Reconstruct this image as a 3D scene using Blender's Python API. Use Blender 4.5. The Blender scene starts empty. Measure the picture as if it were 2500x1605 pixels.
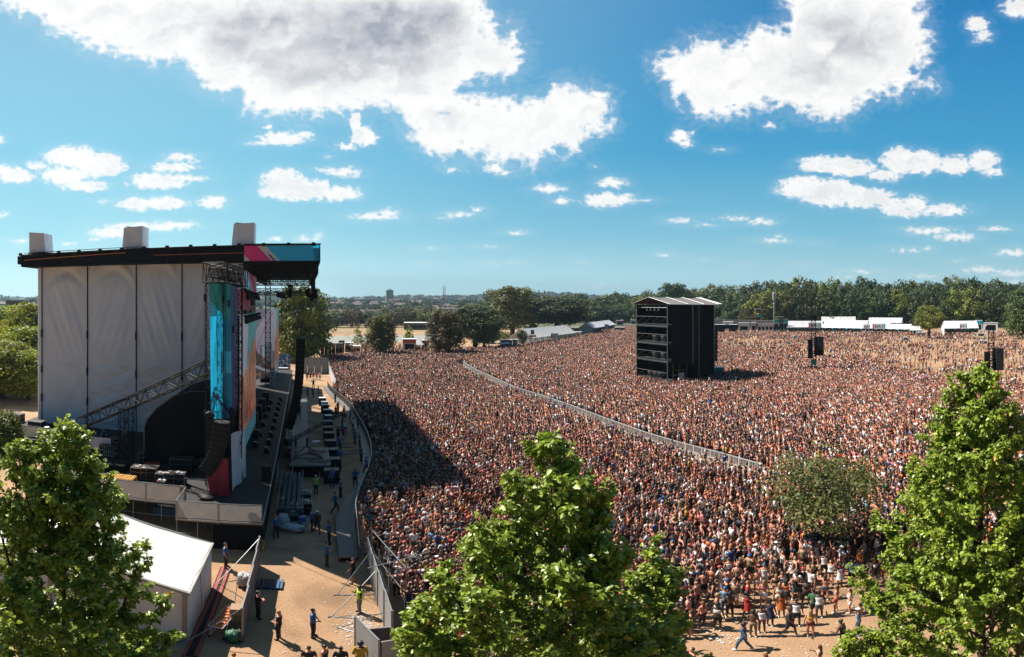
import bpy, bmesh, math, random
import numpy as np
from mathutils import Vector, Matrix
R = math.radians
scene = bpy.context.scene
COL = scene.collection
random.seed(7)
rng = np.random.default_rng(7)

# ------------------------------------------------------------------ camera, sky, sun, exposure
CAM_H = 16.0          # eye height of the stitched panorama
F = 1290.0            # photograph pixels per radian
CX, HY = 1250.0, 740.0
cam_d = bpy.data.cameras.new('camera')
cam = bpy.data.objects.new('camera', cam_d)
COL.objects.link(cam)
scene.camera = cam
cam.location = (0, 0, CAM_H)
cam.rotation_euler = (math.pi / 2, 0, 0)
cam_d.type = 'PANO'
cam_d.clip_start = 0.05
cam_d.clip_end = 20000
pano = cam_d if hasattr(cam_d, 'panorama_type') else cam_d.cycles
pano.panorama_type = 'EQUIRECTANGULAR'
pano.longitude_min = -1250 / F
pano.longitude_max = 1250 / F
pano.latitude_max = HY / F
pano.latitude_min = -(1605 - HY) / F

SUN_AZ, SUN_EL = R(-66), R(51)      # azimuth from straight ahead (+Y), positive to the right
scene.view_settings.view_transform = 'Standard'
scene.view_settings.look = 'None'
scene.view_settings.gamma = 1
scene.view_settings.use_curve_mapping = False
EXPO = 1.25
scene.view_settings.exposure = EXPO
ALB = 0.56            # base colours are held down as the picture is exposed brightly

world = bpy.data.worlds.new('World')
scene.world = world
world.use_nodes = True
wn, wl = world.node_tree.nodes, world.node_tree.links
bg = wn['Background']
sky_tex = wn.new('ShaderNodeTexSky')
sky_tex.sky_type = 'NISHITA'
sky_tex.sun_disc = False
sky_tex.sun_elevation = SUN_EL
sky_tex.sun_rotation = SUN_AZ
sky_tex.altitude = 0
sky_tex.air_density = 1.0
sky_tex.dust_density = 0.4
sky_tex.ozone_density = 2.0
# the photograph's graded azure: a height ramp plus the glow on the sun's side, blended with the physical sky
tcw = wn.new('ShaderNodeTexCoord'); sepw = wn.new('ShaderNodeSeparateXYZ')
nrm = wn.new('ShaderNodeVectorMath'); nrm.operation = 'NORMALIZE'
wl.new(tcw.outputs['Generated'], nrm.inputs[0]); wl.new(nrm.outputs[0], sepw.inputs[0])
rmp = wn.new('ShaderNodeValToRGB'); cr = rmp.color_ramp
K = 1 / 2 ** EXPO / .8
def _c(r, g, b): return (r * K, g * K, b * K, 1)
cr.elements[0].position = 0.0; cr.elements[0].color = _c(.40, .64, .68)
cr.elements[1].position = 1.0; cr.elements[1].color = _c(.0, .10, .38)
for p_, c_ in ((.05, (.34, .61, .68)), (.13, (.16, .49, .66)), (.28, (.03, .335, .60)), (.54, (.0, .20, .50))):
    el_ = cr.elements.new(p_); el_.color = _c(*c_)
wl.new(sepw.outputs[2], rmp.inputs[0])
dt = wn.new('ShaderNodeVectorMath'); dt.operation = 'DOT_PRODUCT'
dt.inputs[1].default_value = (math.sin(SUN_AZ) * math.cos(SUN_EL), math.cos(SUN_AZ) * math.cos(SUN_EL), math.sin(SUN_EL))
wl.new(nrm.outputs[0], dt.inputs[0])
mrw = wn.new('ShaderNodeMapRange'); mrw.interpolation_type = 'SMOOTHSTEP'
mrw.inputs['From Min'].default_value = .25; mrw.inputs['From Max'].default_value = 1.0
wl.new(dt.outputs['Value'], mrw.inputs['Value'])
glow = wn.new('ShaderNodeMix'); glow.data_type = 'RGBA'; glow.blend_type = 'ADD'
glow.inputs['B'].default_value = _c(.22, .30, .20)
wl.new(mrw.outputs[0], glow.inputs['Factor']); wl.new(rmp.outputs[0], glow.inputs['A'])
scl = wn.new('ShaderNodeVectorMath'); scl.operation = 'SCALE'; scl.inputs['Scale'].default_value = 10
wl.new(glow.outputs['Result'], scl.inputs[0])
mxw = wn.new('ShaderNodeMix'); mxw.data_type = 'RGBA'; mxw.inputs['Factor'].default_value = 0.95
wl.new(sky_tex.outputs[0], mxw.inputs['A']); wl.new(scl.outputs[0], mxw.inputs['B'])
# sky dimming added behind the viewpoint to weaken fill light in the shade
mrb = wn.new('ShaderNodeMapRange'); mrb.interpolation_type = 'SMOOTHSTEP'
mrb.inputs['From Min'].default_value = -.5; mrb.inputs['From Max'].default_value = .25; mrb.inputs['To Min'].default_value = .5; mrb.inputs['To Max'].default_value = 1
wl.new(sepw.outputs[1], mrb.inputs['Value'])
sc2 = wn.new('ShaderNodeVectorMath'); sc2.operation = 'SCALE'
wl.new(mxw.outputs['Result'], sc2.inputs[0]); wl.new(mrb.outputs[0], sc2.inputs['Scale'])
wl.new(sc2.outputs[0], bg.inputs[0])
bg.inputs[1].default_value = 0.08

sun_d = bpy.data.lights.new('sun', 'SUN')
sun = bpy.data.objects.new('sun', sun_d)
COL.objects.link(sun)
sun_d.energy = 5.0
sun_d.angle = R(0.5)
sun_d.color = (1.0, 0.925, 0.83)
SD = Vector((math.sin(SUN_AZ) * math.cos(SUN_EL), math.cos(SUN_AZ) * math.cos(SUN_EL), math.sin(SUN_EL)))
sun.rotation_euler = SD.to_track_quat('Z', 'Y').to_euler()

cy = scene.cycles
cy.use_denoising = True
cy.max_bounces = 6
cy.diffuse_bounces = 3
cy.glossy_bounces = 2
cy.transmission_bounces = 4
cy.transparent_max_bounces = 8
cy.caustics_reflective = False
cy.caustics_refractive = False
cy.sample_clamp_indirect = 6

# ------------------------------------------------------------------ placing helpers
def P(x, y, z=0.0):
    """point at height z that the photograph shows at pixel (x, y)"""
    a = (x - CX) / F
    r = (CAM_H - z) / math.tan((y - HY) / F)
    return Vector((r * math.sin(a), r * math.cos(a), z))
def PD(x, r, z=0.0):
    a = (x - CX) / F
    return Vector((r * math.sin(a), r * math.cos(a), z))
def ZY(y, r):
    return CAM_H - r * math.tan((y - HY) / F)
TH = (744 - CX) / F                 # the stage front runs along this azimuth
UH = Vector((math.sin(TH), math.cos(TH), 0))
VH = Vector((math.cos(TH), -math.sin(TH), 0))
def S(u, v, z=0.0):
    return UH * u + VH * v + Vector((0, 0, z))
def UV(p):
    return p.dot(UH), p.dot(VH)
STAGE_RZ = -TH                      # local +Y of a thing turned by this looks along u

def hexc(h):
    f = lambda c: ((c / 255 + 0.055) / 1.055) ** 2.4 if c > 10 else c / 255 / 12.92
    return (f(int(h[0:2], 16)), f(int(h[2:4], 16)), f(int(h[4:6], 16)))

# ------------------------------------------------------------------ materials
MATS = {}
def mat(name, color, rough=0.8, var=0.12, scale=3.0, metal=0.0, bump=0.0, bscale=None, trans=0.0, spec=0.5, coords='Object'):
    if name in MATS:
        return MATS[name]
    color = [c * ALB for c in color]
    m = bpy.data.materials.new(name)
    m.use_nodes = True
    n, l = m.node_tree.nodes, m.node_tree.links
    b = n['Principled BSDF']
    b.inputs['Roughness'].default_value = rough
    b.inputs['Metallic'].default_value = metal
    b.inputs['Specular IOR Level'].default_value = spec
    tc = n.new('ShaderNodeTexCoord')
    nz = n.new('ShaderNodeTexNoise')
    nz.inputs['Scale'].default_value = scale
    nz.inputs['Detail'].default_value = 6
    l.new(tc.outputs[coords], nz.inputs['Vector'])
    mx = n.new('ShaderNodeMix'); mx.data_type = 'RGBA'
    c0 = [max(0, c * (1 - var * 1.6)) for c in color]
    c1 = [min(1, c * (1 + var * 1.6)) for c in color]
    mx.inputs['A'].default_value = (*c0, 1)
    mx.inputs['B'].default_value = (*c1, 1)
    l.new(nz.outputs['Fac'], mx.inputs['Factor'])
    l.new(mx.outputs['Result'], b.inputs['Base Color'])
    if bump:
        nb = n.new('ShaderNodeTexNoise')
        nb.inputs['Scale'].default_value = bscale or scale * 3
        nb.inputs['Detail'].default_value = 5
        l.new(tc.outputs[coords], nb.inputs['Vector'])
        bp = n.new('ShaderNodeBump')
        bp.inputs['Strength'].default_value = bump
        bp.inputs['Distance'].default_value = 0.1
        l.new(nb.outputs['Fac'], bp.inputs['Height'])
        l.new(bp.outputs[0], b.inputs['Normal'])
    if trans:
        tr = n.new('ShaderNodeBsdfTranslucent')
        ms = n.new('ShaderNodeMixShader')
        ms.inputs[0].default_value = trans
        l.new(mx.outputs['Result'], tr.inputs[0])
        l.new(b.outputs[0], ms.inputs[1]); l.new(tr.outputs[0], ms.inputs[2])
        l.new(ms.outputs[0], n['Material Output'].inputs[0])
    MATS[name] = m
    return m

def objcol_mat(name, rough=0.75, var=0.15, scale=14, bump=0.0):
    """colour comes from the object's own colour"""
    m = bpy.data.materials.new(name); m.use_nodes = True
    n, l = m.node_tree.nodes, m.node_tree.links
    b = n['Principled BSDF']; b.inputs['Roughness'].default_value = rough
    oi = n.new('ShaderNodeObjectInfo')
    tc = n.new('ShaderNodeTexCoord'); nz = n.new('ShaderNodeTexNoise')
    nz.inputs['Scale'].default_value = scale; nz.inputs['Detail'].default_value = 4
    l.new(tc.outputs['Object'], nz.inputs['Vector'])
    mr = n.new('ShaderNodeMapRange')
    mr.inputs['To Min'].default_value = (1 - var) * ALB; mr.inputs['To Max'].default_value = (1 + var) * ALB
    l.new(nz.outputs['Fac'], mr.inputs['Value'])
    mx = n.new('ShaderNodeMix'); mx.data_type = 'RGBA'; mx.blend_type = 'MULTIPLY'
    mx.inputs['Factor'].default_value = 1
    l.new(oi.outputs['Color'], mx.inputs['A']); l.new(mr.outputs[0], mx.inputs['B'])
    l.new(mx.outputs['Result'], b.inputs['Base Color'])
    if bump:
        bp = n.new('ShaderNodeBump'); bp.inputs['Strength'].default_value = bump; bp.inputs['Distance'].default_value = .03
        l.new(nz.outputs['Fac'], bp.inputs['Height']); l.new(bp.outputs[0], b.inputs['Normal'])
    MATS[name] = m
    return m

def attr_mat(name, attr='col', rough=0.8, trans=0.0, var=0.0, scale=5):
    """colour comes from a colour attribute of the mesh"""
    m = bpy.data.materials.new(name); m.use_nodes = True
    n, l = m.node_tree.nodes, m.node_tree.links
    b = n['Principled BSDF']; b.inputs['Roughness'].default_value = rough
    at = n.new('ShaderNodeAttribute'); at.attribute_name = attr
    src = at.outputs['Color']
    if var:
        tc = n.new('ShaderNodeTexCoord'); nz = n.new('ShaderNodeTexNoise')
        nz.inputs['Scale'].default_value = scale; nz.inputs['Detail'].default_value = 4
        l.new(tc.outputs['Object'], nz.inputs['Vector'])
        mr = n.new('ShaderNodeMapRange')
        mr.inputs['To Min'].default_value = 1 - var; mr.inputs['To Max'].default_value = 1 + var
        l.new(nz.outputs['Fac'], mr.inputs['Value'])
        mx = n.new('ShaderNodeMix'); mx.data_type = 'RGBA'; mx.blend_type = 'MULTIPLY'
        mx.inputs['Factor'].default_value = 1
        l.new(src, mx.inputs['A']); l.new(mr.outputs[0], mx.inputs['B'])
        src = mx.outputs['Result']
    l.new(src, b.inputs['Base Color'])
    if trans:
        tr = n.new('ShaderNodeBsdfTranslucent'); ms = n.new('ShaderNodeMixShader')
        ms.inputs[0].default_value = trans
        l.new(src, tr.inputs[0]); l.new(b.outputs[0], ms.inputs[1]); l.new(tr.outputs[0], ms.inputs[2])
        l.new(ms.outputs[0], n['Material Output'].inputs[0])
    MATS[name] = m
    return m

# ------------------------------------------------------------------ objects
def tag(o, label=None, cat=None, group=None, kind=None):
    if label: o['label'] = label
    if cat: o['category'] = cat
    if group: o['group'] = group
    if kind: o['kind'] = kind
    return o
def empty(name, loc=(0, 0, 0), rz=0.0, label=None, cat=None, group=None):
    o = bpy.data.objects.new(name, None)
    COL.objects.link(o)
    o.empty_display_size = 0.3
    o.location = loc; o.rotation_euler = (0, 0, rz)
    return tag(o, label, cat, group)
def link_mesh(name, me, parent=None, material=None):
    o = bpy.data.objects.new(name, me)
    COL.objects.link(o)
    if parent is not None: o.parent = parent
    if material is not None:
        if len(me.materials): me.materials[0] = material
        else: me.materials.append(material)
    return o
def copy_tree(o, parent=None):
    kids = list(o.children)
    c = o.copy(); COL.objects.link(c)
    c.parent = parent
    for ch in kids: copy_tree(ch, c)
    return c
def np_mesh(name, verts, faces, nper):
    """verts (n,3), faces (m,nper) numpy"""
    me = bpy.data.meshes.new(name)
    verts = np.ascontiguousarray(verts, dtype=np.float32); faces = np.ascontiguousarray(faces, dtype=np.int32)
    me.vertices.add(len(verts)); me.vertices.foreach_set('co', verts.ravel())
    me.loops.add(faces.size); me.loops.foreach_set('vertex_index', faces.ravel())
    me.polygons.add(len(faces))
    me.polygons.foreach_set('loop_start', np.arange(0, faces.size, nper, dtype=np.int32))
    me.update(calc_edges=True)
    return me
def face_col(me, cols, name='col', k=None):
    cols = np.asarray(cols) * (ALB if k is None else k)
    a = me.attributes.new(name, 'FLOAT_COLOR', 'FACE')
    c = np.ones((len(cols), 4), np.float32); c[:, :3] = cols
    a.data.foreach_set('color', c.ravel())

class MB:
    """collects shapes, then becomes ONE mesh object"""
    def __init__(s): s.v = []; s.f = []; s.mi = []
    def add(s, vs, fs, mi=0):
        b = len(s.v); s.v += [tuple(p) for p in vs]
        s.f += [tuple(b + i for i in f) for f in fs]; s.mi += [mi] * len(fs)
        return s
    def box(s, c, d, rz=0.0, mi=0, bev=0.0, M=None):
        x, y, z = d[0] / 2, d[1] / 2, d[2] / 2
        if bev <= 0:
            vs = [Vector((sx * x, sy * y, sz * z)) for sz in (-1, 1) for sx, sy in ((-1, -1), (1, -1), (1, 1), (-1, 1))]
            fs = [(3, 2, 1, 0), (4, 5, 6, 7), (0, 1, 5, 4), (1, 2, 6, 5), (2, 3, 7, 6), (3, 0, 4, 7)]
        else:
            vs = []
            for zz, ins in ((-z, bev), (-z + bev, 0), (z - bev, 0), (z, bev)):
                for sx, sy in ((-1, -1), (1, -1), (1, 1), (-1, 1)):
                    a, b_ = x - ins, y - ins
                    vs += [Vector((sx * a, sy * (b_ - (bev if not ins else 0)), zz)), Vector((sx * (a - (bev if not ins else 0)), sy * b_, zz))] if sx * sy < 0 else \
                          [Vector((sx * (a - (bev if not ins else 0)), sy * b_, zz)), Vector((sx * a, sy * (b_ - (bev if not ins else 0)), zz))]
            fs = [tuple(range(7, -1, -1)), tuple(range(24, 32))]
            for k in range(3):
                for i in range(8):
                    j = (i + 1) % 8
                    fs.append((k * 8 + i, k * 8 + j, k * 8 + 8 + j, k * 8 + 8 + i))
        if M is None:
            M = Matrix.Translation(Vector(c)) @ Matrix.Rotation(rz, 4, 'Z')
        return s.add([M @ p for p in vs], fs, mi)
    def tube(s, p0, p1, r0, r1=None, n=6, mi=0, caps=True):
        p0, p1 = Vector(p0), Vector(p1)
        r1 = r0 if r1 is None else r1
        d = p1 - p0
        if d.length < 1e-6: return s
        q = d.to_track_quat('Z', 'Y')
        vs = []
        for p, r in ((p0, r0), (p1, r1)):
            for i in range(n):
                a = 2 * math.pi * i / n
                vs.append(p + q @ Vector((r * math.cos(a), r * math.sin(a), 0)))
        fs = [(i, (i + 1) % n, n + (i + 1) % n, n + i) for i in range(n)]
        if caps: fs += [tuple(range(n - 1, -1, -1)), tuple(range(n, 2 * n))]
        return s.add(vs, fs, mi)
    def path(s, pts, r, n=6, mi=0):
        for a, b in zip(pts[:-1], pts[1:]): s.tube(a, b, r, r, n, mi)
        return s
    def quad(s, a, b, c, d, mi=0): return s.add([a, b, c, d], [(0, 1, 2, 3)], mi)
    def sheet(s, a, b, c, d, nu=10, nv=10, fn=None, mi=0):
        """grid over the quad a-b-c-d (a->b along s, a->d along t); fn(s,t)->offset vector"""
        a, b, c, d = map(Vector, (a, b, c, d))
        vs = []
        for j in range(nv + 1):
            t = j / nv
            for i in range(nu + 1):
                q = i / nu
                p = a.lerp(b, q).lerp(d.lerp(c, q), t)
                if fn: p = p + fn(q, t)
                vs.append(p)
        w = nu + 1
        fs = [(j * w + i, j * w + i + 1, (j + 1) * w + i + 1, (j + 1) * w + i) for j in range(nv) for i in range(nu)]
        return s.add(vs, fs, mi)
    def prism(s, poly, z0, z1, mi=0, M=None):
        n = len(poly)
        vs = [Vector((p[0], p[1], z0)) for p in poly] + [Vector((p[0], p[1], z1)) for p in poly]
        if M is not None: vs = [M @ p for p in vs]
        fs = [tuple(range(n - 1, -1, -1)), tuple(range(n, 2 * n))] + [(i, (i + 1) % n, n + (i + 1) % n, n + i) for i in range(n)]
        return s.add(vs, fs, mi)
    def truss(s, p0, p1, w=0.5, h=None, r=0.03, bays=None, up=Vector((0, 0, 1)), n=5):
        """box truss with zigzag bracing"""
        h = w if h is None else h
        p0, p1 = Vector(p0), Vector(p1)
        d = (p1 - p0); L = d.length; d.normalize()
        if abs(d.dot(up)) > 0.95: up = Vector((0, 1, 0))
        sd = d.cross(up).normalized(); u2 = sd.cross(d).normalized()
        cs = [sd * (sx * w / 2) + u2 * (sy * h / 2) for sx, sy in ((-1, -1), (1, -1), (1, 1), (-1, 1))]
        for c in cs: s.tube(p0 + c, p1 + c, r, r, n)
        bays = bays or max(1, round(L / w))
        for k in range(bays):
            a, b = p0 + d * (L * k / bays), p0 + d * (L * (k + 1) / bays)
            for i in range(4):
                j = (i + 1) % 4
                if (k + i) % 2: s.tube(a + cs[i], b + cs[j], r * .6, None, 4, caps=False)
                else: s.tube(a + cs[j], b + cs[i], r * .6, None, 4, caps=False)
                s.tube(a + cs[i], a + cs[j], r * .6, None, 4, caps=False)
        for i in range(4): s.tube(p1 + cs[i], p1 + cs[(i + 1) % 4], r * .6, None, 4, caps=False)
        return s
    def blob(s, c, rad, seg=10, rings=7, jit=0.0, mi=0, seed=0):
        rr = random.Random(seed); vs = [Vector((0, 0, -rad[2])) + Vector(c)]
        for j in range(1, rings):
            ph = math.pi * j / rings
            for i in range(seg):
                a = 2 * math.pi * i / seg
                k = 1 + rr.uniform(-jit, jit)
                vs.append(Vector(c) + Vector((rad[0] * k * math.sin(ph) * math.cos(a), rad[1] * k * math.sin(ph) * math.sin(a), -rad[2] * k * math.cos(ph))))
        vs.append(Vector((0, 0, rad[2])) + Vector(c))
        fs = [(0, 1 + (i + 1) % seg, 1 + i) for i in range(seg)]
        for j in range(rings - 2):
            for i in range(seg):
                a = 1 + j * seg + i; b = 1 + j * seg + (i + 1) % seg
                fs.append((a, b, b + seg, a + seg))
        t = len(vs) - 1; o = 1 + (rings - 2) * seg
        fs += [(o + i, o + (i + 1) % seg, t) for i in range(seg)]
        return s.add(vs, fs, mi)
    def build(s, name, material, parent=None, smooth=False, origin=None):
        me = bpy.data.meshes.new(name)
        vs = s.v
        if origin is not None:
            o_ = Vector(origin); vs = [tuple(Vector(p) - o_) for p in vs]
        me.from_pydata(vs, [], s.f)
        mats_ = material if isinstance(material, (list, tuple)) else [material]
        for m in mats_: me.materials.append(m)
        if len(mats_) > 1: me.polygons.foreach_set('material_index', s.mi)
        if smooth: me.polygons.foreach_set('use_smooth', [True] * len(s.f))
        me.update()
        o = bpy.data.objects.new(name, me)
        COL.objects.link(o)
        if parent is not None: o.parent = parent
        if origin is not None: o.location = origin
        return o

def thing_at(name, u, v, z, label, cat, group=None, rz=0.0):
    """an Empty whose local x runs across the stage front (v) and local y along it (u)"""
    return empty(name, S(u, v, z), STAGE_RZ + rz, label, cat, group)

def text_obj(name, body, size, material, parent, loc, rot, depth=0.01, align='CENTER'):
    cu = bpy.data.curves.new(name, 'FONT')
    cu.body = body; cu.size = size; cu.extrude = depth; cu.align_x = align; cu.align_y = 'CENTER'; cu.resolution_u = 2
    to = bpy.data.objects.new(name, cu); COL.objects.link(to)
    bpy.context.view_layer.update()
    me = bpy.data.meshes.new_from_object(to.evaluated_get(bpy.context.evaluated_depsgraph_get()))
    bpy.data.objects.remove(to)
    me.materials.clear(); me.materials.append(material)
    o = bpy.data.objects.new(name, me); COL.objects.link(o)
    o.parent = parent; o.location = loc; o.rotation_euler = rot
    return o

_o1 = ['first', 'second', 'third', 'fourth', 'fifth', 'sixth', 'seventh', 'eighth', 'ninth', 'tenth', 'eleventh', 'twelfth', 'thirteenth', 'fourteenth', 'fifteenth', 'sixteenth', 'seventeenth', 'eighteenth', 'nineteenth']
_t1 = {2: 'twenty', 3: 'thirty', 4: 'forty', 5: 'fifty', 6: 'sixty', 7: 'seventy', 8: 'eighty', 9: 'ninety'}
def ordq(i):
    i += 1
    if i >= 100: return 'hundred and ' + ordq(i - 101) if i > 100 else 'hundredth'
    return _o1[i - 1] if i < 20 else (_t1[i // 10][:-1] + 'ieth' if i % 10 == 0 else _t1[i // 10] + '-' + _o1[i % 10 - 1])
# ------------------------------------------------------------------ noise
def _perlin(x, y, seed):
    xi = np.floor(x).astype(np.int64); yi = np.floor(y).astype(np.int64)
    xf = x - xi; yf = y - yi
    def g(ix, iy):
        h = (ix * 374761393 + iy * 668265263 + seed * 974711) & 0xffffffff
        h = ((h ^ (h >> 13)) * 1274126177) & 0xffffffff
        h = (h ^ (h >> 16)) & 0xffff
        a = h * (2 * math.pi / 65536)
        return np.cos(a), np.sin(a)
    def dotg(ix, iy, dx, dy):
        a, b = g(ix, iy); return a * dx + b * dy
    u = xf * xf * xf * (xf * (xf * 6 - 15) + 10); v = yf * yf * yf * (yf * (yf * 6 - 15) + 10)
    n00 = dotg(xi, yi, xf, yf); n10 = dotg(xi + 1, yi, xf - 1, yf)
    n01 = dotg(xi, yi + 1, xf, yf - 1); n11 = dotg(xi + 1, yi + 1, xf - 1, yf - 1)
    return 1.5 * ((n00 * (1 - u) + n10 * u) * (1 - v) + (n01 * (1 - u) + n11 * u) * v)
def fbm(x, y, octv, seed, gain=0.5, billow=False):
    t = np.zeros_like(x); a = 1.0; f = 1.0; s = 0
    for k in range(octv):
        n = _perlin(x * f, y * f, seed + k)
        t += a * ((1 - 2.4 * np.abs(n)) if billow else n); s += a
        a *= gain; f *= 2.03
    return t / s
def sstep(a, b, x):
    t = np.clip((x - a) / (b - a), 0, 1); return t * t * (3 - 2 * t)
# ------------------------------------------------------------------ clouds on the sky dome (far outside everything)
CL_BIG = [ # outlines as (x, y) directions in photograph pixels: azimuth and height above the horizon
 [(10,18),(60,40),(95,50),(115,85),(175,98),(225,128),(300,145),(380,160),(448,160),(470,200),(520,232),(585,240),(595,275),(660,284),(745,290),(850,280),(900,268),(955,272),(990,320),(1015,370),(1080,394),(1150,385),(1245,408),(1310,404),(1345,385),(1400,378),(1438,350),(1440,330),(1490,322),(1505,290),(1500,255),(1480,225),(1440,205),(1400,195),(1350,200),(1320,225),(1250,238),(1190,225),(1130,222),(1140,205),(1215,200),(1260,190),(1290,165),(1288,120),(1265,105),(1262,60),(1240,55),(1230,75),(1200,40),(1180,0),(1150,-60),(60,-60),(-10,-10)],
 [(1597,140),(1640,125),(1690,95),(1740,88),(1800,95),(1850,62),(1905,65),(1915,50),(1908,-60),(2270,-60),(2268,50),(2280,110),(2262,150),(2240,175),(2285,190),(2290,212),(2225,225),(2170,240),(2110,262),(2060,290),(2010,300),(1975,285),(1900,275),(1850,268),(1800,285),(1720,292),(1670,272),(1640,235),(1615,205),(1600,190)],
]
CL_ELL = [ # cx, cy, rx, ry
 (180,385,80,33),(245,405,72,38),(160,430,70,30),(205,455,72,20),(90,405,35,15),(40,430,48,28),(0,415,50,18),(0,340,18,14),(0,525,20,10),
 (440,385,48,14),(420,410,70,18),(385,445,85,26),(450,435,60,14),(330,500,58,22),(400,498,75,22),(255,495,28,9),(520,495,42,20),(470,395,22,8),
 (690,340,75,22),(655,310,16,14),(640,350,40,10),(745,330,26,14),(868,300,18,32),(890,335,36,30),(845,358,30,14),(802,385,10,6),
 (690,445,60,38),(725,465,90,36),(780,465,32,32),(830,475,58,24),(665,470,45,20),(840,422,46,18),(800,416,35,9),
 (915,530,72,14),(950,520,30,14),(1120,525,45,11),(1085,533,22,7),(1165,512,20,8),
 (350,555,118,16),(270,570,65,18),(420,552,75,15),(230,586,24,7),(50,590,24,9),(168,596,24,7),(675,585,26,9),(750,583,38,10),(775,575,14,9),
 (1100,415,22,9),(1205,412,34,16),(1230,423,26,9),(1137,415,8,6),
 (1340,462,44,14),(1370,492,30,12),(1495,447,42,18),(1475,490,60,24),(1520,488,45,16),(1575,490,20,6),(1455,407,10,6),
 (1660,335,26,22),(1675,350,22,14),(1755,367,22,6),(1880,308,18,12),(1690,325,8,8),
 (2385,60,32,26),(2400,90,26,18),(2490,20,52,32),(2385,102,14,8),
 (2010,405,72,26),(2080,412,70,28),(2050,395,60,18),(2200,395,55,40),(2250,400,60,36),(2330,405,45,30),(2400,395,44,32),(2160,430,48,20),(2420,420,30,16),
 (1960,460,72,34),(2030,475,88,42),(2110,485,82,32),(2180,505,42,26),(2230,500,45,24),(2300,515,72,20),(2210,520,60,16),
 (2270,565,70,14),(2330,580,60,15),(2240,560,45,8),(2430,560,44,9),(2215,611,40,8),(2265,608,14,6),(2475,618,46,13),(2400,660,55,12),(2470,668,50,12),(2480,690,40,8),
 (1660,540,38,9),(1720,551,32,5),(1800,535,52,9),(1860,543,38,12),(1890,588,46,9),(1905,580,16,8),(1260,570,28,8),(1250,642,22,5),(1625,623,20,6),(1715,636,10,3),(1810,650,10,3),(1960,650,22,3),(2095,664,48,7),(2065,676,24,6),(2255,675,48,6),(1480,698,40,4),(1450,694,22,3),(1193,603,24,5),(1195,645,22,5),(1050,606,20,4),
 (15,658,22,3),(1040,645,10,3),(1990,595,12,3),(2340,638,12,3),(1420,640,12,3),
 (2330,700,60,5),(2130,702,46,4),
]
def build_clouds():
    NX, NY = 1500, 560
    x = np.linspace(-70, 2570, NX); y = np.linspace(-90, 735, NY)
    X, Y = np.meshgrid(x, y)
    def warp(s, amp, seed):
        return amp * fbm(X / s, Y / s, 5, seed), amp * fbm(X / s + 31, Y / s + 17, 5, seed + 50)
    wx, wy = warp(60, 26, 3); Xw, Yw = X + wx, Y + wy * .8
    sd = np.full(X.shape, -1e3)
    thick = np.zeros(X.shape)
    for poly in CL_BIG:
        pts = np.array(poly, float); d2 = np.full(X.shape, 1e12); ins = np.zeros(X.shape, bool)
        for i in range(len(pts)):
            ax, ay = pts[i]; bx, by = pts[(i + 1) % len(pts)]
            ex, ey = bx - ax, by - ay
            t = np.clip(((Xw - ax) * ex + (Yw - ay) * ey) / (ex * ex + ey * ey + 1e-9), 0, 1)
            d2 = np.minimum(d2, (Xw - ax - t * ex) ** 2 + (Yw - ay - t * ey) ** 2)
            c = ((ay > Yw) != (by > Yw)) & (Xw < (bx - ax) * (Yw - ay) / (by - ay + 1e-9) + ax)
            ins ^= c
        s = np.where(ins, 1, -1) * np.sqrt(d2)
        sd = np.maximum(sd, s)
    small = np.full(X.shape, -1e3); srel = np.full(X.shape, -1e3)
    k2 = 9.0
    wx2, wy2 = warp(22, 9, 77)
    for (cx, cy, rx, ry) in CL_ELL:
        m = (np.abs(X - cx) < rx * 2.2 + 25) & (np.abs(Y - cy) < ry * 2.2 + 25)
        if not m.any(): continue
        q = min(1.0, ry / 22)
        dx = (X[m] + wx2[m] * q * 1.6 - cx) / rx; dy = (Y[m] + wy2[m] * q - cy) / ry
        dy = np.where(dy > 0, dy * 1.25, dy)
        rr = np.sqrt(dx * dx + dy * dy)
        s = (1 - rr) * ry
        sm = small[m]; small[m] = np.maximum(sm, s)
    bil = fbm(X / 50, Y / 42, 6, 11, .48, True)
    fine = fbm(X / 17, Y / 12, 5, 23, .5)
    dens_big = sstep(0, 1, (sd + 26 * (bil - .25) + 17 * fine + 10) / 44) ** 1.25
    bil2 = fbm(X / 22, Y / 14, 5, 5, .5, True)
    dens_small = sstep(0, 1, (small + 6.5 * (bil2 - .3) + 6 * fine + 2.4) / 15.0) ** 1.2
    # small holes of blue inside the big ones
    hole = sstep(.40, .62, fbm(X / 70 + 9, Y / 45, 5, 91)) * sstep(140, 20, sd)
    dens_big = dens_big * (1 - .9 * hole)
    dens = np.maximum(dens_big, dens_small)
    # thin veil round the edges
    veil = .10 * sstep(-40, 0, sd + 30 * fine) + .06 * sstep(-16, 0, small + 6 * fine)
    dens = np.clip(np.maximum(dens, veil * 1), 0, 1)
    # light: bright rims towards the sun, grey where the cloud is thick
    lowf = fbm(X / 210 + 3, Y / 120, 5, 41, .5)
    midf = fbm(X / 110 + wx / 40, Y / 70, 4, 43, .5)
    ox, oy = (-14.0, -20.0)
    def H(ax, ay): return fbm((X + ax + 2*wx) / 120, (Y + ay + 2*wy) / 85, 5, 61, .42, True)
    relief = H(0, 0) - H(ox, oy)
    gx = np.exp(-((X - 960) / 330) ** 2 - ((Y - 20) / 130) ** 2) + .35 * np.exp(-((X - 560) / 160) ** 2 - ((Y - 90) / 60) ** 2) + .45 * np.exp(-((X - 800) / 220) ** 2 - ((Y - 190) / 60) ** 2)
    gr = np.exp(-((X - 2050) / 180) ** 2 - ((Y - 130) / 100) ** 2) * .28
    th = sstep(10, 120, sd)
    shade = th * (.46 * gx * (1 + .7 * midf) + gr * .7 * (1 + midf) + .07 + .16 * lowf + .10 * midf)
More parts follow.
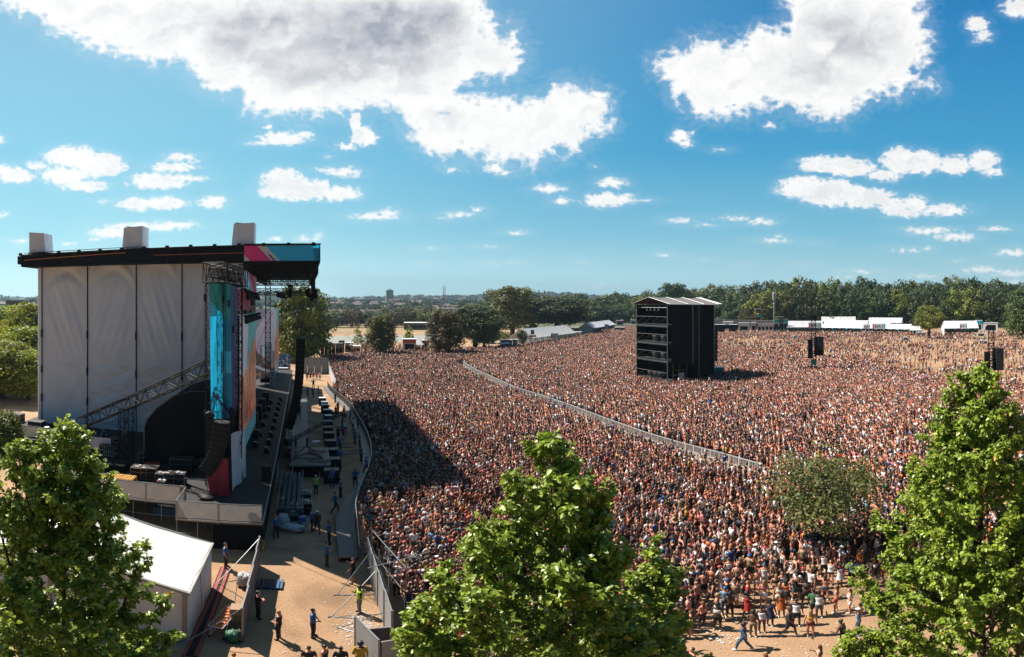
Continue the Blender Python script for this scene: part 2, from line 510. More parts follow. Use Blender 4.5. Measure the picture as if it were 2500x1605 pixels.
    b = 1.0 - shade + .10 * relief * (.6 + .4 * sstep(0, 60, sd)) - .05 * sstep(0, 20, small) * (1 - sstep(-5, 20, sd)) * sstep(-.3, .4, bil2 * -1)
    b = b - .13 * sstep(2, 16, small) * sstep(-.2, .5, midf + .5 * (bil2 - .3)) * (1 - th)
    b = np.clip(b, .44, 1.06)
    # mesh
    a = (X - CX) / F; e = (HY - Y) / F
    RAD = 9000.0
    V = np.stack([RAD * np.sin(a) * np.cos(e), RAD * np.cos(a) * np.cos(e), RAD * np.sin(e) + CAM_H], -1).reshape(-1, 3)
    idx = np.arange(NX * NY).reshape(NY, NX)
    Fq = np.stack([idx[:-1, :-1], idx[:-1, 1:], idx[1:, 1:], idx[1:, :-1]], -1).reshape(-1, 4)
    keep = dens.reshape(-1)[Fq].max(1) > 0.004
    Fq = Fq[keep]
    used = np.unique(Fq); remap = np.full(NX * NY, -1); remap[used] = np.arange(len(used))
    me = np_mesh('clouds', V[used], remap[Fq], 4)
    at = me.attributes.new('cloud', 'FLOAT_COLOR', 'POINT')
    C = np.ones((len(used), 4), np.float32)
    bb = b.reshape(-1)[used]; dd = dens.reshape(-1)[used]
    C[:, 0] = bb; C[:, 1] = dd; C[:, 2] = 0
    at.data.foreach_set('color', C.ravel())
    m = bpy.data.materials.new('cloud_vapour'); m.use_nodes = True
    n, l = m.node_tree.nodes, m.node_tree.links
    n.remove(n['Principled BSDF'])
    an = n.new('ShaderNodeAttribute'); an.attribute_name = 'cloud'
    sp = n.new('ShaderNodeSeparateColor'); l.new(an.outputs['Color'], sp.inputs[0])
    ramp = n.new('ShaderNodeValToRGB')
    ramp.color_ramp.elements[0].position = .42; ramp.color_ramp.elements[0].color = (.34, .36, .43, 1)
    ramp.color_ramp.elements[1].position = 1.0; ramp.color_ramp.elements[1].color = (1, .985, .97, 1)
    l.new(sp.outputs[0], ramp.inputs[0])
    em = n.new('ShaderNodeEmission'); em.inputs[1].default_value = CLOUD_GAIN
    l.new(ramp.outputs[0], em.inputs[0])
    tr = n.new('ShaderNodeBsdfTransparent'); ms = n.new('ShaderNodeMixShader')
    l.new(sp.outputs[1], ms.inputs[0]); l.new(tr.outputs[0], ms.inputs[1]); l.new(em.outputs[0], ms.inputs[2])
    l.new(ms.outputs[0], n['Material Output'].inputs[0])
    m.cycles.emission_sampling = 'NONE'
    o = link_mesh('clouds', me, None, m)
    o['kind'] = 'structure'
    return o
CLOUD_GAIN = 1.02 / 2 ** EXPO
build_clouds()
# ------------------------------------------------------------------ ground
def ground_material():
    m = bpy.data.materials.new('dry_ground'); m.use_nodes = True
    n, l = m.node_tree.nodes, m.node_tree.links
    b = n['Principled BSDF']; b.inputs['Roughness'].default_value = .95; b.inputs['Specular IOR Level'].default_value = .15
    tc = n.new('ShaderNodeTexCoord')
    def noise(s, d=6):
        z = n.new('ShaderNodeTexNoise'); z.inputs['Scale'].default_value = s; z.inputs['Detail'].default_value = d
        l.new(tc.outputs['Object'], z.inputs['Vector']); return z
    n1, n2, n3 = noise(.035), noise(.6, 8), noise(9, 5)
    r1 = n.new('ShaderNodeValToRGB')
    r1.color_ramp.elements[0].position = .40; r1.color_ramp.elements[0].color = (*GROUND_A, 1)
    r1.color_ramp.elements[1].position = .62; r1.color_ramp.elements[1].color = (*GROUND_B, 1)
    l.new(n1.outputs['Fac'], r1.inputs[0])
    def mul(a, z, lo, hi, p0=.3, p1=.7):
        mr = n.new('ShaderNodeMapRange'); mr.inputs['From Min'].default_value = p0; mr.inputs['From Max'].default_value = p1
        mr.inputs['To Min'].default_value = lo; mr.inputs['To Max'].default_value = hi
        l.new(z.outputs['Fac'], mr.inputs['Value'])
        mx = n.new('ShaderNodeMix'); mx.data_type = 'RGBA'; mx.blend_type = 'MULTIPLY'; mx.inputs['Factor'].default_value = 1
        l.new(a, mx.inputs['A']); l.new(mr.outputs[0], mx.inputs['B']); return mx.outputs['Result']
    c = mul(r1.outputs[0], n2, .9, 1.1)
    c = mul(c, n3, .82, 1.14)
    n4 = noise(.16, 9); n4.inputs['Distortion'].default_value = 1.5
    c = mul(c, n4, .74, 1.06, .36, .52)          # trampled, scuffed patches
    l.new(c, b.inputs['Base Color'])
    bp = n.new('ShaderNodeBump'); bp.inputs['Strength'].default_value = .5; bp.inputs['Distance'].default_value = .05
    l.new(n3.outputs['Fac'], bp.inputs['Height']); l.new(bp.outputs[0], b.inputs['Normal'])
    return m
GROUND_A, GROUND_B = (.235, .142, .080), (.31, .198, .118)
g = MB(); G = 9500
g.quad((-G, -G, 0), (G, -G, 0), (G, G, 0), (-G, G, 0))
tag(g.build('ground', ground_material()), kind='structure')

# ------------------------------------------------------------------ materials of the stage
M = {}
M['tarp'] = mat('grey_tarpaulin', (.80, .88, .98), .6, .07, .6, bump=.35, bscale=1.6)
M['tarp2'] = mat('white_tarpaulin', (.86, .86, .88), .55, .08, .9, bump=.4, bscale=3)
M['black'] = mat('black_cloth', (.009, .010, .014), .9, .3, 2, bump=.3, spec=.12)
M['blackm'] = mat('black_metal', (.007, .007, .009), .6, .2, 4, spec=.2)
M['alu'] = mat('aluminium', (.42, .42, .43), .35, .1, 5, metal=.8)
M['steel'] = mat('galvanised_steel', (.36, .36, .36), .45, .15, 5, metal=.6)
M['deck'] = mat('black_stage_deck', (.020, .020, .024), .7, .5, 1.3, spec=.25)
M['deckg'] = mat('grey_platform', (.075, .075, .082), .6, .3, 1.6)
M['blue'] = mat('blue_banner', (.015, .62, 1.0), .45, .05, .8, bump=.3, bscale=1.2)
M['cyan'] = mat('cyan_banner', (.015, .60, 1.0), .5, .08, .8, bump=.3, bscale=1.2, trans=.5)
M['teal'] = mat('teal_banner', (.01, .40, .40), .5, .1, .8, bump=.3, bscale=1.2)
M['navy'] = mat('navy_banner', (.01, .05, .20), .5, .1, .8)
M['pink'] = mat('pink_banner', (1.0, .02, .26), .5, .1, .8, bump=.2, bscale=1.2)
M['red'] = mat('red_banner', (.55, .008, .04), .5, .12, .8, bump=.3, bscale=1.2)
M['purple'] = mat('purple_banner', (.12, .02, .20), .5, .1, .8)
M['white'] = mat('white_paint', (.75, .75, .77), .5, .05, 1)
M['orange'] = mat('orange_strap', (.65, .20, .05), .6, .2, 2)
M['darksteel'] = mat('dark_steel', (.06, .056, .052), .5, .15, 5, metal=.5)
M['fence'] = mat('mesh_fabric', (.56, .50, .45), .8, .10, 5, bump=.2, trans=.15)
M['hoard'] = mat('hoarding_steel', (.40, .41, .42), .5, .10, 1.2, metal=.2)
M['hoardb'] = mat('hoarding_plywood', (.16, .13, .12), .8, .2, 1.5)
M['wood'] = mat('timber', (.36, .22, .12), .8, .25, 4)
M['yellow'] = mat('yellow_plastic', (.75, .36, .02), .5, .15, 5)
M['case'] = mat('flight_case_black', (.014, .014, .017), .55, .3, 5, spec=.25)
M['barrelblue'] = mat('blue_plastic', (.01, .10, .38), .4, .15, 3)
M['palletblue'] = mat('blue_painted_timber', (.02, .10, .22), .7, .3, 4)
M['plastic'] = mat('clear_plastic_bag', (.62, .60, .62), .35, .2, 7, bump=.8, bscale=14)
M['card'] = mat('cardboard', (.45, .28, .17), .85, .1, 4)
M['green'] = mat('green_fabric', (.01, .12, .05), .6, .3, 6)
M['redm'] = mat('red_metal', (.45, .015, .015), .5, .2, 4)
M['gas'] = mat('cylinder_grey_green', (.14, .17, .18), .4, .3, 8)
M['glass'] = mat('dark_glass', (.02, .03, .04), .1, .1, 2)
M['paper'] = mat('white_paper', (.75, .74, .72), .8, .05, 3)

def sthing(name, u, v, z, label, cat, group=None, rz=0.0):
    o = thing_at(name, u, v, z, label, cat, group, rz)
    o['_u'] = u; o['_v'] = v; o['_z'] = z
    return o
def sp(mb, name, material, root, smooth=False):
    """part whose geometry was written as (v, u, z) in stage metres"""
    v0, u0, z0 = root['_v'], root['_u'], root['_z']
    mb.v = [(p[0] - v0, p[1] - u0, p[2] - z0) for p in mb.v]
    return mb.build(name, material, root, smooth)
def wall_fn(seed, sg):
    rr = random.Random(seed); ph = [rr.uniform(0, 6.28) for _ in range(8)]
    def f(s, t):
        e = min(1, 8 * s, 8 * (1 - s))
        x = 2 * s - 1; arc = t * 26 + 5.5 * (1 - x * x)              # swags hanging between the posts
        w = .15 * math.sin(arc + ph[0]) * max(0, 1 - 2.6 * t) * sg + .08 * sg * math.sin(arc * 1.9 + ph[1]) * max(0, 1 - 3.4 * t)
        q = s * 3.2 + t * 2.2 * (1 if seed % 2 else -1)
        w += .05 * math.sin(q * 4 + ph[2] + 1.5 * math.sin(t * 4)) * (t * (1 - t) * 4) + .03 * math.sin(q * 11 + ph[3]) * (t * (1 - t) * 4)
        w += .05 * math.sin(math.pi * t) * math.sin(math.pi * s) * 2
        return Vector((0, -1, 0)) * (w * e)
    return f
def cloth_fn(axis, amp, seed, fx=3, fy=3, sag=0.0):
    rr = random.Random(seed)
    ph = [rr.uniform(0, 6.28) for _ in range(8)]
    def f(s, t):
        e = min(1, 6 * s, 6 * (1 - s))
        w = math.sin(s * fx * 2.1 + ph[0] + 2 * t) * math.sin(t * fy + ph[1] + 3 * s) \
            + .6 * math.sin(s * fx * 4.3 + t * fy * 1.7 + ph[2]) + .45 * math.sin(-s * fx * 6.1 + t * fy * 3.3 + ph[3]) \
            + .25 * math.sin(s * fx * 13 + t * fy * 5 + ph[4]) + sag * math.sin((t + .35 * (2 * s - 1) ** 2) * 26 + ph[5]) * max(0, 1 - t * 1.6)
        return Vector(axis) * (amp * w * e)
    return f

DZ = 2.0   # deck height
# ------------------------------------------------------------------ the main stage
st = sthing('main_stage', 57, -17, 0, 'huge festival stage with grey tarpaulin side wall and flat black edged roof', 'stage')
b = MB()
for (u0, u1, v0, v1) in ((31.4, 34.1, -7.75, -2.52), (34.1, 53.5, -18, -2.52), (46, 53.5, -31, -18), (53.5, 90, -31, -2.52), (90, 110, -16, -2.52)):
    b.box(((v0 + v1) / 2, (u0 + u1) / 2, DZ - .1), (v1 - v0, u1 - u0, .2))
sp(b, 'deck', M['deck'], st)
b = MB()
b.sheet((-2.54, 31.4, DZ - .2), (-2.54, 110, DZ - .2), (-2.54, 110, 0), (-2.54, 31.4, 0), 60, 2, cloth_fn((1, 0, 0), .02, 1, 60, 2))
b.sheet((-5.5, 31.42, DZ - .25), (-2.6, 31.42, DZ - .25), (-2.6, 31.42, 0), (-5.5, 31.42, 0), 10, 4, cloth_fn((0, 1, 0), .03, 2))
sp(b, 'skirt', M['black'], st)
b = MB(); b.box((-2.50, 70.7, DZ + .02), (.07, 78.6, .10))
sp(b, 'edge_trim', M['steel'], st)
b = MB()   # scaffold under the deck
for u in (31.6, 34.2, 37, 40):
    for v in (-17.5, -15.5, -13.5, -11.5, -9.5, -7.8, -6.5):
        if u < 34 and v < -7.8: continue
        b.tube((v, u, 0), (v, u, DZ - .2), .03)
    b.tube((-17.5, u, .9), (-7, u, .9), .025); b.tube((-17.5, u, .3), (-12, u, 1.7), .02)
sp(b, 'under_deck_scaffold', M['steel'], st)
# grey side wall: upper and lower sheets between the posts
seams = [-29.0, -23.3, -17.65, -12.65, -6.2]
WU = 53.5
for i in range(4):
    a_, c_ = seams[i], seams[i + 1]
    b = MB(); sg = [.9, 1.0, .5, .2][i]
    b.sheet((a_ + .06, WU, 20.3), (c_ - .06, WU, 20.3), (c_ - .06, WU, 9.0), (a_ + .06, WU, 9.0), 44, 80, wall_fn(10 + i, sg))
    sp(b, 'wall_sheet', M['tarp'], st, True)
    b = MB()
    b.sheet((a_ + .05, WU - .05, 9.15), (c_ - .05, WU - .05, 9.15), (c_ - .05, WU - .05, DZ), (a_ + .05, WU - .05, DZ), 36, 50,
            cloth_fn((0, -1, 0), .05 + .03 * (i % 2), 20 + i, 1.5, 14 if i != 0 else 3, .3))
    sp(b, 'wall_sheet', M['tarp2'] if i == 2 else M['tarp'], st, True)
b = MB()
for v in seams[:-1]:
    b.tube((v, WU - .12, DZ), (v, WU - .12, 20.3), .045, None, 8)
    for z in (12.5, 8.4, 5):
        b.box((v, WU - .14, z), (.16, .16, .9))
sp(b, 'wall_post', M['blackm'], st)
b = MB()   # rounded corner and the far and rear walls
pts = [(-29.0, 53.5), (-29.5, 53.6), (-29.85, 54.0), (-30, 54.6), (-30, 85.0), (-29.5, 86), (-8, 86)]
for (p, q) in zip(pts[:-1], pts[1:]):
    b.sheet((p[0], p[1], 20.2), (q[0], q[1], 20.2), (q[0], q[1], DZ - 1), (p[0], p[1], DZ - 1), 6, 20)
sp(b, 'rear_wall', M['tarp'], st, True)
# roof
RB, RT = 20.05, 21.65
RV0, RV1, RU0, RU1 = -30.35, 1.46, 51, 88
b = MB()
b.box(((RV0 + RV1) / 2, (RU0 + RU1) / 2, RB + .12), (RV1 - RV0 - .3, RU1 - RU0 - .3, .2))
sp(b, 'roof_lining', M['black'], st)
b = MB()
b.sheet((RV0, RU0 - .05, RT - .35), (-5.86, RU0 - .05, RT - .05), (-5.86, RU0 - .02, RB), (RV0, RU0 - .02, RB), 90, 6, cloth_fn((0, -1, .5), .05, 31, 30, 2))
b.sheet((RV0, RU0, RT - .35), (RV0, RU1, RT - .35), (RV0, RU1, RB), (RV0, RU0, RB), 30, 2)
b.sheet((RV0, RU1, RT), (RV1, RU1, RT), (RV1, RU1, RB), (RV0, RU1, RB), 30, 2)
sp(b, 'roof_edge', M['black'], st)
b = MB()
b.sheet((RV0 + .1, RU0 + .1, RT - .3), (RV1 - .1, RU0 + .1, RT - .02), (RV1 - .1, (RU0 + RU1) / 2, RT + 1.0), (RV0 + .1, (RU0 + RU1) / 2, RT + .8), 20, 8)
b.sheet((RV0 + .1, (RU0 + RU1) / 2, RT + .8), (RV1 - .1, (RU0 + RU1) / 2, RT + 1.0), (RV1 - .1, RU1 - .1, RT - .02), (RV0 + .1, RU1 - .1, RT - .3), 20, 8)
sp(b, 'roof_skin', M['tarp'], st)
b = MB(); b.tube((RV0, RU0 - .12, RT - .28), (RV1, RU0 - .12, RT + .02), .06, None, 8)
b.tube((RV0 + .5, RU0 - .16, RT - .1), (-16, RU0 - .16, RT + .05), .035)
for k in range(14):
    v = RV0 + 2.4 * k; b.box((v, RU0 - .14, RT - .2 + .02 * k), (.35, .2, .3))
b.tube((RV0, RU0 - .1, RT - .3), (RV0, RU1, RT - .3), .06)
for z in (20.4, 20.8, 21.4):
    b.tube((RV0 - .2, RU0 - .1, z), (RV0 - .2, RU0 + 2, z), .07)
b.box((RV0 - .1, RU0 + .2, 20.8), (.5, .8, .9))
sp(b, 'roof_rail', M['blackm'], st)
b = MB(); b.tube((RV0 + .4, RU0 - .12, RB + .72), (-18, RU0 - .12, RB + 1.1), .05); b.tube((-15, RU0 - .12, RB + .75), (-5.9, RU0 - .12, RB + .82), .035)
sp(b, 'roof_strap', M['orange'], st)
b = MB()   # beams and rigging under the roof
for u in (54, 60, 66, 72, 78, 84, 87.5):
    b.truss((-29, u, RB - .7), (RV1 - .4, u, RB - .7), .7, .9, .045, 24)
for v in (1.0, -6.1, -14):
    b.truss((v, 51.3 if v > -10 else 54.2, RB - .7), (v, 87.7, RB - .7), .6, .9, .045, 22)
for u in (62, 69, 76, 83):
    b.truss((-20, u, RB - 2.6), (-.5, u, RB - 2.6), .5, .5, .03, 20)
    for v in (-18, -10, -2): b.tube((v, u, RB - 2.3), (v, u, RB - .3), .03)
sp(b, 'roof_truss', M['blackm'], st)
for (u, v) in ((54.4, -6.5), (87.4, -6.1), (54.6, -28.4), (85, -28.4)):
    b = MB(); b.truss((v, u, DZ), (v, u, RB), .8, .8, .05, 22)
    sp(b, 'roof_tower', M['blackm'], st)
b = MB()
b.sheet((-9.5, 54.4, RB), (-9.5, 87.6, RB), (-9.5, 87.6, DZ), (-9.5, 54.4, DZ), 30, 6, cloth_fn((1, 0, 0), .1, 40, 20, 2))
b.sheet((-9.6, 54.1, RB), (-6.3, 54.1, RB), (-6.3, 54.1, DZ), (-9.6, 54.1, DZ), 6, 6)
for k in range(7):
    b.sheet((-8.2, 58 + k * 4.4, RB - .5), (-8.2, 60.5 + k * 4.4, RB - .5), (-8.2, 60.5 + k * 4.4, RB - 4.4), (-8.2, 58 + k * 4.4, RB - 4.4), 6, 3, cloth_fn((1, 0, 0), .08, 50 + k))
sp(b, 'black_drape', M['black'], st)
# striped fascia
def stripes(mb, quadfn, polys):
    for mi, pl in polys: mb.add([quadfn(s, t) for s, t in pl], [tuple(range(len(pl)))], mi)
FM = [M['pink'], M['white'], M['blue'], M['purple'], M['cyan']]
FP = [(0, [(0, 0), (.155, 0), (.36, 1), (.08, 1), (0, .62)]), (1, [(0, .62), (.08, 1), (0, 1)]),
      (1, [(.155, 0), (.265, 0), (.475, 1), (.415, 1), (.345, .62), (.315, .62), (.30, .70)]), (1, [(.30, .70), (.315, .62), (.385, 1), (.36, 1)]),
      (3, [(.315, .62), (.345, .62), (.415, 1), (.385, 1)]),
      (2, [(.265, 0), (.895, 0), (.935, 1), (.475, 1)]), (4, [(.895, 0), (1, 0), (1, 1), (.935, 1)])]
b = MB()
stripes(b, lambda s, t: (-5.86 + s * 7.34, RU0 - .08, RT + .05 - t * 1.62), FP)
sp(b, 'fascia_banner', FM, st)
b = MB()
stripes(b, lambda s, t: (RV1 + .05, RU0 + s * 18.5, RT + .05 - t * 1.75), FP)
stripes(b, lambda s, t: (RV1 + .05, RU0 + 18.5 + s * 18.5, RT + .05 - t * 1.75), [(m_, p_) for m_, p_ in FP])
sp(b, 'fascia_banner', FM, st)
b = MB()
b.path([(-5.9, RU0 - .1, RT + .08), (RV1, RU0 - .1, RT + .08), (RV1, RU0 - .1, RB - .05), (-5.9, RU0 - .1, RB - .05)], .045)
b.path([(RV1 + .06, RU0 - .1, RT + .1), (RV1 + .06, RU1, RT + .1)], .045)
sp(b, 'fascia_frame', M['blackm'], st)

# wrapped hoist boxes on the roof
for i, (v, w, lean) in enumerate(((-28.6, 2.05, .12), (-17.45, 2.2, -.1), (-6.1, 2.2, -.16))):
    t = sthing('wrapped_hoist', 52.6, v, RT - .2, ['white wrapped hoist head on the rear corner of the stage roof', 'white wrapped hoist head halfway along the stage roof',
        'white wrapped hoist head above the pink and blue fascia of the stage roof'][i], 'hoist cover', 'wrapped hoists on the stage roof')
    b = MB(); h = 2.5
    for (p, q) in (((-1, -1), (1, -1)), ((1, -1), (1, 1)), ((1, 1), (-1, 1)), ((-1, 1), (-1, -1))):
        a0 = (v + p[0] * w / 2, 52.6 + p[1] * w / 2, RT - .1); a1 = (v + q[0] * w / 2, 52.6 + q[1] * w / 2, RT - .1)
        k = .93
        c0 = (v + lean * (-1) + p[0] * w / 2 * k, 52.6 + p[1] * w / 2 * k, RT + h - .25 - p[0] * .12 * (1 if lean > 0 else -.4)); c1 = (v - lean + q[0] * w / 2 * k, 52.6 + q[1] * w / 2 * k, RT + h - .25 - q[0] * .12 * (1 if lean > 0 else -.4))
        b.sheet(a0, a1, c1, c0, 12, 12, cloth_fn((p[1] if p[0] == q[0] else 0, 0, 0) if 0 else ((1 if p[0] == q[0] == 1 else -1 if p[0] == q[0] else 0), (1 if p[1] == q[1] == 1 else -1 if p[1] == q[1] else 0), 0), .05, 60 + i * 4 + int(p[0] + 2 * p[1]), 2, 3, .5))
    k = w / 2 * .93
    b.add([(v - lean - k, 52.6 - k, RT + h - .13), (v - lean + k, 52.6 - k, RT + h - .37), (v - lean + k, 52.6 + k, RT + h - .37), (v - lean - k, 52.6 + k, RT + h - .13)], [(0, 1, 2, 3)])
    sp(b, 'wrapping', M['tarp2'], t, True)
    b = MB(); b.box((v, 52.6, RT - .12), (w + .2, w + .2, .2)); sp(b, 'base', M['blackm'], t)

# ------------------------------------------------------------------ video screens
def screen_mat(name):
    m = attr_mat(name, 'col', .4)
    n, l = m.node_tree.nodes, m.node_tree.links
    b = n['Principled BSDF']
    l.new(n['Attribute'].outputs['Color'], b.inputs['Emission Color'])
    b.inputs['Emission Strength'].default_value = .15
    return m
M['screen'] = screen_mat('led_picture')
M['screen'].cycles.emission_sampling = 'NONE'
def picture(name, root, a, b_, c, d, nu, nv, fn, bulge=0.0):
    a, b_, c, d = map(Vector, (a, b_, c, d))
    mb = MB()
    ax = (b_ - a).cross(d - a).normalized()
    mb.sheet(a, b_, c, d, nu, nv, lambda s, t: ax * (bulge * 4 * s * (1 - s)))
    o = sp(mb, name, M['screen'], root)
    cols = [fn((i + .5) / nu, (j + .5) / nv) for j in range(nv) for i in range(nu)]
    face_col(o.data, np.array(cols, np.float32), k=.8)
    return o
def pn(x, y, s=0): return float(_perlin(np.array([x]), np.array([y]), s)[0])
def pic_side(s, t):
    edge = .42 - .20 * s + .10 * pn(s * 5, .5, 4) + .04 * pn(s * 17, 1.5, 8)
    if t > .86 + .05 * pn(s * 6, 3): 
        k = pn(s * 14, t * 40, 2); return (.06 + .05 * k, .20 + .05 * k, .24)
    if t > edge:
        k = pn(s * 16, t * 5, 1); q = pn(s * 34, t * 11, 5)
        base = (.42, .17, .09) if k > -.1 else (.17, .06, .04)
        if abs(s - .62 - .1 * pn(t * 6, 1)) < .05 and t > .6: base = (.55, .03, .02)
        return tuple(max(.01, c * (1 + .7 * q)) for c in base)
    if s > .42 + .06 * pn(t * 4, 0) : return (.03, .25 + .05 * pn(s * 9, t * 9), .27)
    return (.33, .35, .40)
def pic_mid(s, t):
    # s: 0 at the inner edge, 1 at the outer
    g = .50 - .22 * t
    col = (g * .92, g * .95, g * 1.08)
    if t < .30 and s < .75 - t * 1.5:
        if (int(s * 44) + int(t * 62)) % 2 and t + s * .4 < .33: col = (.06, .05, .09)
    arc = .95 - 1.3 * (t - .06) ** .75 if t > .06 else 1
    if abs(s - arc) < .022 and t < .62: return (.62, .03, .25)
    if t > .50 and s > .30:
        h = .50 + .16 * abs(pn(math.floor(s * 9) * 1.7, 2, 3)) - (.08 if .68 < s < .86 else 0)
        if t > h: col = (.12 + .1 * abs(pn(s * 24, t * 14, 9)), .15 + .1 * abs(pn(s * 24, t * 14, 9)), .20)
        if .42 < s < .54 and t > .53: col = (.42, .45, .52)
    if t > .62 + .25 * max(0, s - .2) or (s < .38 and t > .52 + .5 * s):
        k = pn(s * 9, t * 12, 6); col = (.05 + .06 * abs(k), .045 + .05 * abs(k), .05)
        if pn(s * 5, t * 20, 7) > .25: col = (.30, .16, .14)
        if abs(t - .80 - .15 * s) < .02: col = (.45, .45, .47)
    return col
def screen_frame(mb, v, u0, u1, z0, z1):
    mb.box((v - .25, (u0 + u1) / 2, (z0 + z1) / 2), (.36, u1 - u0, z1 - z0))
t = sthing('video_screen', 49, -5.2, DZ, 'tall side video screen nearer the camera behind the blue banner, showing orange and teal picture', 'video screen', 'video screens of the stage')
picture('picture', t, (-5.2, 42, 15), (-5.2, 56, 15), (-5.2, 56, 3), (-5.2, 42, 3), 64, 80, pic_side)
b = MB(); screen_frame(b, -5.2, 42, 56, 3, 15); sp(b, 'cabinet', M['blackm'], t)
b = MB()
for u in (42.5, 46, 50, 55.5):
    b.truss((-6, u, DZ), (-6, u, 15.2), .6, .6, .03, 16)
sp(b, 'support_frame', M['blackm'], t)
t = sthing('video_screen', 99, -5.2, DZ, 'far curved video screen showing a grey city skyline and a pink arc', 'video screen', 'video screens of the stage')
picture('picture', t, (-5.2, 92, 15), (-5.2, 106, 15), (-5.2, 106, 3), (-5.2, 92, 3), 40, 60, pic_side)
picture('picture', t, (-8.4, 88, 15), (-5.2, 92, 15), (-5.2, 92, 3), (-8.4, 88, 3), 60, 120, pic_mid, .25)
b = MB(); screen_frame(b, -5.3, 92.2, 106, 3, 15); b.box((-7.1, 90.4, 9), (.4, 4.9, 11.9), -.67); sp(b, 'cabinet', M['blackm'], t)
b = MB(); b.box((-6.6, 99, 2.5), (2.4, 13.6, 1.0)); sp(b, 'base', M['black'], t)

# pink header banners and row of lamps over the near screen
t = sthing('header_banner', 47, -5.55, 15.2, 'crimson header banner hanging above the near video screen', 'banner', 'header banners over the near screen')
b = MB(); b.sheet((-5.55, 41, 17.2), (-5.55, 53.5, 17.0), (-5.55, 53.5, 15.3), (-5.55, 41, 15.4), 20, 4, cloth_fn((1, 0, 0), .04, 70, 6)); sp(b, 'cloth', M['red'], t)
for k in range(6):
    b = MB(); b.sheet((-5.5, 42 + k * 2, 17.1), (-5.5, 42.35 + k * 2, 17.1), (-5.5, 42.35 + k * 2, 15.4), (-5.5, 42 + k * 2, 15.4), 1, 2)
    sp(b, 'stripe', M['pink'], t)
t = sthing('header_banner', 50, -5.1, 17.3, 'white header banner with pink and teal diagonal stripes below the truss box', 'banner', 'header banners over the near screen')
b = MB()
stripes(b, lambda s, q: (-5.1, 43.2 + s * 12.6, 18.9 - q * 1.6 - s * .25), [(1, [(0, 0), (.35, 0), (.62, 1), (.55, 1), (.22, .2), (.12, .2), (.45, 1), (0, 1)]), (2, [(.12, .2), (.22, .2), (.55, 1), (.45, 1)]),
    (0, [(.35, 0), (.75, 0), (1, 1), (.72, 1)]), (1, [(.75, 0), (1, 0), (1, 1)]), (1, [(.35, 0), (.72, 1), (.62, 1)])])
sp(b, 'cloth', [M['pink'], M['white'], M['cyan']], t)
lt = None
LAMPS = [(u, -4.75, 15.05) for u in (42.4, 43.6, 44.8, 46, 47.4, 49, 50.8, 52.8, 55)] + [(u, -4.7, 17.0) for u in (43, 44.4, 46, 48, 50.4, 53)] + \
        [(u, -3.2, 17.4) for u in (61, 64, 67, 70, 73, 76, 79, 82, 85)]
def lamp_proto(u, v, z):
    t = sthing('moving_head_lamp', u, v, z, 'lamp', 'stage lamp', 'moving head lamps hung over the stage')
    b = MB(); b.box((v, u, z - .12), (.34, .34, .16), bev=.02); sp(b, 'base', M['blackm'], t)
    b = MB(); b.box((v, u - .2, z - .36), (.12, .06, .4)); b.box((v, u + .2, z - .36), (.12, .06, .4)); b.box((v, u, z - .19), (.1, .44, .05)); sp(b, 'yoke', M['blackm'], t)
    b = MB(); b.tube((v, u, z - .34), (v + .12, u, z - .72), .15, .17, 10); hd = sp(b, 'head', M['blackm'], t)
    b = MB(); b.tube((v + .12, u, z - .72), (v + .125, u, z - .735), .14, .14, 10); ln = sp(b, 'lens', M['glass'], t)
    return t
for i, (u, v, z) in enumerate(LAMPS):
    if lt is None: t = lt = lamp_proto(u, v, z)
    else: t = copy_tree(lt); t.location = S(u, v, z)
    t['label'] = ('small black stage lamp, %s from the camera in the row under the crimson header' % ordq(i) if i < 9 else
                  'small black stage lamp, %s from the camera in the row between the header banners' % ordq(i - 9) if i < 15 else 'black stage lamp, %s from the camera on the dark rig under the stage roof' % ordq(i - 15))

# ------------------------------------------------------------------ tower with the blue banner
t = sthing('banner_tower', 38, -6, DZ, 'black truss tower draped with a tall blue and teal banner', 'truss tower')
b = MB(); b.truss((-6.2, 35.5, 18.1), (-5.4, 43, 18.0), 1.5, 1.35, .05, 9); b.truss((-6.2, 35.5, 18.1), (-5.4, 43, 18.0), .7, .6, .04, 12)
sp(b, 'truss_box', M['blackm'], t)
b = MB(); b.truss((-5.0, 39.6, DZ), (-5.0, 39.6, 17.6), .55, .55, .035, 24); sp(b, 'leg', M['blackm'], t)
b = MB(); b.truss((-7.0, 38.4, DZ), (-7.0, 38.4, 17.6), .5, .5, .03, 24); sp(b, 'leg', M['blackm'], t)
BM = [M['cyan'], M['teal'], M['navy'], M['blue']]
b = MB(); nu_, nv_ = 14, 50
b.sheet((-6.75, 37, 17.4), (-5.25, 37.15, 17.4), (-5.15, 37.15, 7.7), (-6.62, 37, 7.6), nu_, nv_, cloth_fn((0, -1, 0), .055, 81, 3, 7, .3))
for j in range(nv_):
    for i in range(nu_):
        s, q = (i + .5) / nu_, (j + .5) / nv_
        mi = 0
        if q < .13 + .16 * s: mi = 1
        elif q < .25 and s < .35: mi = 3
        if abs(s - .08 - (q - .80) * 5.2) < .09 and q > .79 : mi = 2
        if q > .50 and q < .66 and s > .5: mi = 3
        b.mi[j * nu_ + i] = mi
sp(b, 'banner_cloth', BM, t, True)
b = MB(); b.sheet((-5.75, 36.8, 17.4), (-5.75, 42, 17.4), (-5.75, 42, 2), (-5.75, 36.8, 2), 6, 14, cloth_fn((1, 0, 0), .05, 86)); sp(b, 'black_scrim', M['black'], t)
b = MB(); b.sheet((-5.22, 37.2, 17.3), (-5.2, 40.8, 17.2), (-5.2, 40.8, 8), (-5.2, 37.2, 7.7), 8, 20, cloth_fn((1, 0, 0), .05, 83)); sp(b, 'banner_return', M['navy'], t)
b = MB()
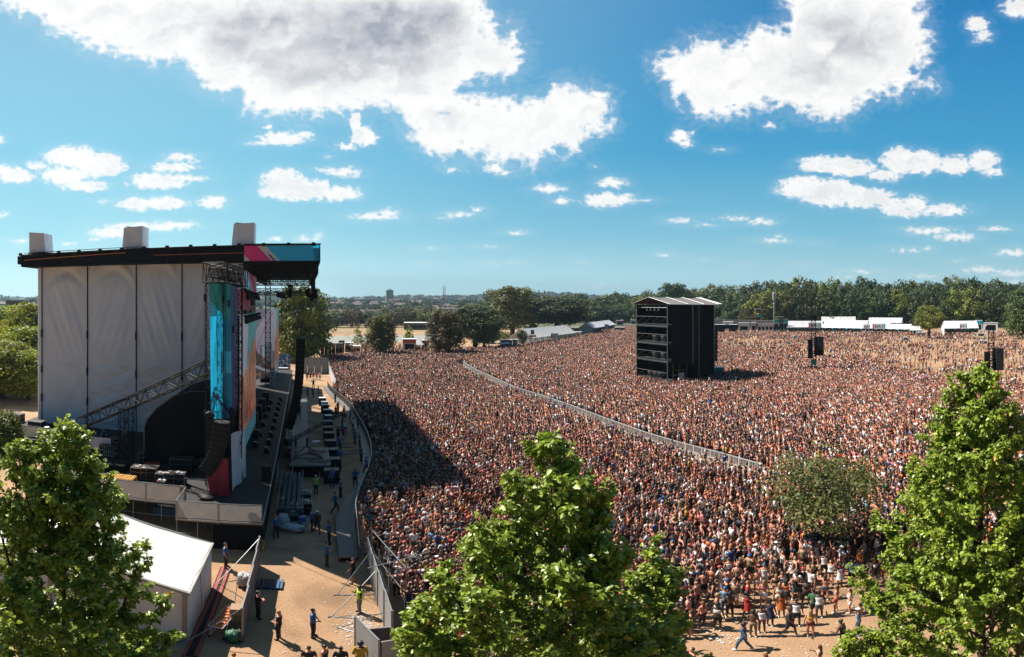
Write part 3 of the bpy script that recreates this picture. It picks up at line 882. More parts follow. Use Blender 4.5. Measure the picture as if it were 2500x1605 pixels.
b.sheet((-6.9, 36.0, 4.6), (-5.3, 36.3, 4.9), (-5.2, 36.3, 2.0), (-6.5, 36.0, 2.0), 12, 14, cloth_fn((0, -1, 0), .06, 84, 3, 4)); sp(b, 'lower_banner', M['red'], t, True)
b = MB(); b.sheet((-5.2, 37, 6.5), (-4.6, 40.5, 6.2), (-4.5, 40.5, 2.1), (-5.1, 37, 2.1), 8, 14, cloth_fn((1, 0, 0), .12, 85, 3, 4)); sp(b, 'white_cloth', M['white'], t, True)
b = MB()
for v in (-7.05, -6.95): b.tube((v, 36.6, 17.3), (v, 36.6, 7.6), .015, None, 4)
for v in (-5.8, -5.55): b.tube((v, 36.7, 17.3), (v, 36.7, 8), .015, None, 4)
for (v, z) in ((-7.0, 16.6), (-7.0, 8.3), (-5.7, 16.5), (-5.3, 16.2), (-5.0, 14.4)): b.tube((v, 36.6, z), (v, 36.6, z - .5), .1, .08, 8)
sp(b, 'chain_hoist', M['blackm'], t)
# line arrays
def line_array(u, v, ztop, n, hgt, w, dep, curve, lean, label):
    t = sthing('line_array', u, v, ztop, label, 'line array', 'line arrays of the stage')
    b = MB(); b.box((v, u, ztop + .1), (w * 1.05, dep, .14)); b.tube((v, u, ztop + .1), (v, u, ztop + 1.3), .03)
    sp(b, 'bumper', M['blackm'], t)
    x, z, ang = v, ztop, lean
    for k in range(n):
        ang_ = lean + curve * (k / n) ** 2
        Mx = Matrix.Translation(Vector((x, u, z))) @ Matrix.Rotation(ang_, 4, 'Y') @ Matrix.Translation(Vector((0, 0, -hgt / 2)))
        b = MB(); b.box((0, 0, 0), (w, dep, hgt * .93), M=Mx, bev=.02)
        for q in (-.3, .3): b.box((0, 0, 0), (w + .03, dep * .3, hgt * .5), M=Mx @ Matrix.Translation(Vector((0, q * dep, 0))))
        cb = sp(b, 'cabinet', M['blackm'], t)
        b = MB(); b.box((0, 0, 0), (.02, dep * .1, hgt * .2), M=Mx @ Matrix.Translation(Vector((-w / 2 - .02, -dep * .45, 0)))); o_ = sp(b, 'handle', M['alu'], t); o_.parent = cb
        nx = Mx @ Vector((0, 0, -hgt / 2)); x, z = nx.x, nx.z
    return t
line_array(35.1, -5.55, 7.7, 10, .37, 1.0, 1.0, .75, .1, 'black curved line array hanging below the blue banner')
line_array(58, -.45, 12.0, 18, .56, .95, 1.3, .38, .02, 'long black line array hanging before the stage opening')
for i, (u, v, l) in enumerate(((35.0, -6.35, 'left of the blue banner foot'), (36.6, -5.05, 'right of the blue banner foot'))):
    t = sthing('follow_spot', u, v, 8.0, 'black motor and lamp bundle hanging ' + l, 'stage lamp')
    b = MB(); b.blob((v, u, 8.3), (.32, .3, .3), 8, 6, .2, seed=i); sp(b, 'head', M['blackm'], t)
    b = MB(); b.box((v, u, 7.75), (.3, .3, .9), bev=.03); sp(b, 'body', M['blackm'], t)
t = sthing('followspot_cluster', 60, .9, 18, 'cluster of black followspots hanging under the outer corner of the stage roof', 'followspots')
b = MB(); b.box((.95, 60, 18.1), (.5, .5, 1.7), bev=.04); b.tube((.9, 60, 20.3), (.9, 60, 18.9), .05); b.truss((.9, 58.6, 19.0), (.9, 61.4, 19.0), .4); sp(b, 'bracket', M['blackm'], t)
for (v, z) in ((.35, 16.8), (.75, 16.3), (1.2, 16.6)):
    b = MB(); b.tube((v, 60, z + .8), (v + .05, 60, z - .1), .3, .22, 10); b.tube((v + .2, 60, z + .9), (v - .3, 60, z + .3), .12); sp(b, 'spotlight', M['blackm'], t)
t = sthing('cable_swag', 62, -2, 15, 'thick black cable looping from the stage rig to the followspots', 'cable')
b = MB(); cp = [(-3.6, 60, 15.6), (-2.9, 60, 15.7), (-2.3, 60, 16.2), (-1.75, 60, 16.9), (-1.6, 60, 17.5), (-1.2, 60, 17.2), (-.6, 60, 17.25), (.1, 60, 17.7), (.6, 60, 18.0)]
b.path(cp, .07, 6); b.tube((-1.62, 60, 17.6), (-1.62, 60, 16.6), .2); b.tube((-1.62, 60, 18.1), (-1.62, 60, 17.75), .3, .3, 10); b.tube((-1.62, 60, 20), (-1.62, 60, 18), .02)
sp(b, 'cable', M['blackm'], t)
for i, v in enumerate((-2.6, -2.1, -1.9, -.35, -.1)):
    o = MB().tube((0, 0, 0), (0, 0, -7.6 if i < 3 else -8), .022, None, 5).build('rigging_chain', M['blackm']); o.location = S(60 + i * .3, v, 20.1)
    tag(o, 'thin rigging chain hanging from the stage roof, %s from the left of five' % ordq(i), 'chain', 'rigging chains under the roof')
t = sthing('truss_raker', 42, -13, DZ, 'long sloping black box truss bracing the banner tower down to the rear deck', 'truss')
b = MB(); b.truss((-20.6, 46, 4.4), (-6.9, 38.4, 11.3), .95, .95, .055, 15); sp(b, 'sloping_truss', M['darksteel'], t)
for (u, v, z) in ((43.3, -15.6, 6.6), (42.7, -14.6, 7.0), (45.6, -20, 4.4)):
    b = MB(); b.truss((v, u, DZ), (v, u, z), .5, .5, .035, 8); sp(b, 'prop', M['blackm'], t)
# black backstage tent
t = sthing('black_tent', 46.5, -10.5, DZ, 'black fabric backstage enclosure with a rounded corner and sagging front', 'tent')
b = MB()
prof = [(-13.5, 2.0), (-13.5, 5.2), (-13.3, 5.8), (-12.4, 6.9), (-11, 8.0), (-9.6, 8.5), (-6.9, 8.6)]
for (p, q) in zip(prof[:-1], prof[1:]): b.sheet((p[0], 43.3, p[1]), (q[0], 43.3, q[1]), (q[0], 50, q[1]), (p[0], 50, p[1]), 2, 6)
def ftop(v):
    for (p, q) in zip(prof[:-1], prof[1:]):
        if p[0] <= v <= q[0] and q[0] > p[0]: return p[1] + (q[1] - p[1]) * (v - p[0]) / (q[0] - p[0])
    return 8.6
n_ = 24; cf = cloth_fn((0, -1, 0), .12, 91, 1.5, 5, .3); vs = []
for j in range(17):
    for i in range(n_ + 1):
        v = -13.5 + 6.6 * i / n_; zt = max(ftop(v), 5.2); q = j / 16
        sag = -.5 * math.sin(math.pi * i / n_) * math.sin(math.pi * q)
        vs.append(Vector((v, 43.25 + sag * .6, zt + (DZ - zt) * q)) + cf(i / n_, q))
b.add(vs, [(j * (n_ + 1) + i, (j + 1) * (n_ + 1) + i, (j + 1) * (n_ + 1) + i + 1, j * (n_ + 1) + i + 1) for j in range(16) for i in range(n_)])
sp(b, 'fabric', M['black'], t, True)
b = MB(); b.path([(-13.55, 43.2, 2), (-13.55, 43.2, 5.3), (-13.3, 43.2, 5.9), (-12.4, 43.2, 7.0), (-11, 43.2, 8.1)], .06); b.tube((-6.9, 43, 2), (-6.9, 43, 7), .04); sp(b, 'pole', M['steel'], t)

# ------------------------------------------------------------------ mesh fence panels on the deck edge
def fence_panel(p, q, z0, h, label, group='mesh fence panels on the deck edge'):
    (u0, v0), (u1, v1) = p, q
    um, vm = (u0 + u1) / 2, (v0 + v1) / 2
    t = sthing('fence_panel', um, vm, z0, label, 'fence panel', group)
    nrm = Vector((u1 - u0, -(v1 - v0), 0)).normalized()   # in (v,u)
    b = MB(); b.sheet((v0, u0, z0 + h), (v1, u1, z0 + h), (v1, u1, z0 + .12), (v0, u0, z0 + .12), 14, 5, cloth_fn(nrm, .018, int(u0 * 10 + v0 * 7), 2, 2)); sp(b, 'mesh', M['fence'], t)
    b = MB(); b.path([(v0, u0, z0 - .15), (v0, u0, z0 + h + .03), (v1, u1, z0 + h + .03), (v1, u1, z0 - .15)], .032); b.tube((v0, u0, z0 + .1), (v1, u1, z0 + .1), .032)
    b.box(((v0 + v1) / 2, (u0 + u1) / 2, z0 - .02), (abs(v1 - v0) + .05, abs(u1 - u0) + .05, .12)) if abs(v1 - v0) > 1 else None
    sp(b, 'frame', M['steel'], t)
fence_panel((31.4, -7.75), (31.4, -5.2), DZ, 1.25, 'left of the two beige mesh panels along the front deck edge above the black skirt')
fence_panel((31.4, -5.15), (31.4, -2.55), DZ, 1.25, 'right of the two beige mesh panels along the front deck edge above the black skirt')
fence_panel((34.1, -7.8), (31.4, -7.8), DZ, 1.25, 'short mesh panel turning the corner between the two deck edges')
for k in range(4):
    a_ = -7.85 - 2.75 * k
    fence_panel((34.1, a_ - 2.7), (34.1, a_), DZ, 1.3, ['beige mesh panel beside the deck corner, in front of the flight cases', 'beige mesh panel in front of the black table, second from the deck corner',
        'beige mesh panel in front of the yellow cable ramps', 'mesh panel mostly behind the poplar, past the yellow cable ramps'][k])
for k in range(3):
    fence_panel((47, -31.5 + 3.2 * k), (47, -28.4 + 3.2 * k), DZ, 1.1, ['outermost mesh panel of the rear deck at the left edge of the picture', 'middle mesh panel of the rear deck below the grey wall corner', 'mesh panel of the rear deck nearest the sloping truss'][k], 'mesh fence panels of the rear deck')
t = sthing('plank', 34, -8.0, 1.0, 'upright timber plank leaning on the deck corner', 'plank'); b = MB(); b.box((-8.05, 33.9, 2.3), (.25, .06, 2.2)); sp(b, 'board', M['wood'], t)
# ------------------------------------------------------------------ things on the rear deck
def at_px(x, y, z=0.0):
    p = P(x, y, z); return UV(p)
def boxthing(name, u, v, z, w, d, h, material, label, cat, group=None, rz=0.0, kind='case'):
    """a box-like thing built of body, edging and lid details; local x across, y along the stage"""
    t = sthing(name, u, v, z, label, cat, group, rz)
    b = MB(); b.box((0, 0, h / 2), (w, d, h), bev=.02); b.build('body', material, t)
    b = MB(); e = .03
    if kind in ('case', 'open'):
        for sx in (-1, 1):
            for sy in (-1, 1): b.box((sx * w / 2, sy * d / 2, h / 2), (e, e, h + .01))
        for sy in (-1, 1):
            for zz in (.02, h * .62, h): b.box((0, sy * d / 2, zz), (w + .02, e, e))
        for sx in (-1, 1): b.box((sx * w / 2, 0, h), (e, d, e)); b.box((sx * w / 2, 0, h * .62), (e, d, e))
        b.build('edging', M['alu'], t)
        if kind == 'open':
            r_ = random.Random(int(u * 100))
            for k in range(5): MB().box((r_.uniform(-.35, .35) * w, r_.uniform(-.3, .3) * d, h + .03), (.16, .22, .05), r_.uniform(0, 3)).build('contents', M['paper'] if k else M['redm'], t)
    return t
def case(x, y, w, d, h, label, **k):
    u, v = at_px(x, y, DZ); return boxthing('flight_case', u + d / 2, v, DZ, w, d, h, k.pop('m', M['case']), label, 'flight case', 'flight cases on the rear deck', **k)
case(440, 1157, 1.75, .9, 1.25, 'large black flight case standing before the black tent')
case(412, 1186, .8, .8, .95, 'left of the twin grey topped flight cases behind the mesh fence', kind='open')
case(437, 1187, .8, .8, .95, 'right of the twin grey topped flight cases behind the mesh fence', kind='open')
case(390, 1182, .75, .8, .8, 'open flight case holding pink papers, left of the twin cases', kind='open')
case(392, 1192, .6, .6, .5, 'small low flight case in front of the case with pink papers', kind='open')
case(338, 1170, 1.3, 1.0, .9, 'open flight case with red gear beside the yellow cable ramps', kind='open')
case(362, 1172, 1.2, 1.0, .95, 'black cloth covered case right of the case with red gear')
case(345, 1137, .45, .8, 1.1, 'upright black rack case at the left edge of the black tent')
case(275, 1092, 1.0, .8, .8, 'dark case behind the rows of folded barriers below the truss')
case(490, 1150, .9, .9, .8, 'small flight case in the dark between tent and line array')
u, v = at_px(369, 1150, DZ)
t = boxthing('tool_chest', u + .4, v, DZ, 1.25, .7, .5, M['redm'], 'bright red tool chest at the foot of the black tent', 'tool chest', kind='plain')
b = MB(); b.box((0, 0, .53), (1.2, .66, .05)); b.box((-.2, -.36, .33), (.5, .02, .08)); b.build('lid', M['redm'], t)
u, v = at_px(90, 1047, DZ)
boxthing('flight_case', u, v, DZ, 1.6, 1.2, .9, M['case'], 'grey topped flight case at the foot of the grey wall corner', 'flight case', kind='case')
u, v = at_px(38, 1030, DZ)
boxthing('flight_case', u, v, DZ, 1.8, 1.2, 1.0, M['case'], 'silver edged flight case at the far left edge of the rear deck', 'flight case', kind='open')
def ramp_stack(x, y, w, d, n, m_, label, zz=DZ):
    u, v = at_px(x, y, zz)
    t = sthing('cable_ramp_stack', u + d / 2, v, zz, label, 'cable ramps', 'stacked cable ramps')
    for k in range(n):
        b = MB(); nx, ny = 4, 3
        b.box((0, 0, k * .16 + .05), (w, d, .10))
        for i in range(nx):
            for j in range(ny): b.box(((i + .5 - nx / 2) * w / nx, (j + .5 - ny / 2) * d / ny, k * .16 + .12), (w / nx * .72, d / ny * .66, .05), bev=.012)
        b.build('ramp', m_, t)
ramp_stack(240, 1181, .95, .95, 3, M['yellow'], 'leftmost of the three yellow cable ramp stacks against the mesh fence')
ramp_stack(275, 1185, 1.0, 1.1, 4, M['yellow'], 'middle of the three yellow cable ramp stacks against the mesh fence')
ramp_stack(307, 1189, 1.0, 1.1, 4, M['yellow'], 'rightmost of the three yellow cable ramp stacks against the mesh fence')
ramp_stack(232, 1150, 1.6, 1.2, 3, M['yellow'], 'yellow cable ramp stack at the back, half behind the truss')
ramp_stack(276, 1152, 1.9, 1.3, 4, M['blackm'], 'flat stack of black cable ramps behind the yellow stacks')
for i in range(5):   # rows of stacked lamp bars
    u, v = at_px(262 + 9 * (i % 2), 1122 - i * 5, DZ)
    t = sthing('lamp_bar', u, v, DZ + .25 + .05 * i, 'black lamp bar with white clips on the rear deck, %s from the camera' % ordq(i), 'lamp bar', 'lamp bars laid on the rear deck')
    b = MB(); b.box((0, 0, 0), (1.5, .3, .4)); b.build('housing', M['case'], t)
    for k in range(7): MB().box(((k - 3) * .2, -.16, .14), (.06, .03, .12)).build('clip', M['white'], t)
t = sthing('podium_board', 45.5, -18.6, DZ, 'grey board on the rear deck with white leaning stays', 'board')
b = MB(); b.box((0, 0, .6), (2.2, .08, 1.2)); b.build('panel', M['tarp'], t)
MB().tube((-.9, -.9, 0), (-.4, 0, 1.6), .03).build('stay', M['alu'], t); MB().tube((1.0, -.9, 0), (1.5, 0, 1.4), .03).build('stay', M['alu'], t)
u, v = at_px(470, 1200, DZ)
t = sthing('hand_rail', u, v, DZ, 'grey tubular guard rail standing right of the flight cases', 'rail')
b = MB(); b.path([(-.6, 0, 0), (-.6, 0, 1), (1, 0, 1.0), (1, .6, .0)], .025); b.build('tube', M['steel'], t)
u, v = at_px(505, 1217, DZ)
t = tag(MB().blob((0, 0, 0), (.7, .5, .18), 12, 5, .4, seed=4).build('cable_heap', M['blackm'], None, True), 'heap of black cable at the corner of the front deck', 'cables'); t.location = S(u, v, DZ + .1)
# monitors and speakers on the stage front
k = 0
mon = None
for row, (v, us) in enumerate(((-3.4, (48, 51, 54, 57.5, 61, 64.5, 68, 71.5, 75)), (-4.6, (50, 54.5, 59, 63.5, 68, 72.5)))):
    for u in us:
        if mon is None:
            t = mon = sthing('stage_monitor', u, v, DZ, '', 'stage monitor', 'wedge monitors along the stage front')
            b = MB(); b.add([(-.3, -.4, 0), (.3, -.4, 0), (.3, .4, 0), (-.3, .4, 0), (-.3, -.4, .5), (.05, -.4, .5), (.05, .4, .5), (-.3, .4, .5)],
                            [(3, 2, 1, 0), (4, 5, 6, 7), (0, 1, 5, 4), (1, 2, 6, 5), (2, 3, 7, 6), (3, 0, 4, 7)]); b.build('cabinet', M['blackm'], t)
            b = MB(); b.box((-.1, 0, .52), (.25, .3, .03)); b.box((.1, .1, .4), (.12, .12, .03)); b.build('handle', M['steel'], t)
        else: t = copy_tree(mon); t.location = S(u, v, DZ)
        t['label'] = '%s wedge monitor from the camera in the row %s' % (ordq(us.index(u)), 'along the stage front edge' if row == 0 else 'set back from the stage edge')
for i, (u, v) in enumerate(((58, -5.6), (62.5, -5.5), (67, -5.4), (72, -5.3))):
    boxthing('side_fill_speaker', u, v, DZ, .9, 1.3, 1.7, M['case'], 'tall black side fill speaker on stage, %s of four' % ('nearest', 'second', 'third', 'farthest')[i], 'speaker', 'side fill speakers on stage', kind='plain')
u, v = at_px(651, 1172, DZ)
boxthing('side_fill_speaker', u, v, DZ, .75, .8, 1.25, M['case'], 'black speaker box standing alone on the near wing of the deck', 'speaker', kind='plain')
for (x, y) in ((625, 1072), (617, 1065)):
    u, v = at_px(x, y, DZ); boxthing('flight_case', u, v, DZ, .6, .6, 1.0, M['case'], 'dark wheeled case on the deck under the near video screen' if x == 625 else 'second dark case tucked behind the wheeled case under the near screen', 'flight case', kind='case')
t = sthing('poster_board', 86, -5.2, DZ, 'white notice board with red and blue print at the far side of the stage', 'board'); b = MB(); b.box((0, 0, 1.4), (1.0, .06, 2.8)); b.build('panel', M['white'], t)
for k in range(6): MB().box((random.uniform(-.3, .3), -.04, .4 + k * .42), (.3, .02, .2)).build('print', M['red'], t)
# microphone stand
u, v = at_px(648, 1095, DZ)
t = sthing('microphone_stand', u, v, DZ, 'thin microphone stand on the open near deck', 'microphone stand'); b = MB(); b.tube((0, 0, 0), (0, 0, 1.4), .015); b.tube((0, 0, 1.4), (.5, .2, 1.6), .012); b.tube((0, 0, 0), (0, 0, .02), .2, .2, 10); b.build('stand', M['blackm'], t)

# ------------------------------------------------------------------ the pit
t = sthing('jib_platform', 49.7, .45, 0, 'grey camera platform in the pit with the jib crane on it', 'platform')
b = MB(); b.box((0, 0, 1.12), (3.6, 6.0, .16)); b.build('floor', M['deckg'], t)
b = MB(); b.box((0, 0, .52), (3.5, 5.9, 1.03)); b.build('skirt', M['black'], t)
b = MB(); b.box((0, -3.01, 1.12), (3.62, .03, .17)); b.box((1.81, 0, 1.12), (.03, 6, .17)); b.build('edge', M['steel'], t)
t = sthing('walkway', 68, -.8, 0, 'long grey walkway running along the stage front in the pit', 'walkway')
b = MB()
for k in range(12): b.box((0, -13.9 + k * 2.52, 1.1), (2.3, 2.48, .2))
b.build('floor', M['deckg'], t)
b = MB(); b.box((0, 0, .5), (2.2, 30, .98)); b.build('skirt', M['black'], t)
t = sthing('camera_track', 62, -1.6, 1.2, 'pair of pale dolly rails laid on the grey walkway', 'camera track')
b = MB()
for v in (-.35, .35): b.tube((v, -9, .12), (v, 12, .12), .03)
for k in range(14): b.box((0, -8.6 + 1.5 * k, .06), (.9, .08, .05))
b.build('rails', M['alu'], t)
t = sthing('pit_stairs', 44.6, -1.65, 0, 'black steel stairs leading up to the camera platform', 'stairs')
for k in range(6):
    b = MB(); b.box((0, -1.6 + k * .36, .2 + k * .18), (1.2, .3, .05)); b.build('tread', M['deckg'], t)
b = MB()
for sx in (-.62, .62): b.tube((sx, -1.7, .1), (sx, .4, 1.2), .04); b.tube((sx, -1.7, 1.0), (sx, .4, 2.1), .02); b.tube((sx, -1.7, 0), (sx, -1.7, 1.0), .02)
b.build('rail', M['steel'], t)
# jib crane
t = sthing('jib_crane', 49.6, .2, 1.2, 'black camera jib crane on spread tripod legs', 'camera crane')
b = MB()
for (x, y) in ((-1.2, -.9), (1.5, -1.1), (.3, 1.4)): b.tube((0, 0, 1.1), (x, y, .1), .045); b.tube((0, 0, .3), (x, y, .1), .03)
b.path([(-1.2, -.9, .08), (1.5, -1.1, .08), (.3, 1.4, .08), (-1.2, -.9, .08)], .04)
b.path([(.2, -1.9, .06), (1.6, -2.5, .06), (2.0, -1.9, .06), (.6, -1.3, .06), (.2, -1.9, .06)], .03)
b.build('tripod', M['blackm'], t)
b = MB(); b.tube((0, 0, 1.0), (0, 0, 1.9), .09); b.truss((-1.9, -2.2, 1.9), (3.9, 5.6, 3.2), .25, .3, .03, 14); b.build('arm', M['blackm'], t)
b = MB(); b.box((-1.7, -1.9, 1.9), (.6, .5, .6), .9); b.build('counterweight', M['blackm'], t)
b = MB(); b.box((3.9, 5.6, 2.9), (.35, .5, .35), .5); b.tube((3.9, 5.9, 2.9), (3.95, 6.1, 2.9), .08); b.build('camera', M['blackm'], t)
b = MB(); b.box((.9, 1.1, 1.2), (.75, .5, .05), .5); b.build('monitor', M['white'], t)
b = MB()
for k in range(60):
    a = k * .55; r_ = .75 + .25 * math.sin(k * 1.7)
    b.tube((1.0 + r_ * math.cos(a), 1.2 + r_ * .8 * math.sin(a), .04), (1.0 + r_ * math.cos(a + .6), 1.2 + r_ * .8 * math.sin(a + .6), .05), .015, None, 4)
tag(b.build('cable_coil', M['redm']), 'tangle of red and grey cable lying behind the jib', 'cables').location = S(49.6, .2, 1.2)
bpy.data.objects['cable_coil'].rotation_euler = (0, 0, STAGE_RZ)
# subwoofers
SUBS = [(809, 1146, 1.35), (815, 1119, 1.3), (815, 1096, 1.1), (807, 1075, 1.2), (803, 1056, 1.1), (801, 1042, 1.1), (801, 1028, 1.1), (799, 1000, 1.1), (793, 988, 1.1), (792, 981, 1.0), (787, 971, 1.1), (802, 1014, 1.0)]
for i, (x, y, w) in enumerate(SUBS):
    u, v = at_px(x, y, 1.25)
    t = sthing('subwoofer', u, v, 0, 'black subwoofer stack with a pale top, %s in the pit row counted from the camera' % ('first', 'second', 'third', 'fourth', 'fifth', 'sixth', 'seventh', 'ninth', 'tenth', 'eleventh', 'last', 'eighth')[i], 'subwoofer', 'subwoofers along the pit')
    b = MB(); b.box((0, 0, .62), (w, .95, 1.22), bev=.02); b.box((w / 2 + .01, 0, .33), (.02, .8, .5)); b.box((w / 2 + .01, 0, .9), (.02, .8, .5)); b.build('cabinet', M['case'], t)
    b = MB(); b.box((0, 0, 1.245), (w * .96, .9, .03), .05 * (i % 3)); b.build('lid', M['deckg'] if i < 6 else M['tarp'], t)
# gas cylinders in a long cage row, sign, cases
cyl = None
for r in range(26):
    for c in range(4):
        v = -.95 - .62 + c * .36 + (r % 2) * .08; u = 36.6 + r * .29
        if cyl is None:
            cyl = MB(); cyl.tube((0, 0, 0), (0, 0, 1.25), .13, .13, 8).tube((0, 0, 1.25), (0, 0, 1.4), .13, .05, 8).tube((0, 0, 1.4), (0, 0, 1.52), .05, .05, 6)
            o = cyl = cyl.build('gas_cylinder', M['gas'], None, True)
        else: o = cyl.copy(); COL.objects.link(o)
        o.location = S(u, v, 0); tag(o, 'gas cylinder %s from the left in the %s row from the caged sign' % (ordq(c), ordq(r)), 'gas cylinder', 'gas cylinders in the pit')
t = sthing('cylinder_cage', 36.2, -1.0, 0, 'low steel cage with a dark sign in front of the gas cylinders', 'cage')
b = MB(); b.path([(-.9, 0, 0), (-.9, 0, 1.25), (.9, 0, 1.25), (.9, 0, 0)], .025); b.tube((-.9, 0, .9), (.9, 0, .9), .02); b.tube((-.9, 0, .1), (.9, 0, .1), .02)
b.path([(-.9, 0, 1.25), (-.9, 9, 1.25)], .02); b.path([(.85, 0, 1.25), (.85, 9, 1.25)], .02); b.build('frame', M['steel'], t)
b = MB(); b.box((0, -.06, .82), (1.7, .03, .62)); sg = b.build('sign_board', mat('dark_teal_sign', (.02, .08, .10), .5), t)
text_obj('lettering', 'AIR', .24, M['white'], sg, (.2, -.09, .95), (math.pi / 2, 0, 0))
text_obj('lettering', 'PRODUCTS', .24, M['white'], sg, (0, -.09, .68), (math.pi / 2, 0, 0))
for i, (x, y) in enumerate(((748, 1252), (746, 1228))):
    u, v = at_px(x, y, 0); boxthing('flight_case', u, v, 0, .8, 1.1, .95, M['case'], ('nearer' if i == 0 else 'farther') + ' open white rimmed case beside the gas cylinders in the pit', 'flight case', kind='open')
u, v = at_px(738, 1289); t = sthing('plastic_barrel', u, v, 0, 'blue plastic barrel with a white sticker in the pit', 'barrel')
b = MB()
for z0, z1, r0, r1 in ((0, .05, .27, .29), (.05, .3, .29, .31), (.3, .36, .31, .29), (.36, .62, .29, .31), (.62, .68, .31, .29), (.68, .88, .29, .27)): b.tube((0, 0, z0), (0, 0, z1), r0, r1, 18)
b.build('drum', M['barrelblue'], t, True)
b = MB(); b.tube((0, 0, .88), (0, 0, .9), .25, .25, 18); b.build('lid', M['barrelblue'], t)
b = MB(); b.box((.12, -.285, .42), (.26, .02, .3), .35); b.build('sticker', M['paper'], t)
def bag(x, y, r, label, m_='plastic', h=.6):
    u, v = at_px(x, y)
    o = MB().blob((0, 0, r[2] * .9), r, 16, 10, .22, seed=int(x)).build('rubbish_bag' if m_ == 'plastic' else 'kit_bag', M[m_], None, True)
    o.location = S(u, v, 0); tag(o, label, 'bag'); return o
bag(690, 1288, (.5, .45, .55), 'round clear bag of rubbish beside the cage sign')
bag(712, 1296, (.95, .45, .28), 'long flat clear bag of rubbish left of the blue barrel')
bag(597, 1432, (.42, .4, .5), 'crumpled clear bag of rubbish leaning on the hoarding')
bag(568, 1566, (.38, .3, .34), 'green medic bag on the ground beside the hoarding', 'green')
bag(585, 1566, (.22, .2, .36), 'grey rucksack beside the green medic bag', 'deckg')
# ramps lying across the pit, cable ramps
for i, (x0, y0, x1, y1) in enumerate(((833, 1092, 864, 1094), (835, 1110, 871, 1108))):
    a, c = P(x0, y0), P(x1, y1)
    o = MB().box((0, 0, .04), ((c - a).length, .28, .08), math.atan2((c - a).y, (c - a).x)).build('cable_ramp', mat('terracotta_plastic', (.22, .08, .05), .7)); o.location = (a + c) / 2
    tag(o, ('farther' if i == 0 else 'nearer') + ' reddish cable ramp lying across the pit floor', 'cable ramp')
# crowd barrier step plates and front barrier
BAR = [(29.8, 3.1), (33.5, 3.35), (37.5, 3.6), (41.5, 4.4), (46, 5.55), (50, 6.35), (55, 6.9), (60, 7.1), (65, 7.1), (71, 6.95), (77, 6.8), (83, 6.2), (89, 5.2), (95, 4.5), (102, 4.2), (110, 4.0), (119, 4.0)]
def bar_v(u):
    for (p, q) in zip(BAR[:-1], BAR[1:]):
        if p[0] <= u <= q[0]: return p[1] + (q[1] - p[1]) * (u - p[0]) / (q[0] - p[0])
    return BAR[0][1] if u < BAR[0][0] else BAR[-1][1]
pts = [(u_, bar_v(u_)) for u_ in np.arange(30, 100, 1.2)]
b = MB()
for (p, q) in zip(pts[:-1], pts[1:]):
    for (z0, off0, off1) in ((.16, -.85, -.08),):
        b.add([S(p[0] + .02, p[1] + off0, z0), S(q[0] - .02, q[1] + off0, z0), S(q[0] - .02, q[1] + off1, z0 + .02), S(p[0] + .02, p[1] + off1, z0 + .02),
               S(p[0] + .02, p[1] + off0, 0), S(q[0] - .02, q[1] + off0, 0)], [(0, 3, 2, 1), (0, 1, 5, 4)])
tag(b.build('barrier_step', mat('worn_step_metal', (.16, .155, .15), .6, .3, 1.5)), 'bright metal step plates at the foot of the curved front barrier', 'step')
fb = MB()
fb.box((0, 0, 1.06), (1.12, .05, .06)); fb.box((0, 0, .15), (1.12, .03, .05))
for k in range(9): fb.box((-.5 + k * .125, 0, .6), (.018, .018, .9))
for x in (-.55, .55): fb.box((x, 0, .55), (.05, .06, 1.1)); fb.tube((x, 0, 1.0), (x, -.75, .05), .022)
fb = fb.build('crowd_barrier', M['steel'])
for k, (p, q) in enumerate(zip(pts[:-1], pts[1:])):
    o = fb if k == 0 else fb.copy()
    if k: COL.objects.link(o)
    a, c = S(*p), S(*q)
    o.location = (a + c) / 2; o.rotation_euler = (0, 0, math.atan2(a.y - c.y, a.x - c.x) + math.pi)
    o.rotation_euler[2] = math.atan2((c - a).y, (c - a).x)
    tag(o, 'barrier panel between pit and crowd, %s from the camera in the curved line' % ordq(k), 'crowd barrier', 'front barrier panels')
# grey ramp plates next to the near end
t = sthing('access_ramp', 33, 2.4, 0, 'long grey access ramp with a red end beside the front barrier', 'ramp')
b = MB(); vs = []
rp = [(29.9, 1.95, 3.0), (33, 2.0, 3.0), (36.6, 2.1, 3.15), (38, 2.5, 3.3), (41, 3.1, 3.9)]
for (p, q) in zip(rp[:-1], rp[1:]):
    b.add([(p[1] - 2.4, p[0] - 33, .32), (p[2] - 2.4, p[0] - 33, .32), (q[2] - 2.4, q[0] - 33, .32), (q[1] - 2.4, q[0] - 33, .32),
           (p[1] - 2.4, p[0] - 33, 0), (q[1] - 2.4, q[0] - 33, 0)], [(0, 1, 2, 3), (0, 3, 5, 4)])
b.build('plates', M['deckg'], t)
b = MB(); b.box((.08, -3.13, .30), (1.06, .05, .06)); b.box((-.42, -3.1, .15), (.05, .05, .3)); b.box((.55, -3.1, .15), (.05, .05, .3)); b.build('end_bar', M['redm'], t)

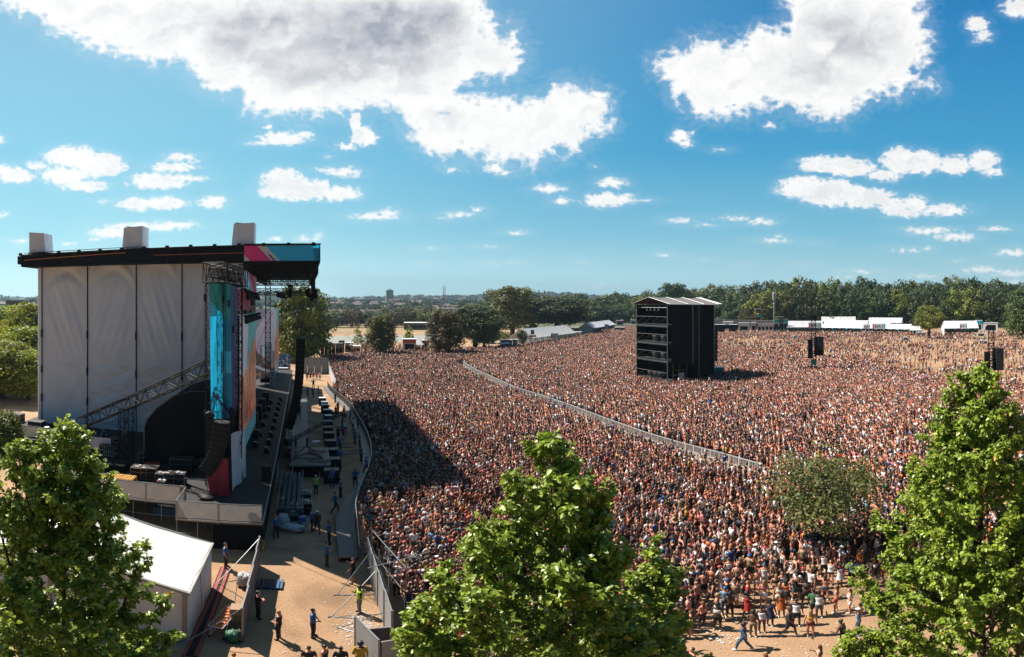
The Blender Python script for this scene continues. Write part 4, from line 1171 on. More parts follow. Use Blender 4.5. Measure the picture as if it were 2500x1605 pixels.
# ------------------------------------------------------------------ marquee
t = sthing('white_marquee', 23.6, -10.9, 0, 'white marquee with a broad pitched roof at the foot of the deck', 'marquee')
U0, U1, V0, V1, VR, ZE, ZR = 20.9, 26.35, -17.1, -4.7, -10.9, 2.95, 4.5
M['marq'] = mat('white_pvc', (.88, .85, .81), .55, .06, 1.0, bump=.12, bscale=3, trans=.12)
b = MB()
b.sheet((VR, U0 - .05, ZR), (VR, U1 + .05, ZR), (V1 + .12, U1 + .05, ZE - .05), (V1 + .12, U0 - .05, ZE - .05), 12, 20, lambda s, q: Vector((0, 0, -.10 * math.sin(math.pi * q) * (1 - .3 * math.cos(4 * math.pi * s)))))
b.sheet((VR, U1 + .05, ZR), (VR, U0 - .05, ZR), (V0 - .12, U0 - .05, ZE - .05), (V0 - .12, U1 + .05, ZE - .05), 12, 20, lambda s, q: Vector((0, 0, -.10 * math.sin(math.pi * q))))
sp(b, 'roof', M['marq'], t, True)
b = MB(); b.sheet((V1, U0, ZE), (V1, U1, ZE), (V1, U1, .02), (V1, U0, .02), 24, 14, cloth_fn((1, 0, 0), .035, 101, 4, 3)); sp(b, 'side_wall', M['marq'], t, True)
b = MB(); b.sheet((V0, U0, ZE), (V0, U1, ZE), (V0, U1, .02), (V0, U0, .02), 12, 8); sp(b, 'side_wall', M['marq'], t)
for uu, sd in ((U0, 102), (U1, 103)):
    b = MB(); cf = cloth_fn((0, -1, 0), .03, sd, 5, 3); n_ = 30; vs = []
    for j in range(11):
        for i in range(n_ + 1):
            v = V0 + (V1 - V0) * i / n_; zt = ZR - (ZR - ZE) * abs(v - VR) / (V1 - VR)
            vs.append(Vector((v, uu, zt * (1 - j / 10) + .02)) + cf(i / n_, j / 10))
    b.add(vs, [(j * (n_ + 1) + i, (j + 1) * (n_ + 1) + i, (j + 1) * (n_ + 1) + i + 1, j * (n_ + 1) + i + 1) for j in range(10) for i in range(n_)])
    sp(b, 'gable_wall', M['marq'], t, True)
M['beam'] = mat('weathered_aluminium', (.34, .28, .24), .6, .25, 3)
b = MB(); b.path([(V0, U0 - .08, ZE - .03), (VR, U0 - .08, ZR - .03), (V1 + .1, U0 - .08, ZE - .08)], .07, 6)
for v in (V1 - .12, V1 - 2.6, VR, V0 + .1): b.box((v, U0 - .06, ZE / 2), (.2, .08, ZE))
b.tube((V1 + .1, U0, ZE - .05), (V1 + .1, U1, ZE - .05), .05); sp(b, 'frame', M['beam'], t)
b = MB(); b.tube((V1 + .06, 23.2, ZE - .3), (V1 + .07, 23.5, .3), .012, None, 4); sp(b, 'zip', M['blackm'], t)
b = MB(); b.box((V1 - 1.15, U0 - .07, 2.2), (.22, .01, .16)); sp(b, 'label_patch', M['blackm'], t)
# red edged cable track on the ground
def strip(name, pxs, w, z, m_, label, cat, kind=None):
    b = MB(); ps = [P(x, y) for x, y in pxs]
    for p, q in zip(ps[:-1], ps[1:]):
        d = (q - p).normalized(); s_ = Vector((d.y, -d.x, 0)) * w / 2; up = Vector((0, 0, z))
        b.add([p - s_ + up, q - s_ + up, q + s_ + up, p + s_ + up, p - s_, q - s_, q + s_, p + s_], [(0, 3, 2, 1), (0, 1, 5, 4), (3, 7, 6, 2), (0, 4, 7, 3), (1, 2, 6, 5)])
    o = b.build(name, m_); tag(o, label, cat, kind=kind); return o
M['redwood'] = mat('red_painted_timber', (.38, .06, .03), .7, .25, 4)
strip('track_board', [(447, 1604), (520, 1452), (545, 1386)], .16, .07, M['redwood'], 'left of the two red boards edging the dark cable track by the marquee', 'board')
strip('track_board', [(478, 1604), (536, 1452), (559, 1386)], .16, .07, M['redwood'], 'right of the two red boards edging the dark cable track by the marquee', 'board')
strip('cable_mat', [(462, 1604), (528, 1452), (552, 1386)], .62, .03, M['blackm'], 'dark cable mat between the two red boards by the marquee', 'mat')
strip('plank', [(566, 1482), (576, 1412)], .2, .05, M['wood'], 'single pale timber plank lying between track and hoarding', 'plank')
# hoardings with stays
def hoarding(p, q, h, label, mm=M['hoard'], side=1, group=None, np_=None, name='hoarding', th=.05):
    """one panel from p to q given as (u, v)"""
    um, vm = (p[0] + q[0]) / 2, (p[1] + q[1]) / 2
    t = sthing(name, um, vm, 0, label, 'hoarding', group)
    L = math.hypot(q[0] - p[0], q[1] - p[1]); rz = math.atan2(q[0] - p[0], q[1] - p[1])
    b = MB(); b.box((vm, um, h / 2), (L - .02, th, h), rz)
    sp(b, 'board', mm, t)
    b = MB(); 
    for k in (0, 1):
        s_ = p if k == 0 else q
        b.box((s_[1] + (.04 if q[1] > p[1] else 0) * (1 - 2 * k), s_[0] + (.04 if q[0] > p[0] else 0) * (1 - 2 * k), h / 2), (.07, .07, h + .02), rz)
    b.box((vm, um, h + .0), (L, .07, .05), rz); sp(b, 'frame', M['steel'], t)
    return t
def stay(a, c, label, r=.025):
    o = MB().tube((0, 0, 0), c - a, r, None, 6).tube((-.12, -.1, .02), (.12, .1, .02), .04, None, 6).build('stay_pole', M['alu']); o.location = a
    tag(o, label, 'stay pole', 'stay poles of the hoardings')
us = [21.2, 23.4, 25.6, 27.5, 29.4]
for k in range(4):
    hoarding((us[k], -2.55), (us[k + 1], -2.5), 2.05, ['nearest', 'second', 'third', 'farthest'][k] + ' brown hoarding panel of the row between marquee and pit', M['hoardb'], group='hoarding panels beside the marquee')
stay(P(530, 1424), S(29.2, -2.55, 1.95), 'stay pole rising from beside the marquee to the far end of the brown hoarding')
stay(P(532, 1426), S(25.0, -2.58, 1.6), 'lower stay pole rising from beside the marquee to the middle of the brown hoarding')
stay(P(440, 1575), S(21.4, -2.58, 1.9), 'stay pole crossing above the orange stretcher')
us = [20.6, 22.6, 24.6, 26.6, 28.8]
for k in range(4):
    hoarding((us[k], 3.42), (us[k + 1], 3.45), 2.2, ['nearest', 'second', 'third', 'farthest'][k] + ' grey steel hoarding panel between the sunny yard and the crowd', group='steel hoarding panels beside the crowd')
    b = MB()
hoarding((20.5, 2.0), (20.6, 3.4), 1.3, 'dark hoarding panel closing the corner at the end of the steel row', M['hoardb'])
hoarding((18.4, 2.6), (20.4, 1.95), 2.2, 'pale grey hoarding panel set at an angle at the bottom of the picture', M['hoard'])
hoarding((18.5, 2.7), (18.9, 4.6), 2.0, 'grey hoarding panel mostly behind the central poplar', M['hoard'])
stay(P(822, 1454), S(27.0, 3.35, 2.1), 'farthest slanting stay pole of the steel hoarding'); stay(P(808, 1507), S(24.9, 3.35, 2.0), 'middle slanting stay pole of the steel hoarding'); stay(P(828, 1534), S(22.2, 3.35, 1.1), 'nearest short stay pole of the steel hoarding')
for i, ((x0, y0), (x1, y1)) in enumerate((((822, 1454), (912, 1454)), ((808, 1507), (920, 1514)), ((828, 1534), (894, 1553)))):
    a, c = P(x0, y0), P(x1, y1); o = MB().tube((0, 0, .04), (c - a) + Vector((0, 0, .04)), .022, None, 5).build('ground_pole', M['steel']); o.location = a
    tag(o, ['farthest', 'middle', 'nearest'][i] + ' pole lying on the sand at the foot of the stays', 'pole', 'ground poles of the stays')
t = sthing('scaffold_frame', 25, 4.3, 0, 'scaffold tube frame bracing the steel hoarding from the crowd side', 'scaffold')
b = MB()
for u in (22.6, 25.5, 28.4): b.tube((3.62, u, 0), (3.62, u, 3.0), .03)
for u in (23.6,): b.tube((4.6, u, 0), (4.6, u, 3.2), .03)
b.tube((3.62, 28.4, 2.9), (4.6, 23.6, 2.8), .03); b.tube((2.9, 24.3, 2.55), (5.9, 25.2, 2.75), .03); b.tube((3.62, 27, 1.9), (4.6, 23.6, 1.2), .03); b.tube((3.62, 22.6, 1.9), (3.62, 28.4, 1.9), .03)
sp(b, 'tube', M['steel'], t)
# pallets, stretcher, boxes
def pallet(x, y, rz, m_, label, z=0):
    p = P(x, y); t = empty('pallet', p + Vector((0, 0, z)), rz, label, 'pallet', 'pallets beside the hoarding')
    b = MB()
    for k in range(7): b.box((-.54 + k * .18, 0, .13), (.13, 1.0, .022))
    b.build('top_boards', m_, t)
    b = MB()
    for yy in (-.45, 0, .45): b.box((0, yy, .02), (1.2, .1, .022)); [b.box((xx, yy, .075), (.12, .1, .09)) for xx in (-.54, 0, .54)]
    b.build('blocks', m_, t)
pallet(662, 1430, .35, M['palletblue'], 'blue pallet with litter on it in the shade of the hoarding')
pallet(640, 1428, .42, M['redwood'], 'reddish pallet half under the blue pallet', .0)
p = P(528, 1560); t = empty('stretcher', p, .15, 'orange rescue stretcher with straps on wheeled legs', 'stretcher')
b = MB(); b.box((0, .9, .72), (.52, 1.9, .06), bev=.02); b.box((0, .9, .76), (.40, 1.7, .05), bev=.015); b.build('mattress', mat('orange_vinyl', (.85, .22, .01), .45, .1, 4), t)
b = MB()
for x in (-.32, .32):
    b.tube((x, -.1, .78), (x, 1.9, .78), .02); b.tube((x, 0, .0), (x, .5, .7), .018); b.tube((x, 1.6, .0), (x, 1.2, .7), .018); b.tube((x, 0, .1), (x, 1.7, .1), .015)
b.tube((-.32, -.1, .78), (.32, -.1, .78), .02); b.tube((-.32, 1.9, .78), (.32, 1.9, .78), .02); b.build('frame', M['white'], t)
b = MB()
for k in range(6): b.tube((-.3, .25 + .28 * k, .82), (.3, .35 + .25 * k * 1.05, .83), .03, None, 5)
b.blob((0, .35, .83), (.16, .2, .05), 8, 5); b.build('strap', M['orange'], t)
for x in (-.32, .32):
    for y in (0, 1.6): MB().tube((x - .02, y, .07), (x + .02, y, .07), .07, None, 12).build('wheel', M['blackm'], t)
for i, z in enumerate((0, .42, .84)):
    o = MB().box((0, 0, .2), (.62, .62, .4), bev=.01).build('cardboard_box', M['card']); o.location = P(580, 1530) + Vector((0, 0, z)); o.rotation_euler = (0, 0, .3 + .05 * i)
    tag(o, ['bottom', 'middle', 'top'][i] + ' cardboard box of the stack against the brown hoarding', 'box', 'stacked boxes by the hoarding')
p = P(641, 1360); o = MB().tube((0, 0, .5), (.12, 0, 1.0), .02).tube((.12, 0, 1.0), (-.06, .1, 1.2), .02).tube((-.06, .1, 1.2), (-.1, .1, .55), .02).tube((-.1, .1, .55), (0, 0, .5), .02).build('ratchet_strap', M['yellow']); o.location = p; tag(o, 'yellow strap loop hanging on the hoarding end', 'strap')
# skip behind marquee
u, v = at_px(395, 1275); t = sthing('waste_skip', u + 2, v, 0, 'blue waste skip holding grey sheeting below the deck', 'skip')
b = MB(); b.box((0, 0, .3), (1.9, 1.5, .6)); b.box((-.95, 0, .8), (.06, 1.6, .6)); b.box((.95, 0, .8), (.06, 1.6, .6)); b.box((0, .78, .8), (1.9, .06, .6)); b.build('tub', M['palletblue'], t)
b = MB(); b.blob((0, 0, .75), (.8, .6, .35), 14, 8, .3, seed=3); b.build('sheeting', M['tarp'], t, True)
# clutter beyond the stage end: grey hoarding, blue board
for k in range(4):
    hoarding((119, -1.0 + 1.6 * k), (119, .55 + 1.6 * k), 3.6, ['leftmost', 'second', 'third', 'rightmost'][k] + ' tall grey hoarding panel at the far end of the pit', group='grey hoarding at the pit end')
for k in range(6):
    hoarding((95 + 4 * k, 5.6 - .02 * k), (98.9 + 4 * k, 5.5 - .02 * k), 2.2, 'pale hoarding panel of the row receding along the far pit, %s from the camera' % ('first', 'second', 'third', 'fourth', 'fifth', 'sixth')[k], M['tarp2'], group='pale hoarding along the far pit')
t = sthing('advert_board', 118, -5.6, 0, 'blue and white advertising board behind the far video screen', 'board')
b = MB(); nu_, nv_ = 30, 14
b.sheet((-7.8, 118, 4.6), (-3.3, 118, 4.6), (-3.3, 118, 1.6), (-7.8, 118, 1.6), nu_, nv_)
for j in range(nv_):
    for i in range(nu_): b.mi[j * nu_ + i] = 1 if pn(i * .22, j * .5, 12) > .18 else 0
sp(b, 'print', [mat('deep_blue_print', (.01, .16, .36), .5), M['white']], t)
b = MB(); b.box((-5.6, 118.1, 1.5), (4.8, .12, 3)); sp(b, 'frame', M['steel'], t)
t = sthing('pit_table', 116, -6, 0, 'white topped table with a black front before the blue advertising board', 'table'); b = MB(); b.box((-5.8, 115, 1.75), (4.4, 1.2, .14)); sp(b, 'top', M['white'], t); b = MB(); b.box((-5.8, 115, .85), (4.2, 1.0, 1.6)); sp(b, 'front', M['black'], t)
# ------------------------------------------------------------------ trees of the park
def leaf_material(name, ca, cb, trans=.25, rough=.6, scale=.35, hue=.12):
    m = bpy.data.materials.new(name); m.use_nodes = True
    n, l = m.node_tree.nodes, m.node_tree.links
    b = n['Principled BSDF']; b.inputs['Roughness'].default_value = rough; b.inputs['Specular IOR Level'].default_value = .35
    tc = n.new('ShaderNodeTexCoord'); nz = n.new('ShaderNodeTexNoise'); nz.inputs['Scale'].default_value = scale; nz.inputs['Detail'].default_value = 5
    l.new(tc.outputs['Object'], nz.inputs['Vector'])
    r = n.new('ShaderNodeValToRGB'); r.color_ramp.elements[0].position = .35; r.color_ramp.elements[0].color = (*ca, 1)
    r.color_ramp.elements[1].position = .65; r.color_ramp.elements[1].color = (*cb, 1)
    l.new(nz.outputs['Fac'], r.inputs[0])
    oi = n.new('ShaderNodeObjectInfo')
    mr = n.new('ShaderNodeMapRange'); mr.inputs['To Min'].default_value = 1 - hue * 2; mr.inputs['To Max'].default_value = 1 + hue * 2
    l.new(oi.outputs['Random'], mr.inputs['Value'])
    hs_ = n.new('ShaderNodeHueSaturation'); l.new(mr.outputs[0], hs_.inputs['Value']); l.new(r.outputs[0], hs_.inputs['Color'])
    mh = n.new('ShaderNodeMapRange'); mh.inputs['To Min'].default_value = .48; mh.inputs['To Max'].default_value = .515
    l.new(oi.outputs['Random'], mh.inputs['Value']); l.new(mh.outputs[0], hs_.inputs['Hue'])
    l.new(hs_.outputs[0], b.inputs['Base Color'])
    tr = n.new('ShaderNodeBsdfTranslucent'); l.new(hs_.outputs[0], tr.inputs[0])
    ms = n.new('ShaderNodeMixShader'); ms.inputs[0].default_value = trans
    l.new(b.outputs[0], ms.inputs[1]); l.new(tr.outputs[0], ms.inputs[2]); l.new(ms.outputs[0], n['Material Output'].inputs[0])
    return m
M['leaf_dark'] = leaf_material('dark_foliage', (.022, .042, .011), (.068, .098, .022))
M['leaf_mid'] = leaf_material('olive_foliage', (.07, .085, .014), (.18, .19, .032))
M['leaf_bright'] = leaf_material('bright_foliage', (.13, .165, .015), (.30, .33, .03), .5)
M['leaf_brown'] = leaf_material('dry_foliage', (.05, .045, .018), (.13, .105, .035))
M['bark'] = mat('bark', (.07, .055, .04), .9, .3, 3, bump=.4)
def crown_mesh(name, seed, nb, per, size, shape='round', squash=1.0):
    """leaf clumps scattered over many small lobes; fills a crown of radius 1 and height 2 centred on 0"""
    r = np.random.default_rng(seed)
    lobes = []
    while len(lobes) < nb:
        p = r.uniform(-1, 1, 3)
        if shape == 'round' and np.linalg.norm(p) > .86: continue
        if shape == 'cone' and math.hypot(p[0], p[1]) > .9 * (1 - .42 * (p[2] + 1)): continue
        if shape == 'dome' and (np.linalg.norm(p * np.array([1, 1, .5]) + np.array([0, 0, .12])) > .84): continue
        rad = r.uniform(.17, .36) * (1.15 - .35 * np.linalg.norm(p))
        lobes.append((p, rad))
    V, Fc = [], []
    for p, rad in lobes:
        n = r.normal(size=(per, 3)); n /= np.linalg.norm(n, axis=1)[:, None]
        n[:, 2] = np.abs(n[:, 2]) * np.where(r.uniform(size=per) < .75, 1, -1)
        c = p + n * rad * r.uniform(.75, 1.12, (per, 1)) * np.array([1, 1, .85])
        nn = n + r.normal(size=(per, 3)) * .45; nn /= np.linalg.norm(nn, axis=1)[:, None]
        t = np.cross(nn, r.normal(size=(per, 3))); t /= np.linalg.norm(t, axis=1)[:, None]
        bt = np.cross(nn, t)
        s = size * r.uniform(.6, 1.3, (per, 1))
        a = c + t * s; b_ = c + bt * s * .7; d = c - t * s; e = c - bt * s * .7
        V.append(np.stack([a, b_, d, e], 1).reshape(-1, 3))
    V = np.concatenate(V); V[:, 2] *= squash
    Fc = np.arange(len(V)).reshape(-1, 4)
    return np_mesh(name, V, Fc, 4), [(p, rad) for p, rad in lobes]
def trunk_mesh(lobes, seed, h0, rad0=.09):
    """trunk from z=-h0 (ground) up into the crown with limbs to some lobes (crown units)"""
    rr = random.Random(seed); b = MB()
    b.tube((0, 0, -h0), (0, 0, -.6), rad0, rad0 * .75, 8); b.tube((0, 0, -.6), (0, .03, .2), rad0 * .75, rad0 * .3, 7)
    for p, _ in rr.sample(lobes, min(9, len(lobes))):
        z0 = rr.uniform(-.9, 0); b.tube((0, 0, z0), tuple(p * .9), rad0 * .42, rad0 * .1, 5)
    return b
CROWNS = []
for i, (nb, per, size, shp, sq) in enumerate(((46, 62, .062, 'round', 1), (60, 56, .055, 'dome', 1), (52, 60, .058, 'round', 1.05), (34, 64, .07, 'cone', 1), (70, 54, .05, 'dome', .95))):
    CROWNS.append(crown_mesh('crown', 200 + i, nb, per, size, shp, sq))
BIGC = [crown_mesh('crown', 300 + i, 170, 100, .040, s_, 1) for i, s_ in enumerate(('round', 'dome'))]
TR_CACHE = {}
def tree(p, rad, h, label, group=None, mk='leaf_dark', var=0, clear=.22, big=False, rz=None, name='broadleaf_tree', cat='tree'):
    """p ground point; rad crown radius; h total height; clear: fraction of bare trunk"""
    me, lobes = (BIGC if big else CROWNS)[var % (2 if big else 5)]
    hc = h * (1 - clear) / 2; zc = h - hc
    t = empty(name, p, rz if rz is not None else random.uniform(0, 6.28), label, cat, group)
    key = (big, var, mk)
    if key not in TR_CACHE:
        m2 = me.copy(); m2.materials.clear(); m2.materials.append(M[mk]); TR_CACHE[key] = m2
    c = link_mesh('crown', TR_CACHE[key], t); c.location = (0, 0, zc); c.scale = (rad, rad, hc)
    tk = ('t', big, var, round(zc / hc, 1))
    if tk not in TR_CACHE:
        o = trunk_mesh(lobes, var, zc / hc).build('trunk', M['bark'], t); TR_CACHE[tk] = o.data
    else: o = link_mesh('trunk', TR_CACHE[tk], t)
    o.location = (0, 0, zc); o.scale = (rad, rad, hc)
    return t
def tree_px(x0, x1, ytop, ybase, label, mk='leaf_mid', var=0, big=True, clear=.2, group=None, rz=None, **k):
    p = P((x0 + x1) / 2, ybase); r = p.length; p.z = 0; r = math.hypot(p.x, p.y)
    return tree(p, (x1 - x0) / F * r / 2, ZY(ytop, r), label, group, mk, var, clear, big, rz, **k)
# nearer park trees, left to right
tree_px(660, 814, 708, 880, 'large olive green tree standing just right of the stage, behind the video screen', 'leaf_mid', 1, clear=.0)
tree_px(888, 970, 774, 870, 'dense round tree with yellowing top between food stalls and crowd', 'leaf_mid', 1, clear=.15)
tree_px(856, 890, 797, 843, 'small pale green tree left of the dense round tree', 'leaf_bright', 3, False, clear=.1)
tree_px(983, 1016, 794, 836, 'small pale green conical tree behind the orange food stall', 'leaf_bright', 3, False, clear=.1)
tree_px(1036, 1138, 764, 868, 'brown tinged tree at the left of the clump in front of the crowd', 'leaf_brown', 1, clear=.12)
tree_px(1084, 1236, 744, 852, 'big rounded green tree in the middle of the clump', 'leaf_dark', 0, clear=.18)
tree_px(1138, 1226, 790, 854, 'low yellowish tree in front of the big rounded tree', 'leaf_mid', 0, clear=.15)
tree_px(1205, 1250, 808, 838, 'small yellowish tree left of the blue wheelchair sign', 'leaf_mid', 2, False, clear=.15)
tree_px(1260, 1292, 804, 850, 'small dark tree in front of the bar 1 tent', 'leaf_dark', 2, False, clear=.2)
tree_px(1180, 1322, 706, 818, 'tall broad green tree rising behind the clump', 'leaf_mid', 1, clear=.15)
tree_px(1270, 1450, 724, 816, 'wide spreading green tree behind the bar 1 tent', 'leaf_dark', 0, clear=.2)
tree_px(2229, 2308, 743, 826, 'rounded bright green tree standing alone between bar 3 and bar 4', 'leaf_mid', 0, clear=.2)
tree_px(2452, 2560, 712, 828, 'dark grey green tree at the right edge of the picture', 'leaf_dark', 1, clear=.08)
tree_px(1755, 1800, 762, 800, 'low bushy tree just right of the black sound tower', 'leaf_dark', 0, clear=.05)
tree_px(1800, 1850, 754, 800, 'brownish bushy tree left of the wooden lookout', 'leaf_brown', 0, clear=.05)
tree_px(1600, 1690, 697, 790, 'dark domed tree rising behind the roof of the sound tower', 'leaf_dark', 1, clear=.1)
# the belt at the back of the field
prof_sky = [(1180, 722), (1240, 712), (1300, 722), (1350, 727), (1400, 724), (1450, 728), (1500, 721), (1560, 719), (1620, 716), (1700, 710), (1800, 708), (1850, 702), (1900, 688), (1950, 690), (2000, 687), (2050, 693), (2100, 690), (2180, 689), (2250, 697), (2300, 688), (2360, 685), (2420, 688), (2500, 700), (2600, 695)]
def sky_y(x): return -5 + float(np.interp(x, [a for a, _ in prof_sky], [b_ for _, b_ in prof_sky]))
rr = random.Random(5); k = 0
for row, (dr, dy, st_) in enumerate(((0, 22, 34), (30, 9, 33), (62, 0, 30))):
    x = 1190 + row * 11; k_row = 0
    while x < 2580:
        r_ = (430 if x < 1500 else 430 - 82 * min(1, (x - 1500) / 350)) + dr
        y = sky_y(x) + dy + rr.uniform(-5, 7)
        h = ZY(y, r_); w = rr.uniform(27, 44) / F * r_
        lab = ['front row', 'middle row', 'back row'][row]
        kind = rr.choice(['leaf_dark', 'leaf_dark', 'leaf_dark', 'leaf_mid'])
        q_ = (x - 1190) / 1390; side = '%s from its left end' % ordq(int(k_row)); k_row += 1
        tree(PD(x, r_), w, h, '%s tree in the park belt\'s %s, %s' % ('dark' if kind == 'leaf_dark' else 'olive', lab, side), 'trees of the park belt', kind, rr.choice([0, 1, 2, 4]), .04)
        x += st_ * rr.uniform(.8, 1.2); k += 1
for (x, y0) in ((1316, 707), (1329, 708), (1374, 712)):
    tree(PD(x, 470), 2.2, ZY(y0, 470), {1316: 'left', 1329: 'middle', 1374: 'right'}[x] + ' of three narrow dark poplar spikes above the tree belt', 'poplar spikes', 'leaf_dark', 3, .05)
# shrubs and trees in front of the terrace houses
x = 756; i = 0
while x < 1200:
    r_ = 345 + 28 * (i % 3); tp = 761 + rr.uniform(-6, 9) - (4 if x > 900 else 0)
    mk = rr.choice(['leaf_brown', 'leaf_mid', 'leaf_dark', 'leaf_brown'])
    tree(PD(x, r_), rr.uniform(20, 30) / F * r_, ZY(tp, r_), '%s scrub tree before the terrace houses, %s in line from the stage' % ({'leaf_brown': 'brownish', 'leaf_mid': 'light green', 'leaf_dark': 'dark green'}[mk], ordq(i)), 'scrub trees before the terrace', mk, rr.choice([0, 1, 2, 4]), .03)
    x += rr.uniform(9, 13); i += 1
for (x, y, w, mk) in ((820, 744, 22, 'leaf_dark'), (850, 740, 18, 'leaf_dark'), (905, 742, 22, 'leaf_dark'), (880, 748, 20, 'leaf_dark'), (925, 744, 16, 'leaf_dark'), (990, 742, 24, 'leaf_dark'), (1045, 744, 18, 'leaf_dark'), (1150, 742, 26, 'leaf_mid'), (1125, 736, 12, 'leaf_dark'), (1025, 746, 20, 'leaf_mid'), (780, 748, 18, 'leaf_mid')):
    tree(PD(x, 640), w / F * 640, ZY(y, 640), 'dark rounded tree among the roofs, %d paces of roof %s of the tower block' % (0, '') if 0 else 'dark rounded tree among the far roofs, ' + {820: 'leftmost of all', 850: 'second from the left', 905: 'just left of the tower block', 880: 'left of the pointed hall', 925: 'touching the tower block', 990: 'right of the red school wing', 1045: 'left of the radio mast', 1150: 'rightmost and palest', 1125: 'smallest one right of the mast', 1025: 'pale one left of the mast', 780: 'pale one nearest the stage'}[x], 'trees behind the terrace', mk, int(x) % 3, .05)
# trees at the far left behind the stage
for (x, r_, top, rad, lab) in ((20, 150, 742, 9, 'tall yellow green tree at the far left beside the stage wall'), (75, 130, 733, 8, 'bright green tree touching the grey stage wall'), (-60, 120, 760, 9, 'bright tree cut by the left edge of the picture'),
                               (60, 100, 792, 7, 'lit green tree in the middle of the group left of the stage'), (5, 88, 826, 7, 'broad green tree low at the far left beside the stage'), (70, 86, 850, 5.5, 'shaded green tree at the foot of the group left of the stage'), (-30, 190, 748, 10, 'pale green tree on the far left skyline'), (55, 175, 752, 8, 'distant green tree left of the stage roof')):
    tree(PD(x, r_), rad, ZY(top, r_), lab, 'trees left of the stage', 'leaf_bright', int(r_) % 2, .03, True)
tree(PD(-8, 42), 2.6, ZY(1000, 42), 'small pale leafed tree at the left edge beside the rear deck', None, 'leaf_mid', 0, .3, True)
# mid field tree on the right, sparse crown over the crowd
big_c, big_l = crown_mesh('crown', 417, 84, 96, .027, 'round', 1)
big_c.materials.append(leaf_material('grey_green_foliage', (.05, .060, .015), (.13, .13, .034), .35, .6, .8))
p = P(2020, 1372); r_ = math.hypot(p.x, p.y)
t = empty('maple_tree', p, 1.2, 'open crowned grey green tree standing in the crowd near the right poplar', 'tree')
hT = ZY(1088, r_); rad = 172 / F * r_; hc = hT * .40
c = link_mesh('crown', big_c, t); c.location = (0, 0, hT - hc); c.scale = (rad, rad, hc)
o = trunk_mesh(big_l, 5, (hT - hc) / hc, .05).build('trunk', M['bark'], t); o.location = (0, 0, hT - hc); o.scale = (rad, rad, hc)

# ------------------------------------------------------------------ sound tower in the crowd
T = M; FU0, FU1, FV0, FV1 = 76.6, 86.4, 62.7, 74.9
t = sthing('sound_tower', 81.5, 68.8, 0, 'tall black draped sound and camera tower standing in the middle of the crowd', 'sound tower')
lv = [1.3, 5.2, 8.5, 11.9]
b = MB()
cf = cloth_fn((0, -1, 0), .09, 111, 2, 4, .4)
b.sheet((FV0 + 8.0, FU0, 15.6), (FV1, FU0, 15.6), (FV1, FU0, 0), (FV0 + 8.0, FU0, 0), 20, 40, cf); sp(b, 'drape', T['black'], t, True)
b = MB(); b.sheet((FV0, FU0 - 1.2, 15.5), (FV0 + 5.3, FU0 - 1.2, 15.5), (FV0 + 5.3, FU0 - 1.2, 4.4), (FV0, FU0 - 1.2, 4.6), 20, 30, cloth_fn((0, -1, 0), .07, 112, 2, 4, .4)); sp(b, 'drape', T['black'], t, True)
b = MB(); b.sheet((FV0 + 5.3, FU0 - 1.2, 15.5), (FV0 + 8, FU0, 15.5), (FV0 + 8, FU0, 4.8), (FV0 + 5.3, FU0 - 1.2, 4.4), 8, 30, cloth_fn((0, -1, 0), .05, 113, 1, 3, .2)); sp(b, 'drape', T['black'], t, True)
b = MB(); b.sheet((FV0 + .1, FU1, 15.6), (FV1, FU1, 15.6), (FV1, FU1, 0), (FV0 + .1, FU1, 0), 10, 14); b.sheet((FV1, FU0, 15.6), (FV1, FU1, 15.6), (FV1, FU1, 0), (FV1, FU0, 0), 10, 14)
b.sheet((FV0 + 3, FU0, 15.6), (FV0 + 3, FU1, 15.6), (FV0 + 3, FU1, 0), (FV0 + 3, FU0, 0), 20, 30, cloth_fn((-1, 0, 0), .06, 114, 3, 5)); sp(b, 'inner_drape', T['black'], t)
for z in lv:
    b = MB(); b.box((FV0 + 1.6, (FU0 + FU1) / 2, z - .25), (3.2, FU1 - FU0, .5)); sp(b, 'floor', M['deckg'], t)
    b = MB(); r0, r1 = (FV0, FU0 + .1, z + 1.45), (FV0, FU1 - .1, z + 1.45)
    b.tube(r0, r1, .07); n_ = 4
    for q in range(n_):
        ua = FU0 + .2 + (FU1 - FU0 - .4) * q / n_; ub = ua + (FU1 - FU0 - .4) / n_
        b.tube((FV0, ub, z), (FV0, ua, z + 1.45), .05, None, 5); b.tube((FV0, ua, z), (FV0, ua, z + 1.45), .05, None, 5)
    b.box((FV0 - .03, (FU0 + FU1) / 2, z - .02), (.06, FU1 - FU0, .12)); b.box((FV0 - .03, (FU0 + FU1) / 2, z - .5), (.06, FU1 - FU0, .08)); sp(b, 'railing', M['darksteel'], t)
for (u, v) in ((FU0, FV0), (FU1, FV0), (FU0 - 1.2, FV0 + 5.3), (FU0, FV0 + 8), (FU0, FV1)):
    b = MB(); z0 = 0 if v != FV0 + 5.3 else 4.4
    b.tube((v - .02, u - .1, z0), (v - .02, u - .1, 15.7), .085, None, 8); sp(b, 'post', M['steel'], t)
b = MB(); mu = (FU0 + FU1) / 2
b.sheet((FV0 - .6, FU0 - 1.5, 15.75), (FV1 + .7, FU0 - 1.3, 15.6), (FV1 + .7, mu, 16.9), (FV0 - .6, mu, 17.1), 14, 6, lambda s, q: Vector((0, 0, -.22 * math.sin(s * math.pi * 3) ** 2 * math.sin(math.pi * q))))
b.sheet((FV0 - .6, mu, 17.1), (FV1 + .7, mu, 16.9), (FV1 + .7, FU1 + .8, 15.6), (FV0 - .6, FU1 + .8, 15.75), 14, 6, lambda s, q: Vector((0, 0, -.22 * math.sin(s * math.pi * 3) ** 2 * math.sin(math.pi * q))))
sp(b, 'roof', mat('worn_grey_roof', (.22, .20, .20), .7, .15, 1.2), t, True)
b = MB()
